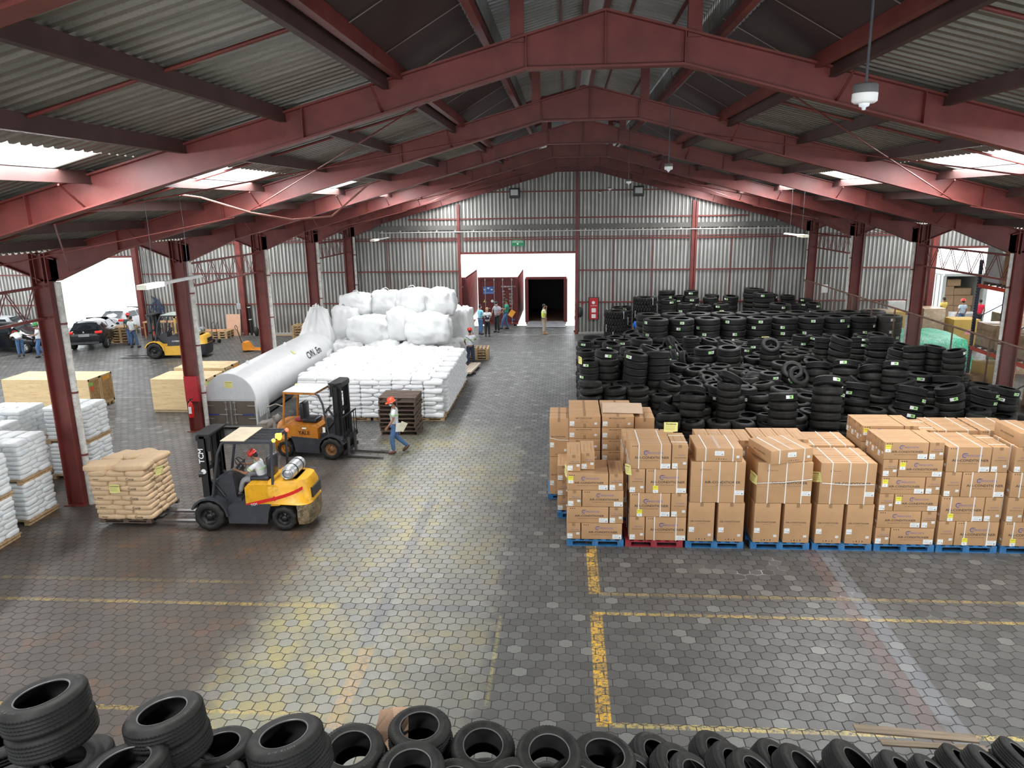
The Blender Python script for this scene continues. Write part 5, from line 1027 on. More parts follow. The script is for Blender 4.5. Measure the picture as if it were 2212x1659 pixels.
    cy = MB(); cy.cyl((mx0 + .02, 0, .2), (mx0 + .02, 0, mz - .1), .045); cy.obj('lift_cylinder', FB, t)
    if c.get('hood_top'):
        hh = MB(); hh.prism([(mx0 - .12, -mw - .04), (mx1 - .1, -mw - .04), (mx1, -mw + .1), (mx1, mw - .1), (mx1 - .1, mw + .04), (mx0 - .12, mw + .04)], mz + .02, mz + .06, 'z'); hh.box(mx0 - .1, mx1 - .12, -mw, -mw + .04, mz - .35, mz + .02); hh.box(mx0 - .1, mx1 - .12, mw - .04, mw, mz - .35, mz + .02); hh.obj('mast_cap', FB, t)
    if c.get('masttext'):
        q = MB(); put_text(q, 'TCM', .17, Matrix.Translation((mx0 + .1, mw + .056, mz * .80)) @ Matrix.Rotation(PI, 4, 'Z') @ Matrix.Rotation(PI / 2, 4, 'X') @ Matrix.Rotation(PI / 2, 4, 'Z'), 0, .04); q.cyl((mx0 + .09, mw + .05, mz * .63), (mx0 + .09, mw + .058, mz * .63), .06, n=20); q.obj('mast_lettering', LWH, t)
    ch = MB(); ch.box(mx0 + .05, mx0 + .06, -.08, -.04, .4, mz - .05); ch.box(mx0 + .05, mx0 + .06, .04, .08, .4, mz - .05); ch.obj('lift_chain', FORKM, t)
    for y in (mw * .8, -mw * .8): MB().cyl((wb - .30, y, .75), (mx0, y, mz * .52), .035).obj('tilt_cylinder', FB, t)
    # carriage, load backrest, forks
    cx = mx1 + .02; cz = c.get('lift', 0.0); ca = MB()
    for z in (.16, .48): ca.box(cx, cx + .04, -hw, hw, z + cz, z + cz + .11)
    for y in (-.25, .25): ca.box(cx - .03, cx + .01, y - .05, y + .05, .14 + cz, .62 + cz)
    ca.obj('carriage', FB, t)
    if c.get('backrest', 1):
        br = MB(); zb, ztp = .6 + cz, c.get('brz', 1.25) + cz
        for q in range(7): y = -hw + .02 + (2 * hw - .04) * q / 6; br.cyl((cx + .02, y, zb - .1), (cx + .02, y, ztp), .014, n=6)
        br.box(cx, cx + .04, -hw, hw, ztp - .02, ztp + .02); br.box(cx, cx + .04, -hw, hw, zb - .02, zb + .03); br.obj('load_backrest', FB, t)
    fl = c.get('fork', 1.15)
    for y in (-c.get('fy', .26), c.get('fy', .26)):
        f_ = MB(); f_.box(cx + .04, cx + .08, y - .06, y + .06, .04 + cz, .60 + cz); f_.prism([(cx + .04, .03 + cz), (cx + fl - .3, .03 + cz), (cx + fl, .045 + cz), (cx + fl, .06 + cz), (cx + .04, .08 + cz)], y - .06, y + .06, 'y'); f_.obj('fork', FORKM, t)
    # cab
    sx = c['seat'][0]; sz = c['seat'][1]
    s = MB(); s.bbox((sx, 0, sz + .05), (.46, .48, .13), .04); s.bbox((sx - .24, 0, sz + .33), (.13, .44, .50), .05, 0, None); seat = s.obj('seat', SEATM, t)
    st = MB(); M = Matrix.Translation((sx + .52, 0, sz + .36)) @ Matrix.Rotation(-.9, 4, 'Y'); st.lathe([(.16, -.012), (.172, 0), (.16, .012), (.148, 0)], 24, 0, M, True); st.box(-.15, .15, -.012, .012, -.01, .01, 0, M); st.box(-.012, .012, -.15, .15, -.01, .01, 0, M); st.obj('steering_wheel', FB, t)
    d = MB(); d.prism([(sx + .55, .70), (wb + .12, .70), (wb + .15, 1.0), (sx + .72, sz + .20), (sx + .60, sz + .18)], -.30, .30, 'y'); d.cyl((sx + .52, 0, sz + .36), (sx + .68, 0, sz + .15), .03); d.obj('dashboard', D, t)
    lv = MB()
    for q in range(3): lv.cyl((sx + .60, -.18 - q * .05, sz + .15), (sx + .54, -.18 - q * .05, sz + .34), .008, n=6); lv.ell((sx + .54, -.18 - q * .05, sz + .35), (.018, .018, .018), 8)
    lv.obj('hydraulic_lever', FB, t)
    for y in (hw - .05, -hw + .05): MB().cyl((wb + .1, y, 1.35), (wb + .17, y * 1.05, 1.35), .05, .07, 12).obj('headlamp', FB, t)
    if c.get('gas'):
        gx, gz2 = c['gas']; g_ = MB(); g_.lathe([(0, -.42), (.10, -.41), (.155, -.36), (.165, -.28), (.165, .28), (.155, .36), (.10, .41), (.0, .42)], 24, 0, Matrix.Translation((gx, 0, gz2)) @ Matrix.Rotation(PI / 2, 4, 'X')); gc = g_.obj('gas_cylinder', SILV, t)
        q = MB(); 
        for y in (-.18, .18): q.lathe([(.170, -.02), (.172, -.02), (.172, .02), (.170, .02)], 24, 0, Matrix.Translation((gx, y, gz2)) @ Matrix.Rotation(PI / 2, 4, 'X'), True)
        q.box(gx - .16, gx + .16, -.3, .3, gz2 - .2, gz2 - .16); q.obj('cylinder_clamp', FB, gc); MB().lathe([(.11, -.46), (.12, -.46), (.12, -.40), (.11, -.40)], 18, 0, Matrix.Translation((gx, 0, gz2)) @ Matrix.Rotation(PI / 2, 4, 'X'), True).obj('cylinder_collar', SILV, gc)
    return t
forklift('yellow and charcoal forklift with driver and gas cylinder carrying brown sacks', (-7.32, 15.90, 0), PI, dict(wb=1.73, Rf=.355, Rr=.30, body=FY, frame=FD, rimf=FB, rimr=FB, zt=1.12, hood=(-.80, .0), cw=(-1.50, -.55), hump=.08, cwlow=RUSTY, stripe=True,
         guard=(-.70, .48, 2.13), gm=FD, canopy=(-.12, .44, CREAM), lamps=[(-.75, .42), (-.75, -.40), (-.82, .25)], mast=(.86, 1.12, 2.22), mastm=FB, hood_top=True, masttext=True, lift=.06, fork=1.95, backrest=0, seat=(-.25, 1.10), gas=(-1.0, 1.36), pillar_foot=(.80, .75), rear_foot=(-.66, 1.1), fy=.29))
MB().box(-.06, .06, -.05, .05, 0, .10).obj('beacon_lamp', LAMPA, None, (-6.50, 15.62, 2.17)); tag(COL.objects['beacon_lamp'], 'square amber lamp on the overhead guard corner of the nearest forklift', 'lamp')
person('forklift driver in red hard hat and white shirt with green stripe, seated on the nearest forklift', (-7.07, 15.88, .23), PI / 2, SHW, GREYT, BLS, dict(
    pel=(0, 0, .98), wai=(0, .03, 1.10), che=(0, .06, 1.30), nkb=(0, .10, 1.45), nk=(0, .13, 1.50), hd=(0, .19, 1.58), shL=(-.18, .10, 1.40), elL=(-.26, .34, 1.18), haL=(-.15, .58, 1.22), shR=(.18, .10, 1.40), elR=(.26, .36, 1.26), haR=(.15, .62, 1.30),
    hiL=(-.10, .04, .98), knL=(-.15, .46, .98), anL=(-.15, .58, .62), hiR=(.10, .04, .98), knR=(.15, .46, .98), anR=(.15, .62, .62)), SKN, REDH, HAIR, GRS, scale=.90)
f2 = forklift('old orange and charcoal forklift parked empty before the white sack pile', (-7.56, 20.93, 0), math.radians(-6), dict(wb=1.50, Rf=.33, Rr=.255, body=FO, frame=FD, rimf=mat('rusty_rim', (.22, .11, .04), .7), rimr=FO, zt=1.0, hood=(-.70, .32), cw=(-1.08, -.62), hump=.0, cwlow=FO,
         guard=(-.66, .42, 1.98), gm=FO, gmf=FD, canopy=(-.66, .34, mat('white_dusty_sheet', (.70, .69, .66), .6, var=.08)), lamps=[(-.68, .40)], mast=(.84, 1.08, 2.22), mastm=FB, hood_top=True, fork=1.12, brz=1.28, seat=(-.05, 1.02), pillar_foot=(.66, .62), rear_foot=(-.76, .98), text=('YALE', .16, -.10, .78, -1)))
q = MB(); q.ell((-.42, 0, 1.05), (.20, .19, .05), 16); q.obj('red_cushion', mat('dark_red_cloth', (.22, .02, .03), .8, bump=.2), f2)
q = MB(); q.box(-.15, -.02, -.535, -.532, .90, .95); q.box(.50, .58, -.535, -.53, .82, .98); q.obj('white_sticker', LWH, f2)
forklift('yellow forklift with dark upper body parked near the left doorway', (-19.70, 35.75, 0), PI + .10, dict(wb=1.80, Rf=.40, Rr=.33, hw=.62, body=FYC, frame=FD, low_yellow=True, rimf=FB, rimr=FB, zt=1.10, hood=(-1.0, .25), cw=(-1.65, -.75), hump=.02, cwlow=FD,
         guard=(-.75, .50, 2.15), gm=FD, canopy=(-.7, .42, mat('greenish_canopy', (.32, .36, .32), .5)), mast=(.98, 1.24, 2.15), mastm=FD, hood_top=True, fork=1.6, backrest=0, seat=(-.25, 1.08), gas=(-1.2, 1.30), text=('CATERPILLAR', .10, -.30, .88, 1), textm=LWH))
# ------------------------------------------------------------------ sacks
SACKB = mat('kraft_paper_sack', (.62, .44, .27), .75, var=.10, scale=2, bump=.35, bscale=7, dirt=(.46, .31, .18), dirt_amt=.4)
SACKW = mat('white_woven_sack', (.80, .81, .82), .55, var=.05, scale=3, bump=.3, bscale=9)
from mathutils import noise as MN
def sack_mesh(name, L, w, h, mt, seed, wr=.010, text=None):
    nx, ny, nz = 12, 8, 4; bm = bmesh.new(); bmesh.ops.create_cube(bm, size=1); bmesh.ops.subdivide_edges(bm, edges=bm.edges[:], cuts=6, use_grid_fill=True); mb = MB()
    for v in bm.verts:
        x, y, z = v.co * 2; r_ = h * .5; p0 = Vector((x * L / 2, y * w / 2, z * h / 2)); q0 = Vector((max(-L / 2 + r_, min(L / 2 - r_, p0.x)), max(-w / 2 + r_, min(w / 2 - r_, p0.y)), p0.z * .25)); dd = p0 - q0
        p = q0 + dd.normalized() * r_ if dd.length > 1e-6 else p0
        p.z *= 1 - .10 * (abs(x) * abs(y)) ** 2; n_ = MN.noise(Vector((p.x * 7 + seed, p.y * 7, p.z * 9))) * wr + MN.noise(Vector((p.x * 22 + seed, p.y * 9, p.z * 20))) * wr * .5
        v.co = p + Vector((x, y, z)).normalized() * n_; v.co.z += h / 2
    bm.verts.index_update(); mb.add([v.co[:] for v in bm.verts], [[v.index for v in f.verts] for f in bm.faces], 0, True); bm.free()
    if text:
        for tx, sz, M in text: put_text(mb, tx, sz, M, 1, .02)
    return mb.mesh(name, [mt, INK])
KB = [sack_mesh('brown_sack', .70, .455, .125, SACKB, s, .012, [('Cucia', .085, front(.0, -.2295 - .006, .065))] if s % 2 else [('Azucar', .05, front(-.14, -.236, .065))]) for s in range(4)]
KBT = [sack_mesh('brown_sack', .78, .50, .13, SACKB, 9, .018, [('Cuia', .13, Matrix.Translation((.05, -.08, .134)))]), sack_mesh('brown_sack', .78, .50, .13, SACKB, 12, .018, [('Coste', .15, Matrix.Translation((0, .0, .134)) @ Matrix.Rotation(1.2, 4, 'Z'))])]
t0 = pallet('p', PD, 'dark wooden pallet under the brown sacks on the forks', (-10.30, 16.10, .10), 0, None, 1.25, 1.3, .10)
BX, BY = -10.98, 15.42
def place_sack(m, x, y, z, rz, lab, grp='brown paper sacks on the forks', name='sack'):
    o = link(name, m, None, (x, y, z), (random.uniform(-.02, .02), random.uniform(-.02, .02), rz)); return tag(o, lab, 'sack', grp)
for L in range(10):
    z = .20 + L * .117; a = L % 2; bz = 'bottom layer' if L == 0 else nth(L + 1) + ' layer up'; off = -.012 * L
    if a == 0:
        for k in range(2): place_sack(KB[(L + k) % 4], -10.98 + .35 + k * .68 + off, 15.42 + .23, z, random.uniform(-.02, .02), 'brown paper sack, front %s, %s of the forklift load' % (('left', 'right')[k], bz))
        for k in range(3): place_sack(KB[(L + k + 1) % 4], -10.98 + .23 + k * .455 + off, 15.42 + .46 + .35, z, PI / 2, 'brown paper sack, rear %s, %s of the forklift load' % (('left', 'middle', 'right')[k], bz))
        for k in range(1): pass
    else:
        for k in range(3): place_sack(KB[(L + k) % 4], -10.98 + .23 + k * .455 + off, 15.42 + .35, z, PI / 2, 'brown paper sack, end-on front %s, %s of the forklift load' % (('left', 'middle', 'right')[k], bz))
        for k in range(2): place_sack(KB[(L + k + 1) % 4], -10.98 + .35 + k * .68 + off, 15.42 + .70 + .24, z, 0, 'brown paper sack, rear %s, %s of the forklift load' % (('left', 'right')[k], bz))
for k, (x, y, r, m, w) in enumerate([(-10.78, 15.72, .25, 0, 'front left'), (-10.02, 15.70, .1, 0, 'front right'), (-10.70, 16.32, 1.2, 0, 'rear left'), (-10.30, 16.42, .9, 1, 'rear middle'), (-9.92, 16.30, 1.4, 1, 'rear right')]):
    place_sack(KBT[m], x - .05, y, 1.37 + .02 * (k % 2), r, 'slumped brown paper sack on top of the forklift load, %s' % w)
o = note('paper_sign', (-10.42, 15.39, .88), (0, 0, 0), 'yellow paper sheet taped on the front of the brown sack load', 'Controlado', .26, .2); o = note('paper_sign', (-9.60, 15.9, 1.15), (0, .1, 1.4), 'yellow paper sheet on the right side of the brown sack load', 'Controlado', .26, .2)
# wrapped pallets of white sacks by the first left column
WRAPM = bpy.data.materials.new('stretch_wrap'); WRAPM.use_nodes = True
_b = NB(WRAPM); _n = _b.node('ShaderNodeBsdfTransparent'); _g = _b.node('ShaderNodeBsdfGlossy'); _g.inputs['Roughness'].default_value = .22; _mx = _b.node('ShaderNodeMixShader'); _nz = _b.noise(_b.map(_b.obj(), (1, 1, 6)), 5, 4)
_b.put(_mx.inputs[0], _b.m('ADD', .03, _b.m('MULTIPLY', _b.ss(_nz, .55, .8), .16))); _b.l.new(_n.outputs[0], _mx.inputs[1]); _b.l.new(_g.outputs[0], _mx.inputs[2]); _b.put(_g.inputs['Normal'], _b.bump(_b.noise(_b.map(_b.obj(), (1, 1, 5)), 9, 5), .8)); _b.l.new(_mx.outputs[0], _b.n['Material Output'].inputs[0])
SACKP = mat('white_printed_sack', (.78, .81, .81), .4, var=.05, scale=3, bump=.2, bscale=9, dirt=(.50, .64, .76), dirt_amt=.45)
WS = [sack_mesh('white_sack', .62, .40, .125, SACKP, s, .012) for s in range(3)]
def wrapped(label, x, y, nl, tier2=True):
    t = thing('wrapped_sack_pallet', label, 'pallet load', (x, y, 0), 0, 'wrapped white sack pallets by the left column'); z = 0
    for tier in range(2 if tier2 else 1):
        d = MB(); d.box(-.62, .62, -.52, .52, z + .09, z + .12); 
        for q in (-.58, 0, .5): d.box(q - .04, q + .08, -.52, .52, z, z + .09)
        d.obj('pallet', PW, t); z += .12
        for L in range(nl):
            a = L % 2; lay = MB(); sk_ = WS[L % 3]; vv = [v.co[:] for v in sk_.vertices]; ff = [tuple(p.vertices) for p in sk_.polygons]
            spots = [(-.31, -.31, 0), (.31, -.31, 0), (-.40, .20, 1), (0, .20, 1), (.40, .20, 1)] if a else [(-.40, -.2, 1), (0, -.2, 1), (.40, -.2, 1), (-.31, .31, 0), (.31, .31, 0)]
            for sx, sy, r in spots: lay.add(vv, ff, 0, True, Matrix.Translation((sx, sy, z)) @ Matrix.Rotation(PI / 2 * r, 4, 'Z'))
            lay.obj('sack_layer', SACKP, t); z += .112
        w_ = MB(); n = 24; zz = [z - nl * .112 - .05, z - nl * .075, z - nl * .04, z + .01, z + .035]
        vs = []
        for j, q in enumerate(zz):
            for k in range(4 * n):
                s_ = k // n; u_ = (k % n) / n * 2 - 1; X_, Y_ = ((u_, -1), (1, u_), (-u_, 1), (-1, -u_))[s_]; sh = .9 if j == 4 else 1; vs.append((X_ * .64 * sh, Y_ * .54 * sh, q))
        w_.add(vs, [(j * 4 * n + k, j * 4 * n + (k + 1) % (4 * n), (j + 1) * 4 * n + (k + 1) % (4 * n), (j + 1) * 4 * n + k) for j in range(4) for k in range(4 * n)] + [tuple(range(16 * n, 20 * n))], 0, True); w_.obj('stretch_wrap', WRAPM, t)
    return t
wrapped('wrapped two-tier pallet of white sacks, nearest the camera at the left edge', -13.05, 14.32, 8); wrapped('wrapped two-tier pallet of white sacks, in front of the first left column', -13.28, 15.95, 8)
wrapped('wrapped two-tier pallet of white sacks, leftmost at the frame edge', -14.45, 15.2, 8); wrapped('wrapped pallet of white sacks, behind left of the column', -14.65, 16.9, 8); wrapped('wrapped two-tier pallet of white sacks, right behind the first left column', -13.65, 19.0, 8); wrapped('wrapped pallet of white sacks, far left behind the others', -15.2, 18.6, 8)
o = note('paper_sign', (-13.2, 15.42, 2.12), (-1.35, 0, .2), 'small green-yellow paper on top of the wrapped sacks', 'OK', .2, .14)
# big pile of white sacks
WM = [sack_mesh('pile_sack', .66, .44, .155, SACKW, 20 + s, .016) for s in range(4)]
PX0, PX1, PY0, PY1 = -9.32, -4.16, 24.35, 30.3; NLAY = 9
G4 = 'white sacks of the big pile'
def wsack(i, x, y, z, rz, lab): return place_sack(WM[i % 4], x, y, z, rz, lab, G4, 'white_sack')
for L in range(NLAY):
    z = .11 + L * .143; x = PX0; k = 0; a = L % 2; q = 0
    while x < PX1 - .3:
        w_ = .66 if (k + a) % 2 == 0 else .44; cy = PY0 + (.22 if w_ > .5 else .33)
        if x + w_ > PX1 + .05: w_ = .44
        wsack(k + L, x + w_ / 2, cy + random.uniform(-.02, .02), z, 0 if w_ > .5 else PI / 2, 'white sack, %s from left, %s layer of the pile front' % (nth(k + 1), 'bottom' if L == 0 else nth(L + 1))); x += w_ + .004; k += 1
    y = PY0 + .68; k = 0
    while y < PY1 - .3:
        w_ = .66 if (k + a) % 2 == 0 else .44
        wsack(k + L + 1, PX1 - (.22 if w_ > .5 else .33), y + w_ / 2, z, PI / 2 if w_ > .5 else 0, 'white sack, %s from front, %s layer of the pile right side' % (nth(k + 1), 'bottom' if L == 0 else nth(L + 1))); y += w_ + .004; k += 1
z = .11 + NLAY * .143 - .02; r = 0; y = PY0 + .25
while y < PY1 - .1:
    x = PX0 + .35 - (.15 if r % 2 else 0); k = 0
    while x < PX1 - .2:
        wsack(r + k, x, y, z + random.uniform(-.015, .02), random.uniform(-.06, .06), 'white sack lying on the pile top, row %s from front, %s from left' % (nth(r + 1), nth(k + 1)) if 0 else 'white sack on the pile top, %s row, %s from left' % (nth(r + 1), nth(k + 1))); x += .665; k += 1
    y += .45; r += 1
cr = MB(); cr.box(PX0 + .45, PX1 - .45, PY0 + .45, PY1 - .1, .0, .11 + NLAY * .143 - .03); o = cr.obj('sack_mass', SACKW); tag(o, 'hidden inner sacks of the big white pile', 'sacks', None, 'stuff')
for k in range(4): pallet('p', PW, 'pale pallet under the front of the white sack pile, %s from left' % nth(k + 1), (PX0 + .62 + k * 1.3, PY0 + .55, 0), 0, 'pallets under the white sack pile', 1.2, 1.0, .10)
for k in range(4): pallet('p', PW, 'pale pallet under the right side of the white sack pile, %s from front' % nth(k + 2), (PX1 - .62, PY0 + 1.75 + k * 1.3, 0), 0, 'pallets under the white sack pile', 1.2, 1.0, .10)
# jumbo bags
JUM = mat('jumbo_bag_fabric', (.78, .79, .79), .6, var=.05, scale=2, bump=.8, bscale=6)
def jumbo_mesh(seed, w, d, h, cone=0):
    bm = bmesh.new(); bmesh.ops.create_cube(bm, size=2); bmesh.ops.subdivide_edges(bm, edges=bm.edges[:], cuts=13, use_grid_fill=True)
    for v in bm.verts:
        p = v.co.copy(); s_ = p.normalized(); q = p * .42 + s_ * .58 * 1.15; z = q.z; top = max(0, z)
        k = 1 - cone * .55 * max(0, (z + .6)) ** 1.0 / 1.6 if cone else 1
        a = math.atan2(q.y, q.x); fold = math.sin(a * (9 + seed % 4) + 2.5 * MN.noise(Vector((z * 1.5, seed, a)))) * (.022 + .04 * top * top + (.05 if cone else 0))
        n1 = MN.noise(Vector((q.x * 1.6 + seed, q.y * 1.6, q.z * 1.6))) * .12 + abs(MN.noise(Vector((q.x * 4 + seed, q.y * 4 + 3, q.z * 3)))) * -.13 + MN.noise(Vector((q.x * 9, q.y * 9 + seed, q.z * 6))) * .02
        q = q * (1 + n1 + fold); v.co = Vector((q.x * w / 2 * k, q.y * d / 2 * k, q.z * h / 2 + h * .47))
        if v.co.z < .0: v.co.z = 0
    bm.verts.index_update(); mb = MB(); mb.add([v.co[:] for v in bm.verts], [[v.index for v in f.verts] for f in bm.faces], 0, True); bm.free(); return mb.mesh('jumbo_bag', [JUM])
LOOP = MB()
LOOP.tube([(-.3, 0, 0), (-.22, 0, .16), (-.05, 0, .20), (.05, 0, .12), (.12, 0, -.02)], .018, 6); LOOPM = LOOP.mesh('lifting_loop', [JUM])
JB = [jumbo_mesh(s, 1, 1, 1) for s in (1, 2, 3, 4)] + [jumbo_mesh(7, 1, 1, 1, 1)]
for i, (x, y, z, w_, d, h, m, lab) in enumerate([
    (-10.9, 31.6, 0, 1.5, 1.3, 1.25, 0, 'bottom row, left end beside the white tank'), (-9.55, 31.75, 0, 1.5, 1.3, 1.55, 1, 'bottom row, second from left'), (-8.1, 31.7, 0, 1.5, 1.3, 1.55, 2, 'bottom row, third from left'), (-6.55, 31.75, 0, 1.7, 1.4, 1.5, 3, 'bottom row, fourth from left'), (-5.35, 32.5, 0, 1.1, 1.3, 1.45, 0, 'bottom row, right end'),
    (-11.15, 32.4, 1.1, 1.5, 1.4, 1.85, 4, 'tall pointed one at the upper left'), (-10.0, 33.0, 1.2, 1.35, 1.3, 1.7, 1, 'second row up, next to the pointed one'), (-8.75, 32.1, 1.35, 1.9, 1.4, 1.25, 2, 'large bulging one in the upper middle'), (-7.35, 32.5, 1.4, 1.35, 1.3, 1.45, 3, 'narrow one right of the bulging one'), (-6.05, 31.95, 1.35, 2.0, 1.5, 1.35, 0, 'wide sagging one in front at the right'),
    (-9.6, 33.6, 2.35, 1.5, 1.3, 1.05, 3, 'highest one on the left'), (-8.25, 33.8, 2.3, 1.5, 1.3, 1.2, 1, 'highest one in the middle'), (-6.9, 33.3, 2.45, 1.6, 1.4, 1.2, 2, 'highest one right of the middle'), (-5.75, 33.5, 2.35, 1.4, 1.4, 1.25, 3, 'highest one at the right end'),
    (-5.0, 34.9, .9, 1.1, 1.3, 1.7, 1, 'rear one at the right end, above the barrel'), (-5.2, 34.2, 0, 1.2, 1.3, 1.2, 2, 'rear bottom one at the right end'), (-8.0, 33.6, 0, 3.2, 1.4, 2.4, 2, 'inner one hidden behind the middle')]):
    o = link('jumbo_bag', JB[m], None, (x, y, z), (0, 0, (i * 1.3) % .5 - .25)); o.scale = (w_, d, h); tag(o, 'white woven jumbo bag, %s' % lab, 'bag', 'white jumbo bags')
    if i in (10, 11, 12, 5, 1): q = link('lifting_loop', LOOPM, o, (0, 0, .93)); q.scale = (1 / w_, 1 / d, 1 / h)
# ------------------------------------------------------------------ white tank trailer body
TW = mat('tank_white', (.82, .83, .84), .35, var=.03); TF = mat('tank_face_grey', (.60, .62, .64), .4, var=.04, dirt=(.5, .5, .5), dirt_amt=.3); TS = mat('stainless_door', (.20, .17, .14), .32, .5, var=.08)
t = thing('storage_tank', 'long white round-topped tank lying on the floor beside the third left column', 'tank', (-11.27, 23.35, .0))
n = 16; arch = [(.89 * math.cos(PI * k / n), 1.02 + .89 * math.sin(PI * k / n)) for k in range(n + 1)]
prof = [(.89, .12)] + arch + [(-.89, .12)]
mb = MB(); mb.prism(prof, 0.02, 1.05, 'y', 0, None, True); mb.obj('pump_housing', TW, t)
MB().prism([(x * .985, z if z < .2 else z - .01) for x, z in prof if z > 1.0], -.005, .02, 'y').obj('end_panel', TF, t)
mb = MB(); mb.lathe([(.0, -.2), (.60, -.12), (.84, .05), (.87, .3), (.87, 8.15), (.80, 8.5), (.55, 8.75), (0, 8.85)], 40, 0, Matrix.Translation((0, .75, 1.03)) @ Matrix.Rotation(-PI / 2, 4, 'X')); mb.obj('tank_barrel', TW, t)
for s in (-1, 1):
    d = MB(); d.box(s * .02 if s > 0 else -.83, .83 if s > 0 else -.02, -.02, .015, .14, .96); dr = d.obj('cabinet_door', TS, t)
    h = MB()
    for z in (.36, .80): h.cyl((s * .84, -.035, z), (s * .60, -.035, z), .018, n=8)
    h.cyl((s * .15, -.04, .16), (s * .15, -.04, .98), .018, n=8); h.cyl((s * .15, -.05, .50), (s * .40, -.05, .50), .014, n=8)
    for z in (.22, .5, .68, .92): h.cbox((s * .15, -.04, z), (.10, .03, .04))
    h.obj('door_hardware', GALV, dr)
    q = MB(); q.box(min(s * .38, s * .80), max(s * .38, s * .80), -.03, -.022, .47, .51); q.obj('blue_strap', mat('blue_webbing', (.03, .06, .25), .7), dr)
MB().box(-.02, .02, -.03, 0, .12, .98).obj('centre_post', GALV, t); MB().box(-.87, .87, -.12, .02, .08, .13).obj('bottom_rail', GALV, t)
q = MB()
for k in range(5): q.box(.885, .90, .2 + k * .16, .28 + k * .16, .35, .75)
q.obj('side_louvre', TF, t)
for k in range(3): 
    q = MB(); q.box(-.8, .8, -.08, .08, 0, .14); o = q.obj('skid_beam', PW, t); o.location = (0, .3 + k * 3.9, 0)
for s in (-1, 1): MB().box(s * .55 - .05, s * .55 + .05, .1, 9.2, .12, .30).obj('side_rail', FD, t)
for y in (1.6, 5.2): MB().prism([(-.08, 1.78), (.08, 1.78), (.05, 2.0), (0, 2.03), (-.05, 2.0)], y, y + .03, 'y').obj('lifting_lug', TW, t)
q = MB()
for k, ch in enumerate('CVN.Em'):
    v, f = text_geo(ch, .42, .02); a = .42; M = Matrix.Translation((0, 0, 1.03)) @ Matrix.Rotation(PI / 2 - a, 4, 'Y') @ Matrix.Translation((.0, 5.0 + k * .27, .878)) @ Matrix.Rotation(PI / 2, 4, 'Z'); M = Matrix.Translation((0, 0, 1.03)) @ Matrix.Rotation(1.15, 4, 'Y') @ Matrix.Translation((0, 5.6 + k * .27, .88)) @ Matrix.Rotation(PI / 2, 4, 'Z'); q.add(v, f, 0, False, M)
q.obj('side_lettering', INK, t)
q = MB(); q.box(-.15, .14, -.012, -.006, 1.42, 1.64, 0); put_text(q, 'Controlado', .05, front(0, -.014, 1.60), 1, .02)
for k in range(3): q.box(-.12, .1, -.014, -.012, 1.46 + k * .04, 1.465 + k * .04, 2)
q.obj('paper_notice', [YPAP, INK, CBT], t); q = MB(); q.box(-.1, .1, -.08, .08, 0, .004); o = q.obj('paper_notice', YPAP, t); o.location = (.55, 4.6, 1.72); o.rotation_euler = (0, .68, 0)
# machine parts on a pallet between tank and forklift
pallet('p', PW, 'pale pallet with machine parts between the tank and the orange forklift', (-9.55, 22.6, 0), 0, None, 1.0, 1.0, .12)
mb = MB(); mb.cyl((-.2, -.15, .12), (.25, .1, .5), .11); mb.cyl((-.25, .2, .2), (.2, .25, .3), .14); mb.box(-.35, -.1, -.3, .1, 0, .35); mb.cyl((.2, -.3, .05), (.2, -.3, .6), .04); mb.tube([(-.3, .35, .1), (-.3, .4, .7), (0, .45, .8), (.3, .4, .72)], .025, 8); mb.box(0, .35, -.1, .15, 0, .25)
tag(mb.obj('machine_part', mat('dusty_machine_metal', (.28, .26, .23), .6, .3, var=.3), None, (-9.6, 22.65, .13)), 'dusty metal machine parts heaped on the pallet beside the tank', 'machine part')
# stack of dark pallets
for k in range(9):
    pallet('d', PD, 'dark brown wooden pallet, %s in the stack behind the walking worker' % ('topmost' if k == 8 else ('lowest' if k == 0 else nth(k + 1) + ' from the floor')), (-5.42 + random.uniform(-.03, .03), 23.18 + random.uniform(-.03, .03), k * .142), random.uniform(-.04, .04), 'dark pallets stacked behind the worker', 1.22, 1.0, .14)
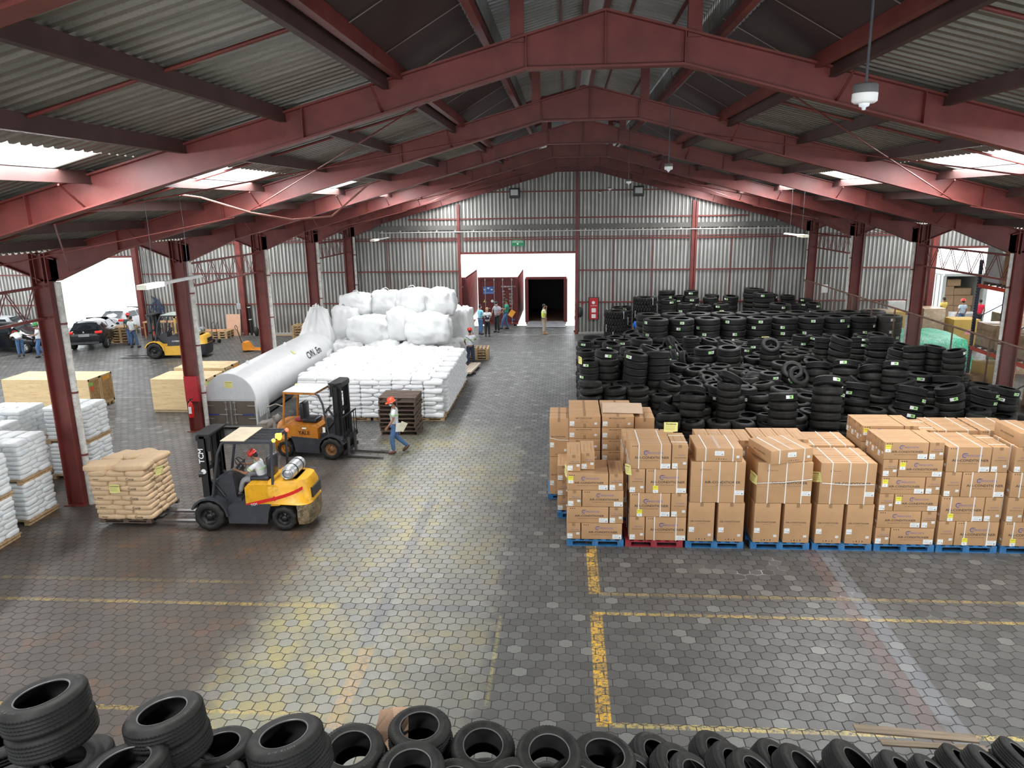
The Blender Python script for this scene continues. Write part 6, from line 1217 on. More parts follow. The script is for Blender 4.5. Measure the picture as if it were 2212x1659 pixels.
# plywood crates
PLY = mat('plywood', (.80, .60, .33), .6, var=.08, scale=1.3, stretch=(1, 1, 6), dirt=(.60, .36, .15), dirt_amt=.6); PLYE = mat('plywood_edge_batten', (.60, .45, .25), .6, var=.1); OSB = mat('osb_panel', (.42, .27, .12), .7, var=.25, scale=14)
ORL = mat('orange_label', (.85, .38, .04), .5); GRL = mat('green_label', (.25, .75, .10), .5); RDL = mat('red_orange_label', (.85, .12, .05), .5)
def crate(label, x0, x1, y0, y1, h=1.18, tags=1):
    w_, d = x1 - x0, y1 - y0; t = thing('plywood_crate', label, 'crate', ((x0 + x1) / 2, (y0 + y1) / 2, 0), 0, 'plywood crates in the left nave')
    MB().box(-w_ / 2, w_ / 2, -d / 2, d / 2, .1, h).obj('box_panels', PLY, t); q = MB(); e = .012
    x = w_ / 2
    q.box(x, x + e, -d / 2, -d / 2 + .07, .1, h); q.box(x, x + e, d / 2 - .07, d / 2, .1, h); q.box(x, x + e, -d / 2, d / 2, h - .07, h); q.box(x, x + e, -d / 2, d / 2, .1, .2); q.obj('end_batten', PLYE, t)
    MB().box(x, x + .005, -d / 2 + .07, d / 2 - .07, .2, h - .07).obj('end_panel', OSB, t)
    s = MB()
    for yy in (-d / 2 + .05, 0, d / 2 - .12): s.box(-w_ / 2, w_ / 2, yy, yy + .08, 0, .1)
    s.obj('skid', PLYE, t)
    if tags & 1: MB().box(x + e, x + e + .003, -d * .42, -d * .12, h - .26, h - .14).obj('green_tag', GRL, t); MB().box(x + e, x + e + .003, -d * .38, -d * .1, h - .46, h - .30).obj('red_tag', RDL, t)
    if tags & 2: MB().box(x + e, x + e + .003, -d * .3, d * .3, h - .22, h - .08).obj('orange_tag', ORL, t)
    return t
crate('long plywood crate, front one of the pair at the far left', -20.9, -17.55, 25.30, 25.98, 1.22, 1); crate('long plywood crate, rear one of the pair at the far left', -20.9, -17.55, 26.0, 26.75, 1.22, 2)
crate('plywood crate behind the third left column, front one', -15.15, -13.05, 25.3, 25.98, 1.25, 1); crate('plywood crate behind the third left column, second one', -15.15, -13.05, 26.0, 26.7, 1.25, 2)
crate('plywood crate farther back, left half, behind the column', -15.4, -13.35, 27.45, 28.1, 1.2, 1); crate('plywood crate farther back, rear one', -15.4, -13.35, 28.12, 28.8, 1.2, 2)
# fire extinguishers
def extinguisher(label, loc, rz=0):
    t = thing('fire_extinguisher', label, 'fire extinguisher', loc, rz); r = mat('extinguisher_red', (.55, .015, .015), .3)
    MB().lathe([(0, 0), (.075, 0), (.085, .02), (.085, .42), (.06, .5), (.025, .53), (.025, .56), (0, .56)], 20).obj('cylinder', r, t); MB().box(-.05, .05, -.088, -.083, .15, .38).obj('label_plate', LWH, t)
    q = MB(); q.cyl((0, 0, .55), (0, 0, .62), .02); q.box(-.02, .09, -.015, .015, .61, .64); q.tube([(-.02, 0, .58), (-.10, 0, .52), (-.11, 0, .30)], .012, 6); q.obj('valve_and_hose', BLK, t); return t
extinguisher('red fire extinguisher hung on the third left column behind the forklift mast', (-12.36, 22.78, .55))
MB().box(-.05, .05, 0, .1, .2, .3).obj('extinguisher_bracket', FD, COL.objects['fire_extinguisher'])
t = thing('extinguisher_cabinet', 'red fire extinguisher board on the gable wall right of the doorway', 'fire extinguisher board', (1.56, YW - .1, .82)); MB().box(-.30, .30, .02, .06, 0, 1.28).obj('backing_board', FD, t); MB().box(-.24, .24, -.06, .02, .03, 1.24).obj('red_box', mat('cabinet_red', (.45, .02, .025), .4), t)
q = MB(); q.box(-.12, .12, -.065, -.06, .1, .32); q.box(-.12, .12, -.065, -.06, .42, .66); q.cyl((-.02, -.065, .98), (-.02, -.06, .98), .09, n=16); put_text(q, 'EXTINTOR', .07, front(0, -.067, .8), 0, .02); q.obj('white_stickers', LWH, t)
tag(MB().cyl((.93, YW - .02, 1.75), (.93, YW + .01, 1.75), .07, n=16).obj('red_disc', mat('cabinet_red', (.45, .02, .025))), 'small dark red disc on the cladding right of the doorway', 'disc')
# emergency exit sign
t = thing('emergency_sign', 'green emergency exit sign above the central doorway', 'sign', (-2.72, YW - .03, 5.0)); MB().box(-.36, .36, -.02, 0, 0, .42).obj('sign_plate', mat('sign_green', (.01, .22, .09), .5), t)
q = MB(); put_text(q, 'SALIDA DE', .105, front(0, -.022, .335), 0, .02); put_text(q, 'EMERGENCIA', .10, front(0, -.022, .22), 0, .02); q.prism([(-.05, .12), (-.05, .16), (.05, .16), (.05, .12), (0, .04)], -.024, -.021, 'y'); q.obj('white_lettering', LWH, t)
# wall floodlights
for x, nm in ((-2.85, 'left'), (3.92, 'right')):
    t = thing('floodlight', 'black floodlight high on the gable wall, %s one' % nm, 'floodlight', (x, YW - .25, 7.62)); MB().bbox((0, 0, .25), (.58, .2, .55), .03).obj('housing', BLK, t); q = MB(); q.box(-.20, .2, -.125, -.10, .14, .44); q.obj('lens', mat('lamp_glass', (.42, .44, .42), .15), t); MB().box(-.04, .04, .08, .3, .2, .3).obj('wall_arm', BLK, t)
    r2 = MB(); 
    for k in range(3): r2.box(-.2, .2, -.13, -.122, .2 + k * .08, .21 + k * .08)
    r2.obj('reflector_bar', GALV, t)
# round detectors hanging on rods
for k, y in enumerate((4.93, 13.85, 22.5, 32.2, 41.4)):
    t = thing('hanging_detector', 'small round white detector hanging on a rod right of the ridge, %s' % ('nearest the camera' if k == 0 else nth(k + 1) + ' from the camera'), 'detector', (1.81, y, 7.80), 0, 'detectors on rods')
    s = .072; MB().cyl((0, 0, .10), (0, 0, zroof(1.81) - 7.80 + .1), .0085, n=8).obj('rod', FD, t)
    MB().lathe([(0, .105), (s * .9, .10), (s, .09), (s, .03)], 22).obj('base', mat('detector_grey', (.12, .12, .12), .5), t); MB().lathe([(s * 1.02, .045), (s * 1.02, .0), (s * .8, -.012), (0, -.012)], 22).obj('ring', WHT, t); MB().lathe([(s * .45, -.012), (s * .4, -.03), (s * .18, -.035), (s * .15, -.05), (0, -.052)], 16).obj('lens', mat('clear_plastic', (.75, .8, .85), .15), t)
# tube light fixtures
TUBE = mat('tube_light_off', (.80, .80, .72), .3)
def tube_light(label, x, y0, y1, z):
    t = thing('tube_light', label, 'light fixture', (x, y0, z)); L = y1 - y0
    MB().prism([(-.10, 0), (-.05, .05), (.05, .05), (.10, 0)], 0, L, 'y').obj('reflector', mat('fixture_grey', (.06, .06, .058), .5), t); q = MB()
    for a in (-.045, .045): q.cyl((a, .03, -.015), (a, L * .3, -.015), .017, n=8)
    q.obj('tube', TUBE, t); MB().box(-.10, .10, -.02, L * .28, -.03, .06).obj('white_cover', mat('cream_cover', (.75, .74, .62), .4), t)
    for yy in (L * .2, L * .8): MB().tube([(0, yy, .05), (.01, yy, 1.2), (-.01, yy, zroof(x) - z + .1)], .006, 5).obj('hanging_wire', FD, t)
tube_light('long tube light fixture hanging on wires above the left side', -8.0, 13.5, 15.75, 5.80); tube_light('small tube light fixture hanging far left before the gable wall', -8.5, 32.6, 35.4, 5.80); tube_light('tube light fixture hanging on wires above the tyre field', 8.0, 25.9, 28.2, 6.05)
# long bent hose hanging under the left roof
pts = [(-5.9, 13.2, 7.72)]
hz = [(-6.9, 14.0, 7.45), (-6.2, 14.6, 7.15), (-5.6, 15.2, 7.0), (-5.0, 15.9, 7.05), (-4.3, 16.6, 7.75)]
tag(MB().tube([(-7.1, 13.6, 7.5)] + hz, .02, 6).obj('hanging_hose', mat('red_brown_hose', (.22, .09, .07), .6)), 'long red-brown hose sagging under the left roof slope', 'hose')
# ------------------------------------------------------------------ containers beyond the central doorway
CRF = mat('container_roof_sunlit', (.72, .66, .64), .6); CR = mat('container_red', (.13, .014, .014), .5, var=.1, scale=.8, dirt=(.10, .02, .02), dirt_amt=.3); CIN = mat('container_inside', (.012, .012, .014), .7); CFL = mat('container_floor', (.10, .05, .03), .6)  # container roof colour lightened to stand in for overexposed sunlight
def corr_side(mb, x, y0, y1, z0, z1, out):
    pr = profile(y0, y1, .28, .036); vs = []
    for y, q in pr: vs += [(x - out * q, y, z0), (x - out * q, y, z1)]
    mb.add(vs, [(2 * i, 2 * i + 2, 2 * i + 3, 2 * i + 1) for i in range(len(pr) - 1)])
def container(label, x, y, doors=True, L=6.1, H=2.9):
    t = thing('shipping_container', label, 'shipping container', (x, y, .06)); w_ = 2.44; b_ = MB()
    corr_side(b_, .02, .1, L, .15, H - .1, 1); corr_side(b_, w_ - .02, .1, L, .15, H - .1, -1); MB().box(.01, w_ - .01, .06, L, H + .0, H + .012).obj('roof_panel', CRF, t); b_.box(0, w_, .05, L, H - .04, H); b_.box(0, w_, L - .05, L, 0, H); b_.obj('shell', CR, t)
    f = MB()
    for xx in (0, w_ - .14): f.box(xx, xx + .14, 0, .14, 0, H); f.box(xx + .02, xx + .12, 0, L, 0, .15)
    f.box(0, w_, 0, .12, H - .14, H); f.box(0, w_, 0, .12, 0, .14); f.obj('corner_frame', CR, t); q = MB()
    for xx in (-.005, w_ - .145):
        for z in (-.005, H - .12): q.box(xx, xx + .15, -.01, .16, z, z + .125)
    q.obj('corner_casting', mat('casting_red', (.24, .03, .03), .5), t)
    if doors:
        for s in (0, 1):
            x0 = .14 if s == 0 else w_ / 2 + .005; x1 = w_ / 2 - .005 if s == 0 else w_ - .14; d = MB(); d.box(x0, x1, .04, .09, .14, H - .14)
            for z in (.25, .95, 1.65, 2.25): d.box(x0 + .06, x1 - .06, .02, .045, z, z + .42)
            dr = d.obj('container_door', CR, t)
            for xx in (x0 + .30, x1 - .22):
                r_ = MB(); r_.cyl((xx, -.02, .06), (xx, -.02, H - .06), .022, n=8)
                for z in (.12, .75, 1.4, 2.05, H - .15): r_.cbox((xx, 0, z), (.09, .06, .06))
                r_.cyl((xx, -.03, 1.02), (xx + (.3 if s == 0 else -.3), -.04, 1.0), .014, n=6); r_.obj('lock_rod', GALV, dr)
        q = MB(); q.box(.30, .96, -.004, .018, 1.88, 2.34, 0); o = q.obj('blue_emblem', mat('emblem_blue', (.04, .12, .42), .5), t); q = MB()
        for (cx_, cz_) in ((.42, 2.15), (.63, 2.24), (.84, 2.15)): q.prism([(cx_ - .09, cz_ + .04), (cx_ + .09, cz_ + .04), (cx_ + .03, cz_ - .04), (cx_ - .03, cz_ - .04)], -.008, -.005, 'y')
        put_text(q, 'TRANSOCEANICA', .075, front(.63, -.008, 1.96), 0, .01); q.obj('emblem_marks', LWH, t); q = MB()
        for tx, sz, px, pz in (('HDMU', .13, 1.62, 2.33), ('451971 3', .13, 2.05, 2.33), ('45G1', .12, 2.0, 2.18), ('MGW', .07, 1.58, 1.86), ('TARE', .06, 1.58, 1.66), ('32 500', .08, 2.02, 1.9), ('71 650', .08, 2.02, 1.83), ('3 940', .08, 2.02, 1.7), ('8 690', .08, 2.02, 1.63), ('28 560', .08, 2.02, 1.50), ('62 960', .08, 2.02, 1.43), ('76.4 M', .08, 2.02, 1.30), ('2 700', .08, 2.02, 1.23)): put_text(q, tx, sz, front(px, -.002 - .0, pz), 0, .015)
        q.cyl((1.58, -.004, 2.05), (1.58, .0, 2.05), .035, n=12); q.cyl((.86, -.004, 1.45), (.86, .018, 1.45), .085, n=18); q.obj('white_marks', LWH, t); MB().prism([(.30, 1.38), (.50, 1.38), (.40, 1.56)], -.004, .018, 'y').obj('warning_triangle', YEL, t); MB().box(2.05, 2.25, -.004, .03, .25, .34).obj('blue_plate', BLUI, t)
    else:
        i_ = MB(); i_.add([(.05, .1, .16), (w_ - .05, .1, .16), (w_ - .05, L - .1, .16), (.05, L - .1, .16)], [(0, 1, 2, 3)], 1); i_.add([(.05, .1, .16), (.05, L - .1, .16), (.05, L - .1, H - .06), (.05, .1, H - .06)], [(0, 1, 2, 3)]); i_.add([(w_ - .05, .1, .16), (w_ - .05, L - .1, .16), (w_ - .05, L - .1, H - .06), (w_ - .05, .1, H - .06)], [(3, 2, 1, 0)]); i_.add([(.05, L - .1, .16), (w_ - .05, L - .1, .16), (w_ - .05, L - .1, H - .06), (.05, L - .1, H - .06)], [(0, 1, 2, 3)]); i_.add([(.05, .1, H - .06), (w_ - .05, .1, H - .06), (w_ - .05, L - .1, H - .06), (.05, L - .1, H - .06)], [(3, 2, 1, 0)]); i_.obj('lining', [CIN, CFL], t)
        for s in (-1, 1):
            xx = -.03 if s < 0 else w_ + .03; d = MB(); d.box(xx - .025, xx + .025, -.0, 1.15, .12, H - .12); dr = d.obj('open_door', CR, t); r_ = MB()
            for yy in (.3, .8): r_.cyl((xx + s * .04, yy, .1), (xx + s * .04, yy, H - .1), .02, n=6)
            r_.obj('lock_rod', GALV, dr)
    u_ = MB(); u_.box(.7, .85, .3, L - .2, -.25, 0); u_.box(w_ - .85, w_ - .7, .3, L - .2, -.25, 0); u_.box(.3, w_ - .3, .2, .3, -.45, 0); u_.obj('chassis_beam', FD, t)
    for yy in (1.5, 2.8, L - 3):
        for xx in (.3, w_ - .55): MB().cyl((xx, yy, -.82), (xx + .25, yy, -.82), .48, n=20).obj('trailer_wheel', RUBT, t)
    return t
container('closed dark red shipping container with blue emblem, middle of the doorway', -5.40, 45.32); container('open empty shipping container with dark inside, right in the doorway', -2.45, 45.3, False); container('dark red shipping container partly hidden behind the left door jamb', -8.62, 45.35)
RAMP = mat('dock_plate', (.36, .36, .37), .4, .4, var=.15)
tag(MB().add([(-2.40, 44.35, .02), (-.02, 44.35, .02), (-.06, 45.45, .24), (-2.36, 45.45, .24), (-2.40, 44.35, .0), (-.02, 44.35, .0), (-.06, 45.45, .1), (-2.36, 45.45, .1)], [(0, 1, 2, 3), (0, 4, 5, 1), (1, 5, 6, 2), (0, 3, 7, 4), (2, 6, 7, 3)]).obj('dock_ramp', RAMP), 'grey steel dock plate sloping up into the open container', 'ramp')
tag(MB().box(-2.4, -.02, 44.3, 44.36, 0, .03).obj('ramp_edge', DARK), 'dark edge strip at the foot of the dock plate', 'strip')
# people at the doorway
LB_ = cloth('light_blue_shirt', (.25, .62, .75)); DKT = cloth('black_trousers', (.015, .015, .018)); NAVY = cloth('navy_vest', (.025, .03, .05)); STP = cloth('grey_striped_shirt', (.33, .32, .36)); GRN_S = cloth('green_shirt', (.02, .25, .16)); YV = mat('yellow_vest', (.62, .85, .05), .6, var=.05); KHK = cloth('khaki_trousers', (.38, .30, .22)); TANB = mat('tan_boot', (.35, .17, .07), .7)
person('man in light blue shirt and jeans, leftmost of the group at the doorway', (-4.92, 41.95, 0), -.9, LB_, JEAN, BLS, dict(elL=(-.24, .10, 1.16), haL=(-.10, .26, 1.10), elR=(.24, .08, 1.16), haR=(.10, .27, 1.08)), SKN, mask=WHT)
person('blond person in navy vest and black trousers seen from behind in the group', (-4.45, 41.35, 0), .15, cloth('white_shirt', (.70, .73, .76)), DKT, BLS, dict(elL=(-.24, .10, 1.14), haL=(-.12, .27, 1.05), elR=(.24, .1, 1.14), haR=(.12, .27, 1.05)), SKP, hair=mat('blond_hair', (.45, .26, .13), .6), vest=NAVY, scale=.95)
person('tall man in grey striped shirt and black trousers in the doorway group', (-4.02, 42.75, 0), 2.6, STP, DKT, BLS, dict(elL=(-.27, .06, 1.15), haL=(-.22, .25, 1.12), elR=(.27, .05, 1.15), haR=(.24, .20, 1.0), hd=(0, .06, 1.60)), SKN, mask=WHT, fat=1.12, scale=1.06, sleeves=.6)
person('man in green shirt and jeans stepping by the closed container with an orange envelope', (-3.55, 43.8, 0), 1.9, GRN_S, JEAN, BLS, dict(elR=(.25, .02, 1.16), haR=(.24, .20, .98), elL=(-.24, .14, 1.18), haL=(-.18, .36, 1.22), anL=(-.1, .30, .14), knL=(-.1, .25, .55), anR=(.1, -.10, .09)), SKN, scale=1.05)
o = MB().box(-.15, .15, -.01, .01, -.20, .20).obj('envelope', mat('orange_envelope', (.80, .36, .05), .7), None, (-3.22, 43.62, .98)); o.rotation_euler = (0, .6, .2); tag(o, 'orange envelope in the hand of the man in green', 'envelope')
person('man in bright yellow vest and khaki trousers standing alone before the open container', (-1.27, 42.02, 0), -1.35, cloth('pale_shirt', (.6, .65, .4)), KHK, TANB, dict(elR=(.25, .05, 1.13), haR=(.22, .10, .88), elL=(-.22, .16, 1.24), haL=(-.08, .16, 1.50)), SKN, vest=YV, fat=1.15)
person('worker in red hard hat and white shirt seen from behind beside the big white sack pile', (-4.42, 33.45, 0), .1, SHW, cloth('dark_jeans', (.025, .04, .08)), BLS, dict(elR=(.26, .05, 1.20), haR=(.14, .12, 1.48), elL=(-.26, .06, 1.14), haL=(-.22, .24, 1.0), knR=(.12, .06, .5), anR=(.16, .12, .09), anL=(-.14, -.22, .12)), SKN, REDH, HAIR, GRS)
o = MB().tube([(-.16, -.14, 1.38), (.02, -.16, 1.25), (.17, -.12, 1.08)], .012, 6).obj('shoulder_strap', FD, None, (-4.42, 33.45, 0)); tag(o, 'dark shoulder strap across the back of the worker beside the sack pile', 'strap')
person('person in bright blue shirt working among the tyre stacks', (3.62, 37.3, 0), -.5, cloth('bright_blue_shirt', (.015, .16, .62)), DKT, BLS, dict(hd=(0, .08, 1.60)), SKN, scale=1.0, sleeves=.9)
person('person in black standing behind the right door jamb', (.62, 42.75, 0), PI / 2, cloth('black_shirt', (.02, .02, .022)), DKT, BLS, None, SKN)
q = MB(); q.ell((0, 0, 0), (.13, .10, .30), 14); tag(q.obj('black_bag', BLK, None, (.80, YW - .12, 1.25)), 'black bag hanging on the right door post of the central doorway', 'bag')
# barrel, hopper, timber beside the pile
BBL = mat('barrel_blue', (.05, .25, .36), .5, var=.1)
t = thing('plastic_barrel', 'open blue plastic barrel at the right end of the jumbo bags', 'barrel', (-5.2, 37.2, 0)); MB().lathe([(0, .02), (.27, 0), (.30, .04), (.31, .3), (.325, .32), (.31, .34), (.31, .62), (.325, .64), (.31, .66), (.30, .92), (.32, .94), (.30, .95), (.28, .9), (.27, .1), (0, .08)], 28).obj('drum', BBL, t); MB().lathe([(.31, .92), (.33, .93), (.33, .97), (.30, .97)], 28, 0, None, True).obj('rim', BBL, t)
t = thing('wooden_hopper', 'rusty hopper standing on legs behind the blue barrel', 'hopper', (-5.35, 39.2, 0)); q = MB(); q.add([(-.5, -.35, 1.25), (.5, -.35, 1.25), (.5, .35, 1.25), (-.5, .35, 1.25), (-.3, -.2, .95), (.3, -.2, .95), (.3, .2, .95), (-.3, .2, .95)], [(0, 4, 5, 1), (1, 5, 6, 2), (2, 6, 7, 3), (3, 7, 4, 0), (4, 7, 6, 5)]); q.obj('tray', mat('rust', (.35, .14, .06), .8, var=.3), t)
for a, b_ in ((-.25, -.15), (.25, -.15), (-.25, .15), (.25, .15)): MB().box(a - .03, a + .03, b_ - .03, b_ + .03, 0, .97).obj('leg', MATS['rust'], t)
for k in range(3): MB().box(-.45, .45, -.06, .06, 0, .03).obj('x', PW) if 0 else None
for k in range(4): pallet('p', PW, 'pale pallet in the low stack behind the worker with red hard hat, %s' % ('lowest' if k == 0 else nth(k + 1) + ' up'), (-4.35, 35.3, k * .13), .05, 'low pale pallet stack by the aisle', 1.2, 1.0, .13)
for k in range(4):
    o = MB().box(-.05, .05, -1.05, 1.05, 0, .08).obj('timber_beam', mat('pale_timber', (.55, .46, .36), .6, var=.08), None, (-4.43 + k * .115, 32.3, .10)); o.rotation_euler = (0, 0, -.10); tag(o, 'pale timber beam on the floor beside the worker, %s from left' % nth(k + 1), 'timber', 'pale timbers on the aisle floor')
for k, y in enumerate((31.7, 32.9)): tag(MB().box(-.3, .3, -.05, .05, 0, .10).obj('timber_bearer', FD, None, (-4.27, y, 0)), 'dark bearer under the pale timbers, %s' % ('near', 'far')[k], 'bearer')
# ------------------------------------------------------------------ right side: fence, rack, goods
FX = 13.17 + .02
t = thing('wire_fence', 'chain link fence with rusty top rail along the right column row', 'fence', (13.02, 21.0, 0))
RST = mat('rusty_rail', (.16, .09, .06), .7, var=.3)
MB().cyl((0, 0, 3.02), (0, 20.9, 3.02), .035, n=8).obj('top_rail', RST, t)
for k in range(10): MB().cyl((0, .2 + k * 2.26, 0), (0, .2 + k * 2.26, 3.02), .028, n=8).obj('fence_post', RST, t)
NET = bpy.data.materials.new('chain_link_mesh'); NET.use_nodes = True; _b = NB(NET); _p = _b.n['Principled BSDF']; _sp = _b.node('ShaderNodeSeparateXYZ'); _b.put(_sp.inputs[0], _b.obj())
_u = _b.m('ADD', _sp.outputs[1], _sp.outputs[2]); _v = _b.m('SUBTRACT', _sp.outputs[1], _sp.outputs[2])
_f = lambda q: _b.m('LESS_THAN', _b.m('ABSOLUTE', _b.m('SUBTRACT', _b.m('FRACT', _b.m('DIVIDE', q, .075)), .5)), .045)
_b.put(_p.inputs['Alpha'], _b.m('MAXIMUM', _f(_u), _f(_v))); _p.inputs['Base Color'].default_value = (.22, .2, .18, 1); _p.inputs['Roughness'].default_value = .5
MB().add([(0, 0, .02), (0, 20.9, .02), (0, 20.9, 3.0), (0, 0, 3.0)], [(0, 1, 2, 3)]).obj('wire_mesh', NET, t)
RK_R = mat('rack_orange_red', (.62, .06, .02), .5, var=.08); RK_B = mat('rack_dark_blue', (.015, .02, .05), .5)
t = thing('pallet_rack', 'tall pallet rack with dark posts and red beams behind the right fence', 'rack', (15.95, 30.1, 0))
for yy in (0, -2.85, -5.7):
    for xx in (0, 1.05):
        q = MB(); q.box(xx, xx + .1, yy - .05, yy + .05, 0, 4.9); q.obj('upright', RK_B, t)
    q = MB(); 
    for k in range(4): q.cyl((.05, yy, .3 + k * 1.15), (1.1, yy, .9 + k * 1.15), .02, n=6); 
    q.obj('upright_brace', RK_B, t); h = MB(); z = .3
    while z < 4.8: h.box(-.002, .0, yy - .012, yy + .012, z, z + .035); z += .11
    h.obj('post_holes', LWH, t)
for z in (1.40, 3.85):
    for yy in (0, -2.85):
        for xx in (0, 1.08): MB().box(xx - .0, xx + .05, yy - 2.8, yy - .05, z, z + .14).obj('beam', RK_R, t)
WCB = mat('wrapped_cardboard', (.40, .28, .17), .25, var=.15, scale=3, bump=.6, bscale=8, dirt=(.6, .58, .54), dirt_amt=.5); WCW = mat('wrapped_white_carton', (.52, .52, .50), .4, var=.08, scale=4)
YBX = mat('yellow_brown_carton', (.46, .30, .07), .7, var=.06); PNK = mat('pink_label', (.75, .28, .36), .6)
def goods(label, x0, x1, y0, y1, z0, z1, m, sticker=None, pal=True, cat='boxed load', grp=None):
    t = thing('wrapped_box', label, cat, ((x0 + x1) / 2, (y0 + y1) / 2, z0), 0, grp); w_, d, h = x1 - x0, y1 - y0, z1 - z0; a = .12 if pal else 0
    MB().bbox((0, 0, a + (h - a) / 2), (w_, d, h - a), .02).obj('box', m, t)
    if pal:
        q = MB(); q.box(-w_ / 2, w_ / 2, -d / 2, d / 2, .09, .12)
        for yy in (-d / 2, -.05, d / 2 - .1): q.box(-w_ / 2, w_ / 2, yy, yy + .1, 0, .09)
        q.obj('pallet', PD, t)
    if sticker is not None: MB().box(-.05, .25, -d / 2 - .004, -d / 2, h * .5, h * .5 + .22).obj('sticker', sticker, t)
    return t
goods('brown wrapped box with pink sticker behind the fence, left of the yellow-brown one', 15.25, 16.3, 38, 39, 0, 1.80, WCB, PNK); goods('yellow-brown box standing between wrapped boxes behind the fence', 16.4, 17.1, 38.1, 39, 0, 1.75, YBX)
goods('tall wrapped brown box with white top, right of the fourth right column', 17.75, 18.8, 38, 39, 0, 1.92, WCB); goods('yellow-brown box with pink sticker before the right doorway', 18.95, 20.2, 37.4, 38.4, 0, 1.45, YBX, PNK)
goods('low brown wrapped load behind the truck tyres near the fence', 14.0, 15.1, 34.3, 35.4, 0, 1.95, WCB); goods('flat cardboard lying behind the fence near the gable wall', 13.9, 15.0, 38.6, 39.6, 0, 1.6, CB); goods('white panel box leaning behind the fence', 17.0, 17.9, 40.4, 40.6, 0, 2.0, WCW, None, False)
goods('wrapped brown carton load on the lower rack beam, nearest the post', 16.0, 17.0, 28.75, 29.85, 1.54, 2.55, WCB, None, True); goods('wrapped brown carton load on the lower rack beam, second one', 16.0, 17.0, 27.5, 28.5, 1.54, 2.6, WCB); goods('wrapped load on the lower rack beam, third one', 16.0, 17.0, 26.1, 27.1, 1.54, 2.5, WCB)
goods('large bulging wrapped load seen behind the rack', 18.0, 19.6, 31.2, 32.6, 0, 2.55, WCB)
goods('tall grey wrapped load on the upper rack beam', 16.0, 17.0, 28.8, 29.8, 3.99, 5.45, WCW); goods('brown carton load on the upper rack beam', 16.0, 17.0, 27.6, 28.6, 3.99, 5.3, CB2); goods('dark load high on the rack, third one', 16.0, 17.0, 26.2, 27.2, 3.99, 5.2, CB2)
goods('brown box on the floor under the rack', 15.9, 16.9, 28.5, 29.7, 0, 1.05, YBX); goods('small dark brown box under the rack before the larger one', 15.2, 15.7, 28.2, 28.7, 0, .75, CB2, None, False); goods('box load on the floor under the second rack bay', 16, 17, 25.2, 26.4, 0, 1.1, CB)
GN = mat('green_netting', (.02, .36, .20), .4, var=.3, scale=6, bump=.5, bscale=12, dirt=(.45, .75, .62), dirt_amt=.6)
nt = MB(); nx, ny = 26, 20; vs = []
for j in range(ny + 1):
    for i in range(nx + 1):
        x = -1.9 + 3.8 * i / nx; y = -2.0 + 4.0 * j / ny; ex = min(i, nx - i) / 3; ey = min(j, ny - j) / 3; h = 1.25 * min(1, ex, ey) + (.03 * math.sin(x * 5 + y * 2) + .03 * MN.noise(Vector((x * 2, y * 2, 0)))) * min(1, ex, ey)
        vs.append((x * (1 if ex >= 1 else .97), y, max(.02, h)))
nt.add(vs, [(j * (nx + 1) + i, j * (nx + 1) + i + 1, (j + 1) * (nx + 1) + i + 1, (j + 1) * (nx + 1) + i) for j in range(ny) for i in range(nx)], 0, True)
tag(nt.obj('green_netting', GN, None, (16.0, 34.6, 0)), 'green netting draped over a low load behind the right fence', 'netting')
tag(MB().box(0, .34, -.004, .004, 0, .46).obj('paper_notice', WHT, None, (14.1, YW - .002, 2.25)), 'white paper notice on the gable cladding right of the corner column', 'notice')
# truck with open rear beyond the right doorway
t = container('open white truck body full of cartons beyond the right doorway', 21.95, 45.0, False); 
TRW = mat('truck_body_white', (.62, .66, .64), .5, var=.05)
for o in t.children:
    if o.name.split('.')[0] in ('shell', 'corner_frame', 'lining', 'open_door', 'corner_casting'): o.data = o.data.copy(); o.data.materials.clear(); o.data.materials.append(TRW)
for k, (x, z, w_, h) in enumerate([(22.25, .25, .9, .75), (23.2, .25, 1.0, .72), (22.25, 1.0, .85, .6), (23.15, .97, 1.1, .62), (22.35, 1.6, .7, .55), (23.1, 1.6, 1.0, .42), (22.6, 2.15, .8, .4)]):
    o = MB().bbox((w_ / 2, .5, h / 2), (w_ - .02, .9, h - .02), .012).obj('carton', mat('pale_carton', (.60, .40, .24), .7, var=.06), None, (x, 45.9 + (k % 2) * .1, z)); tag(o, 'pale brown carton inside the open white truck, %s, %s' % (('bottom', 'bottom', 'second layer', 'second layer', 'third layer', 'third layer', 'top')[k], ('left', 'right', 'left', 'right', 'left', 'right', 'middle')[k]), 'carton', 'cartons in the open truck')
person('man in red cap and pale blue shirt standing at the right doorway', (22.1, 42.9, 0), .2, cloth('pale_blue_shirt', (.42, .52, .60)), JEAN, BLS, None, SKN, REDH, HAIR)
person('person in red sleeveless shirt and dark shorts at the right doorway', (22.95, 42.75, 0), -.2, cloth('red_shirt', (.70, .02, .06)), cloth('dark_shorts', (.03, .03, .04)), BLS, None, SKN, scale=1.02, sleeves=.2)
person('person in yellow shirt by the open truck', (21.6, 44.0, 0), .4, cloth('yellow_shirt', (.75, .55, .12)), DKT, BLS, None, SKN)
goods('white wrapped pallet load by the open truck', 22.3, 23.6, 44.0, 44.8, 0, .8, WCW)
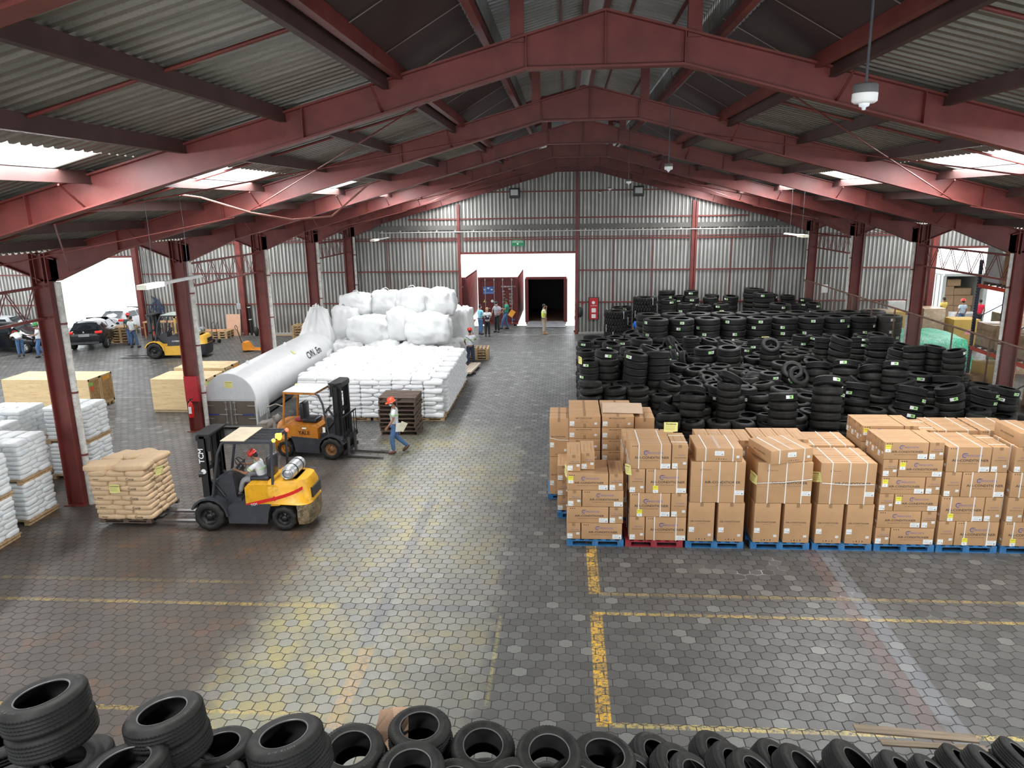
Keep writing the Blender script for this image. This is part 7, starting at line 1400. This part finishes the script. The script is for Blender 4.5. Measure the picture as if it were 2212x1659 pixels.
# ------------------------------------------------------------------ left nave: cars
CARB = mat('car_black_paint', (.012, .013, .015), .12, var=.05); GLS = mat('car_glass', (.02, .025, .03), .05); TLR = mat('tail_lamp_red', (.45, .01, .01), .2, emit=(1, .05, .03), es=.35); CARW = mat('car_silver_paint', (.45, .47, .48), .2); PLATE = mat('plate_grey', (.28, .28, .28), .5)
def car(label, loc, rz, paint, door=False, hoodup=False):
    t = thing('car', label, 'car', loc, rz)      # local: forward +Y, rear bumper at y=0
    S = [(0, [(0, .35), (.62, .36), (.76, .48), (.78, .70), (.74, .92), (.60, .96), (.45, .98), (0, .99)]), (.10, [(0, .30), (.72, .32), (.86, .46), (.88, .72), (.84, .95), (.70, 1.06), (.60, 1.14), (0, 1.18)]),
         (.45, [(0, .28), (.76, .30), (.89, .46), (.90, .74), (.87, .98), (.76, 1.10), (.66, 1.34), (0, 1.42)]), (.85, [(0, .24), (.78, .26), (.90, .44), (.91, .74), (.87, .98), (.78, 1.12), (.62, 1.46), (0, 1.53)]),
         (1.8, [(0, .22), (.78, .24), (.89, .42), (.90, .72), (.86, .96), (.78, 1.08), (.61, 1.48), (0, 1.56)]), (2.5, [(0, .22), (.78, .24), (.89, .42), (.90, .72), (.86, .95), (.78, 1.06), (.60, 1.42), (0, 1.50)]),
         (3.1, [(0, .22), (.78, .24), (.89, .42), (.90, .72), (.86, .92), (.78, 1.00), (.66, 1.08), (0, 1.12)]), (3.9, [(0, .26), (.76, .28), (.88, .44), (.88, .70), (.82, .86), (.72, .92), (.60, .95), (0, .98)]), (4.3, [(0, .34), (.60, .36), (.74, .46), (.76, .64), (.70, .76), (.60, .80), (.5, .82), (0, .84)])]
    if hoodup: S[-2] = (3.9, [(0, .26), (.76, .28), (.88, .44), (.88, .66), (.82, .74), (.72, .76), (.60, .76), (0, .76)]); S[-1] = (4.3, [(0, .34), (.60, .36), (.74, .46), (.76, .60), (.70, .70), (.60, .72), (.5, .73), (0, .73)])
    bm = bmesh.new(); rows = []
    for y, h in S:
        full = [(x, z) for x, z in h] + [(-x, z) for x, z in h[-2:0:-1]]
        rows.append([bm.verts.new((x, y, z)) for x, z in full])
    n = len(rows[0])
    for a, b_ in zip(rows, rows[1:]):
        for k in range(n): bm.faces.new((a[k], a[(k + 1) % n], b_[(k + 1) % n], b_[k]))
    bm.faces.new(rows[0][::-1]); bm.faces.new(rows[-1]); bmesh.ops.recalc_face_normals(bm, faces=bm.faces[:])
    me = bpy.data.meshes.new('car_body'); bm.to_mesh(me); bm.free(); me.materials.append(paint)
    for p in me.polygons: p.use_smooth = True
    b_ = link('body', me, t); sb = b_.modifiers.new('s', 'SUBSURF'); sb.levels = 1; sb.render_levels = 1
    MB().add([(-.62, .13, 1.12), (.62, .13, 1.12), (.56, .60, 1.44), (-.56, .60, 1.44)], [(0, 1, 2, 3)]).obj('rear_window', GLS, t, (0, -.035, .01)); MB().add([(-.68, 3.02, 1.11), (.68, 3.02, 1.11), (.55, 2.5, 1.46), (-.55, 2.5, 1.46)], [(0, 3, 2, 1)]).obj('windscreen', GLS, t, (0, .02, .02))
    for s in (-1, 1):
        q = MB()
        for y0, y1, a, b2 in ((.75, 1.55, .15, 0), (1.62, 2.45, 0, .35)): q.add([(s * .80, y0, 1.08), (s * .80, y1 + b2 * .6, 1.08), (s * .655, y1 - .05, 1.40), (s * .655, y0 + a, 1.40)], [(0, 1, 2, 3)])
        q.obj('side_window', GLS, t)
        q = MB(); q.bbox((s * .70, .09, .99), (.34, .16, .13), .03); q.obj('tail_lamp', TLR, t); MB().bbox((s * .62, 4.2, .74), (.26, .16, .10), .03).obj('headlamp', mat('headlamp_glass', (.6, .62, .62), .1), t)
        for yy in (.82, 3.42):
            w_ = MB(); M = Matrix.Translation((s * .80, yy, .33)) @ Matrix.Rotation(PI / 2, 4, 'Y'); w_.lathe([(.20, -.11), (.30, -.115), (.33, -.08), (.33, .08), (.30, .115), (.20, .11)], 26, 0, M, True); wh = w_.obj('wheel', RUBT, t); r_ = MB(); r_.lathe([(.215, .10 * s), (.19, .06 * s), (.06, .09 * s), (0, .09 * s)], 20, 0, M)
            for k in range(5): r_.box(.03, .20, -.02, .02, min(.09 * s, .10 * s), max(.09 * s, .112 * s), 0, M @ Matrix.Rotation(k * 2 * PI / 5, 4, 'Z'))
            r_.obj('alloy_rim', GALV, wh)
        MB().ell((s * .97, 2.75, 1.05), (.09, .06, .07), 10).obj('mirror', paint, t)
    q = MB(); q.box(-.26, .26, -.02, .03, .78, .92); q.obj('number_plate', PLATE, t); MB().box(-.70, .70, -.03, .04, .38, .50).obj('rear_bumper', FD, t); MB().box(-.5, .5, .52, .70, 1.50, 1.53).obj('roof_spoiler', paint, t)
    MB().cyl((0, .02, 1.02), (0, -.0, 1.02), .045, n=14).obj('badge', GALV, t)
    if hoodup: q = MB(); q.add([(-.7, 3.05, 1.10), (.7, 3.05, 1.10), (.62, 2.75, 2.05), (-.62, 2.75, 2.05)], [(0, 1, 2, 3)]); q.obj('raised_bonnet', CARW, t)
    if door:
        d = MB(); M = Matrix.Translation((.88, 2.72, 0)) @ Matrix.Rotation(math.radians(62), 4, 'Z'); d.box(-.03, .03, -1.0, 0, .38, 1.02, 0, M); dr = d.obj('open_door', paint, t); MB().box(-.036, -.03, -.92, -.08, .45, .95, 0, M).obj('door_trim', mat('beige_trim', (.30, .28, .24), .7), dr)
        q = MB(); q.tube([(0, -.98, 1.0), (0, -.80, 1.40), (0, -.35, 1.44), (0, -.02, 1.02)], .022, 6, 0, M); q.obj('window_frame', paint, dr)
    return t
car('black hatchback car seen from behind before the left doorway', (-25.55, 37.1, 0), .30, CARB)
car('silver car parked beyond the black hatchback', (-26.85, 41.5, 0), -.05, CARW)
car('dark car at the left frame edge with open door and raised bonnet', (-31.9, 37.6, 0), -PI / 2 - .05, CARB, True, False)
car('grey car behind the dark one at the left frame edge', (-34.0, 40.0, 0), -PI / 2, CARW)
person('worker in red hard hat leaning into the open door of the dark car', (-28.15, 35.75, 0), .9, SHW, JEAN, BLS, dict(pel=(0, -.06, .93), wai=(0, .05, 1.05), che=(0, .24, 1.14), nkb=(0, .40, 1.17), nk=(0, .45, 1.17), hd=(0, .56, 1.16), shL=(-.17, .34, 1.14), elL=(-.24, .50, .98), haL=(-.2, .70, .95), shR=(.17, .34, 1.14), elR=(.22, .40, .90), haR=(.2, .55, .80), face=(0, .4, -1)), SKN, REDH, HAIR, GRS)
person('worker in green cap, white shirt and jeans beside the first left column, seen far off', (-26.95, 35.55, 0), 2.4, SHW, JEAN, BLS, dict(elL=(-.3, .12, 1.2), haL=(-.3, .36, 1.22), knL=(-.1, .14, .5), anL=(-.1, .1, .09), anR=(.1, -.25, .12)), SKN, mat('green_cap', (.02, .25, .05), .5), HAIR)
person('man in pale shirt and jeans seen from behind in the left doorway', (-23.45, 38.1, 0), -.2, cloth('pale_shirt2', (.55, .58, .58)), cloth('navy_jeans', (.04, .08, .15)), BLS, dict(elR=(.32, .04, 1.2), haR=(.40, .22, 1.1), anL=(-.16, -.05, .09), anR=(.2, .06, .09), knR=(.15, .05, .5)), SKN)
person('man in dark shirt and red hard hat behind the pale-shirted man', (-24.1, 38.9, 0), .2, cloth('dark_green_shirt', (.03, .06, .05)), JEAN, BLS, None, SKN, REDH, HAIR)
for k in range(6): pallet('p', PW, 'pale pallet in the stack left of the two men at the left doorway, %s' % ('topmost' if k == 5 else ('lowest' if k == 0 else nth(k + 1) + ' up')), (-25.15, 40.0, k * .15), .2, 'pale pallets at the left doorway', 1.1, 1.0, .15)
# things along the gable wall, left nave
def handtruck(label, loc, rz, m):
    t = thing('hand_truck', label, 'hand truck', loc, rz); q = MB()
    for x in (-.17, .17): q.tube([(x, 0, .05), (x, -.02, .95), (x * 1.0, -.10, 1.12), (x, -.22, 1.14)], .016, 6)
    for z in (.2, .5, .8): q.cyl((-.17, -.01, z), (.17, -.01, z), .013, n=6)
    q.obj('frame', m, t); MB().box(-.2, .2, .0, .22, .02, .03).obj('toe_plate', m, t)
    for x in (-.22, .22): MB().cyl((x - .03, -.1, .11), (x + .03, -.1, .11), .11, n=16).obj('wheel', RUBT, t)
    return t
handtruck('dark two-wheeled hand truck standing behind the yellow forklift', (-19.55, 39.45, 0), 2.8, FD); handtruck('red hand truck beside the man in pale shirt', (-22.9, 39.2, 0), 2.0, RK_R)
for k, (x, z) in enumerate(((-20.9, 0), (-20.9, .14), (-20.9, .28), (-19.9, 0), (-19.9, .14), (-19.9, .28))): pallet('p', PW, 'pale pallet against the gable wall beside the plywood sheet, %s pile, %s' % (('left', 'right')[k // 3], ('lowest', 'middle', 'top')[k % 3]), (x - .05, 41.3, z), 0, 'pallets against the gable wall on the left', .95, 1.0, .14)
tag(MB().box(-.85, .85, -.12, .12, 0, .03).obj('orange_board', mat('salmon_board', (.66, .30, .17), .6), None, (-20.6, 41.2, .42)), 'salmon coloured board lying on the pallets against the wall', 'board')
o = MB().box(-.42, .42, -.01, .01, 0, 1.28).obj('plywood_sheet', mat('salmon_plywood', (.60, .36, .24), .6, var=.06), None, (-19.5, 41.75, 0)); o.rotation_euler = (-.16, 0, 0); tag(o, 'plywood sheet leaning on the wall beside the red wall post', 'plywood sheet')
t = thing('pallet_jack', 'orange hand pallet jack parked by the second-last left column', 'pallet jack', (-16.75, 37.1, 0)); OR = mat('jack_orange', (.75, .28, .02), .4)
for y in (-.2, .2): MB().box(.1, 1.25, y - .08, y + .08, .09, .14).obj('fork', OR, t)
MB().prism([(-.08, .08), (.12, .08), (.35, .14), (.12, .48), (-.02, .52), (-.08, .45)], -.27, .27, 'y').obj('front_frame', OR, t); q = MB(); q.cyl((-.12, 0, .15), (-.38, 0, 1.15), .024); q.obj('handle_bar', BLK, t)
q = MB(); q.lathe([(.12, -.018), (.14, 0), (.12, .018), (.10, 0)], 18, 0, Matrix.Translation((-.42, 0, 1.24)) @ Matrix.Rotation(PI / 2 - .2, 4, 'Y'), True); q.obj('grip', BLK, t); MB().cyl((-.1, -.06, .1), (-.1, .06, .1), .1, n=16).obj('wheel', RUBT, t)
for x in (1.15,): MB().cyl((x, -.25, .045), (x, .25, .045), .045, n=12).obj('roller', RUBT, t)
t = thing('electrical_box', 'grey electrical box on the wall left of the red post', 'electrical box', (-19.15, YW - .12, 1.55)); MB().bbox((0, 0, .16), (.26, .14, .34), .01).obj('box', mat('grey_box', (.35, .38, .38), .5), t); MB().cyl((.05, .02, -.0), (.05, .02, -.6), .015).obj('cable', FD, t)
t = thing('black_pipe', 'black cable duct standing beside the red wall post', 'pipe', (-18.55, YW - .1, 0)); MB().cyl((0, 0, 0), (-.05, 0, 1.75), .09, n=12).obj('duct', BLK, t); q = MB()
for z in (.9, 1.62): q.cyl((-.025 - .02 * (z > 1), 0, z), (-.03 - .02 * (z > 1), 0, z + .05), .096, n=12)
q.obj('white_tie', WHT, t)
for k in range(5): pallet('p', PW, 'weathered pallet in the pile at the wall behind the last left column, %s' % ('topmost' if k == 4 else ('lowest' if k == 0 else nth(k + 1) + ' up')), (-15.0, 41.2, k * .15), .03, 'pallet pile behind the tank', 1.2, 1.0, .15)
tag(MB().box(-1.3, 1.3, -.04, .04, 0, .05).obj('timber_strip', PW, None, (-17.0, 41.85, 0)), 'thin timber strip lying along the wall foot', 'timber')
q = MB(); q.ell((0, 0, .28), (.16, .14, .28), 12); tag(q.obj('dark_sack', BLK, None, (-18.1, 41.7, 0)), 'dark bundle standing right of the black duct', 'bundle')
# workbench with machines at the wall, left nave
t = thing('workbench', 'wooden workbench with tools at the wall behind the yellow forklift', 'workbench', (-23.6, 41.2, 0)); MB().box(-.9, .9, -.3, .3, .92, .98).obj('bench_top', mat('bench_wood', (.50, .30, .16), .7), t)
for a in (-.85, .8):
    for b_ in (-.28, .22): MB().box(a, a + .06, b_, b_ + .06, 0, .92).obj('leg', MATS['bench_wood'], t)
for k in range(5): MB().cyl((-.7 + k * .3, -.2, 0), (-.62 + k * .3, .1, 1.0), .03, n=8).obj('leaning_tube', mat('mixed_rust', (.22, .09, .06), .6, var=.3), t)
t = thing('engine_hoist', 'yellow machine frame with black parts behind the forklift', 'machine', (-22.0, 40.6, 0)); OY = mat('machine_ochre', (.60, .36, .10), .5)
for a in (-.35, .35): MB().box(a - .06, a + .06, -.06, .06, 0, 1.35).obj('upright', OY, t)
MB().box(-.45, .45, -.06, .06, 1.25, 1.38).obj('cross_beam', OY, t); MB().bbox((0, 0, .75), (.5, .35, .45), .05).obj('gearbox', FD, t); MB().cyl((.1, -.3, .9), (.1, .2, .9), .16, n=18).obj('drum', FD, t); MB().box(-.3, .3, -.3, .3, 0, .12).obj('base', FD, t)
q = MB(); q.ell((0, 0, 0), (.16, .12, .22), 12); tag(q.obj('blue_bag', mat('blue_cloth', (.02, .14, .45), .7), None, (-22.7, 40.2, .22)), 'blue bag on the floor beside the yellow machine frame', 'bag')
q = MB(); random.seed(3)
for k in range(9): a = random.uniform(0, 6); q.tube([(.3 * math.cos(a + j) + .05 * k - .2, -.05, .5 * math.sin(j * .9 + a) + .1 * j - .3) for j in range(6)], .022, 6)
tag(q.obj('cable_bundle', mat('dark_blue_cable', (.02, .04, .09), .5), None, (-24.2, YW - .07, 1.65)), 'tangle of dark blue cables hung on the wall right of the left doorway', 'cables')
for k in range(3): tag(MB().cyl((-24.9 + .25 * k, YW - .05, 0), (-24.9 + .25 * k, YW - .05, 5.0), .02, n=8).obj('conduit', GALV), 'thin vertical conduit on the cladding beside the left doorway, %s' % ('left', 'middle', 'right')[k], 'conduit')
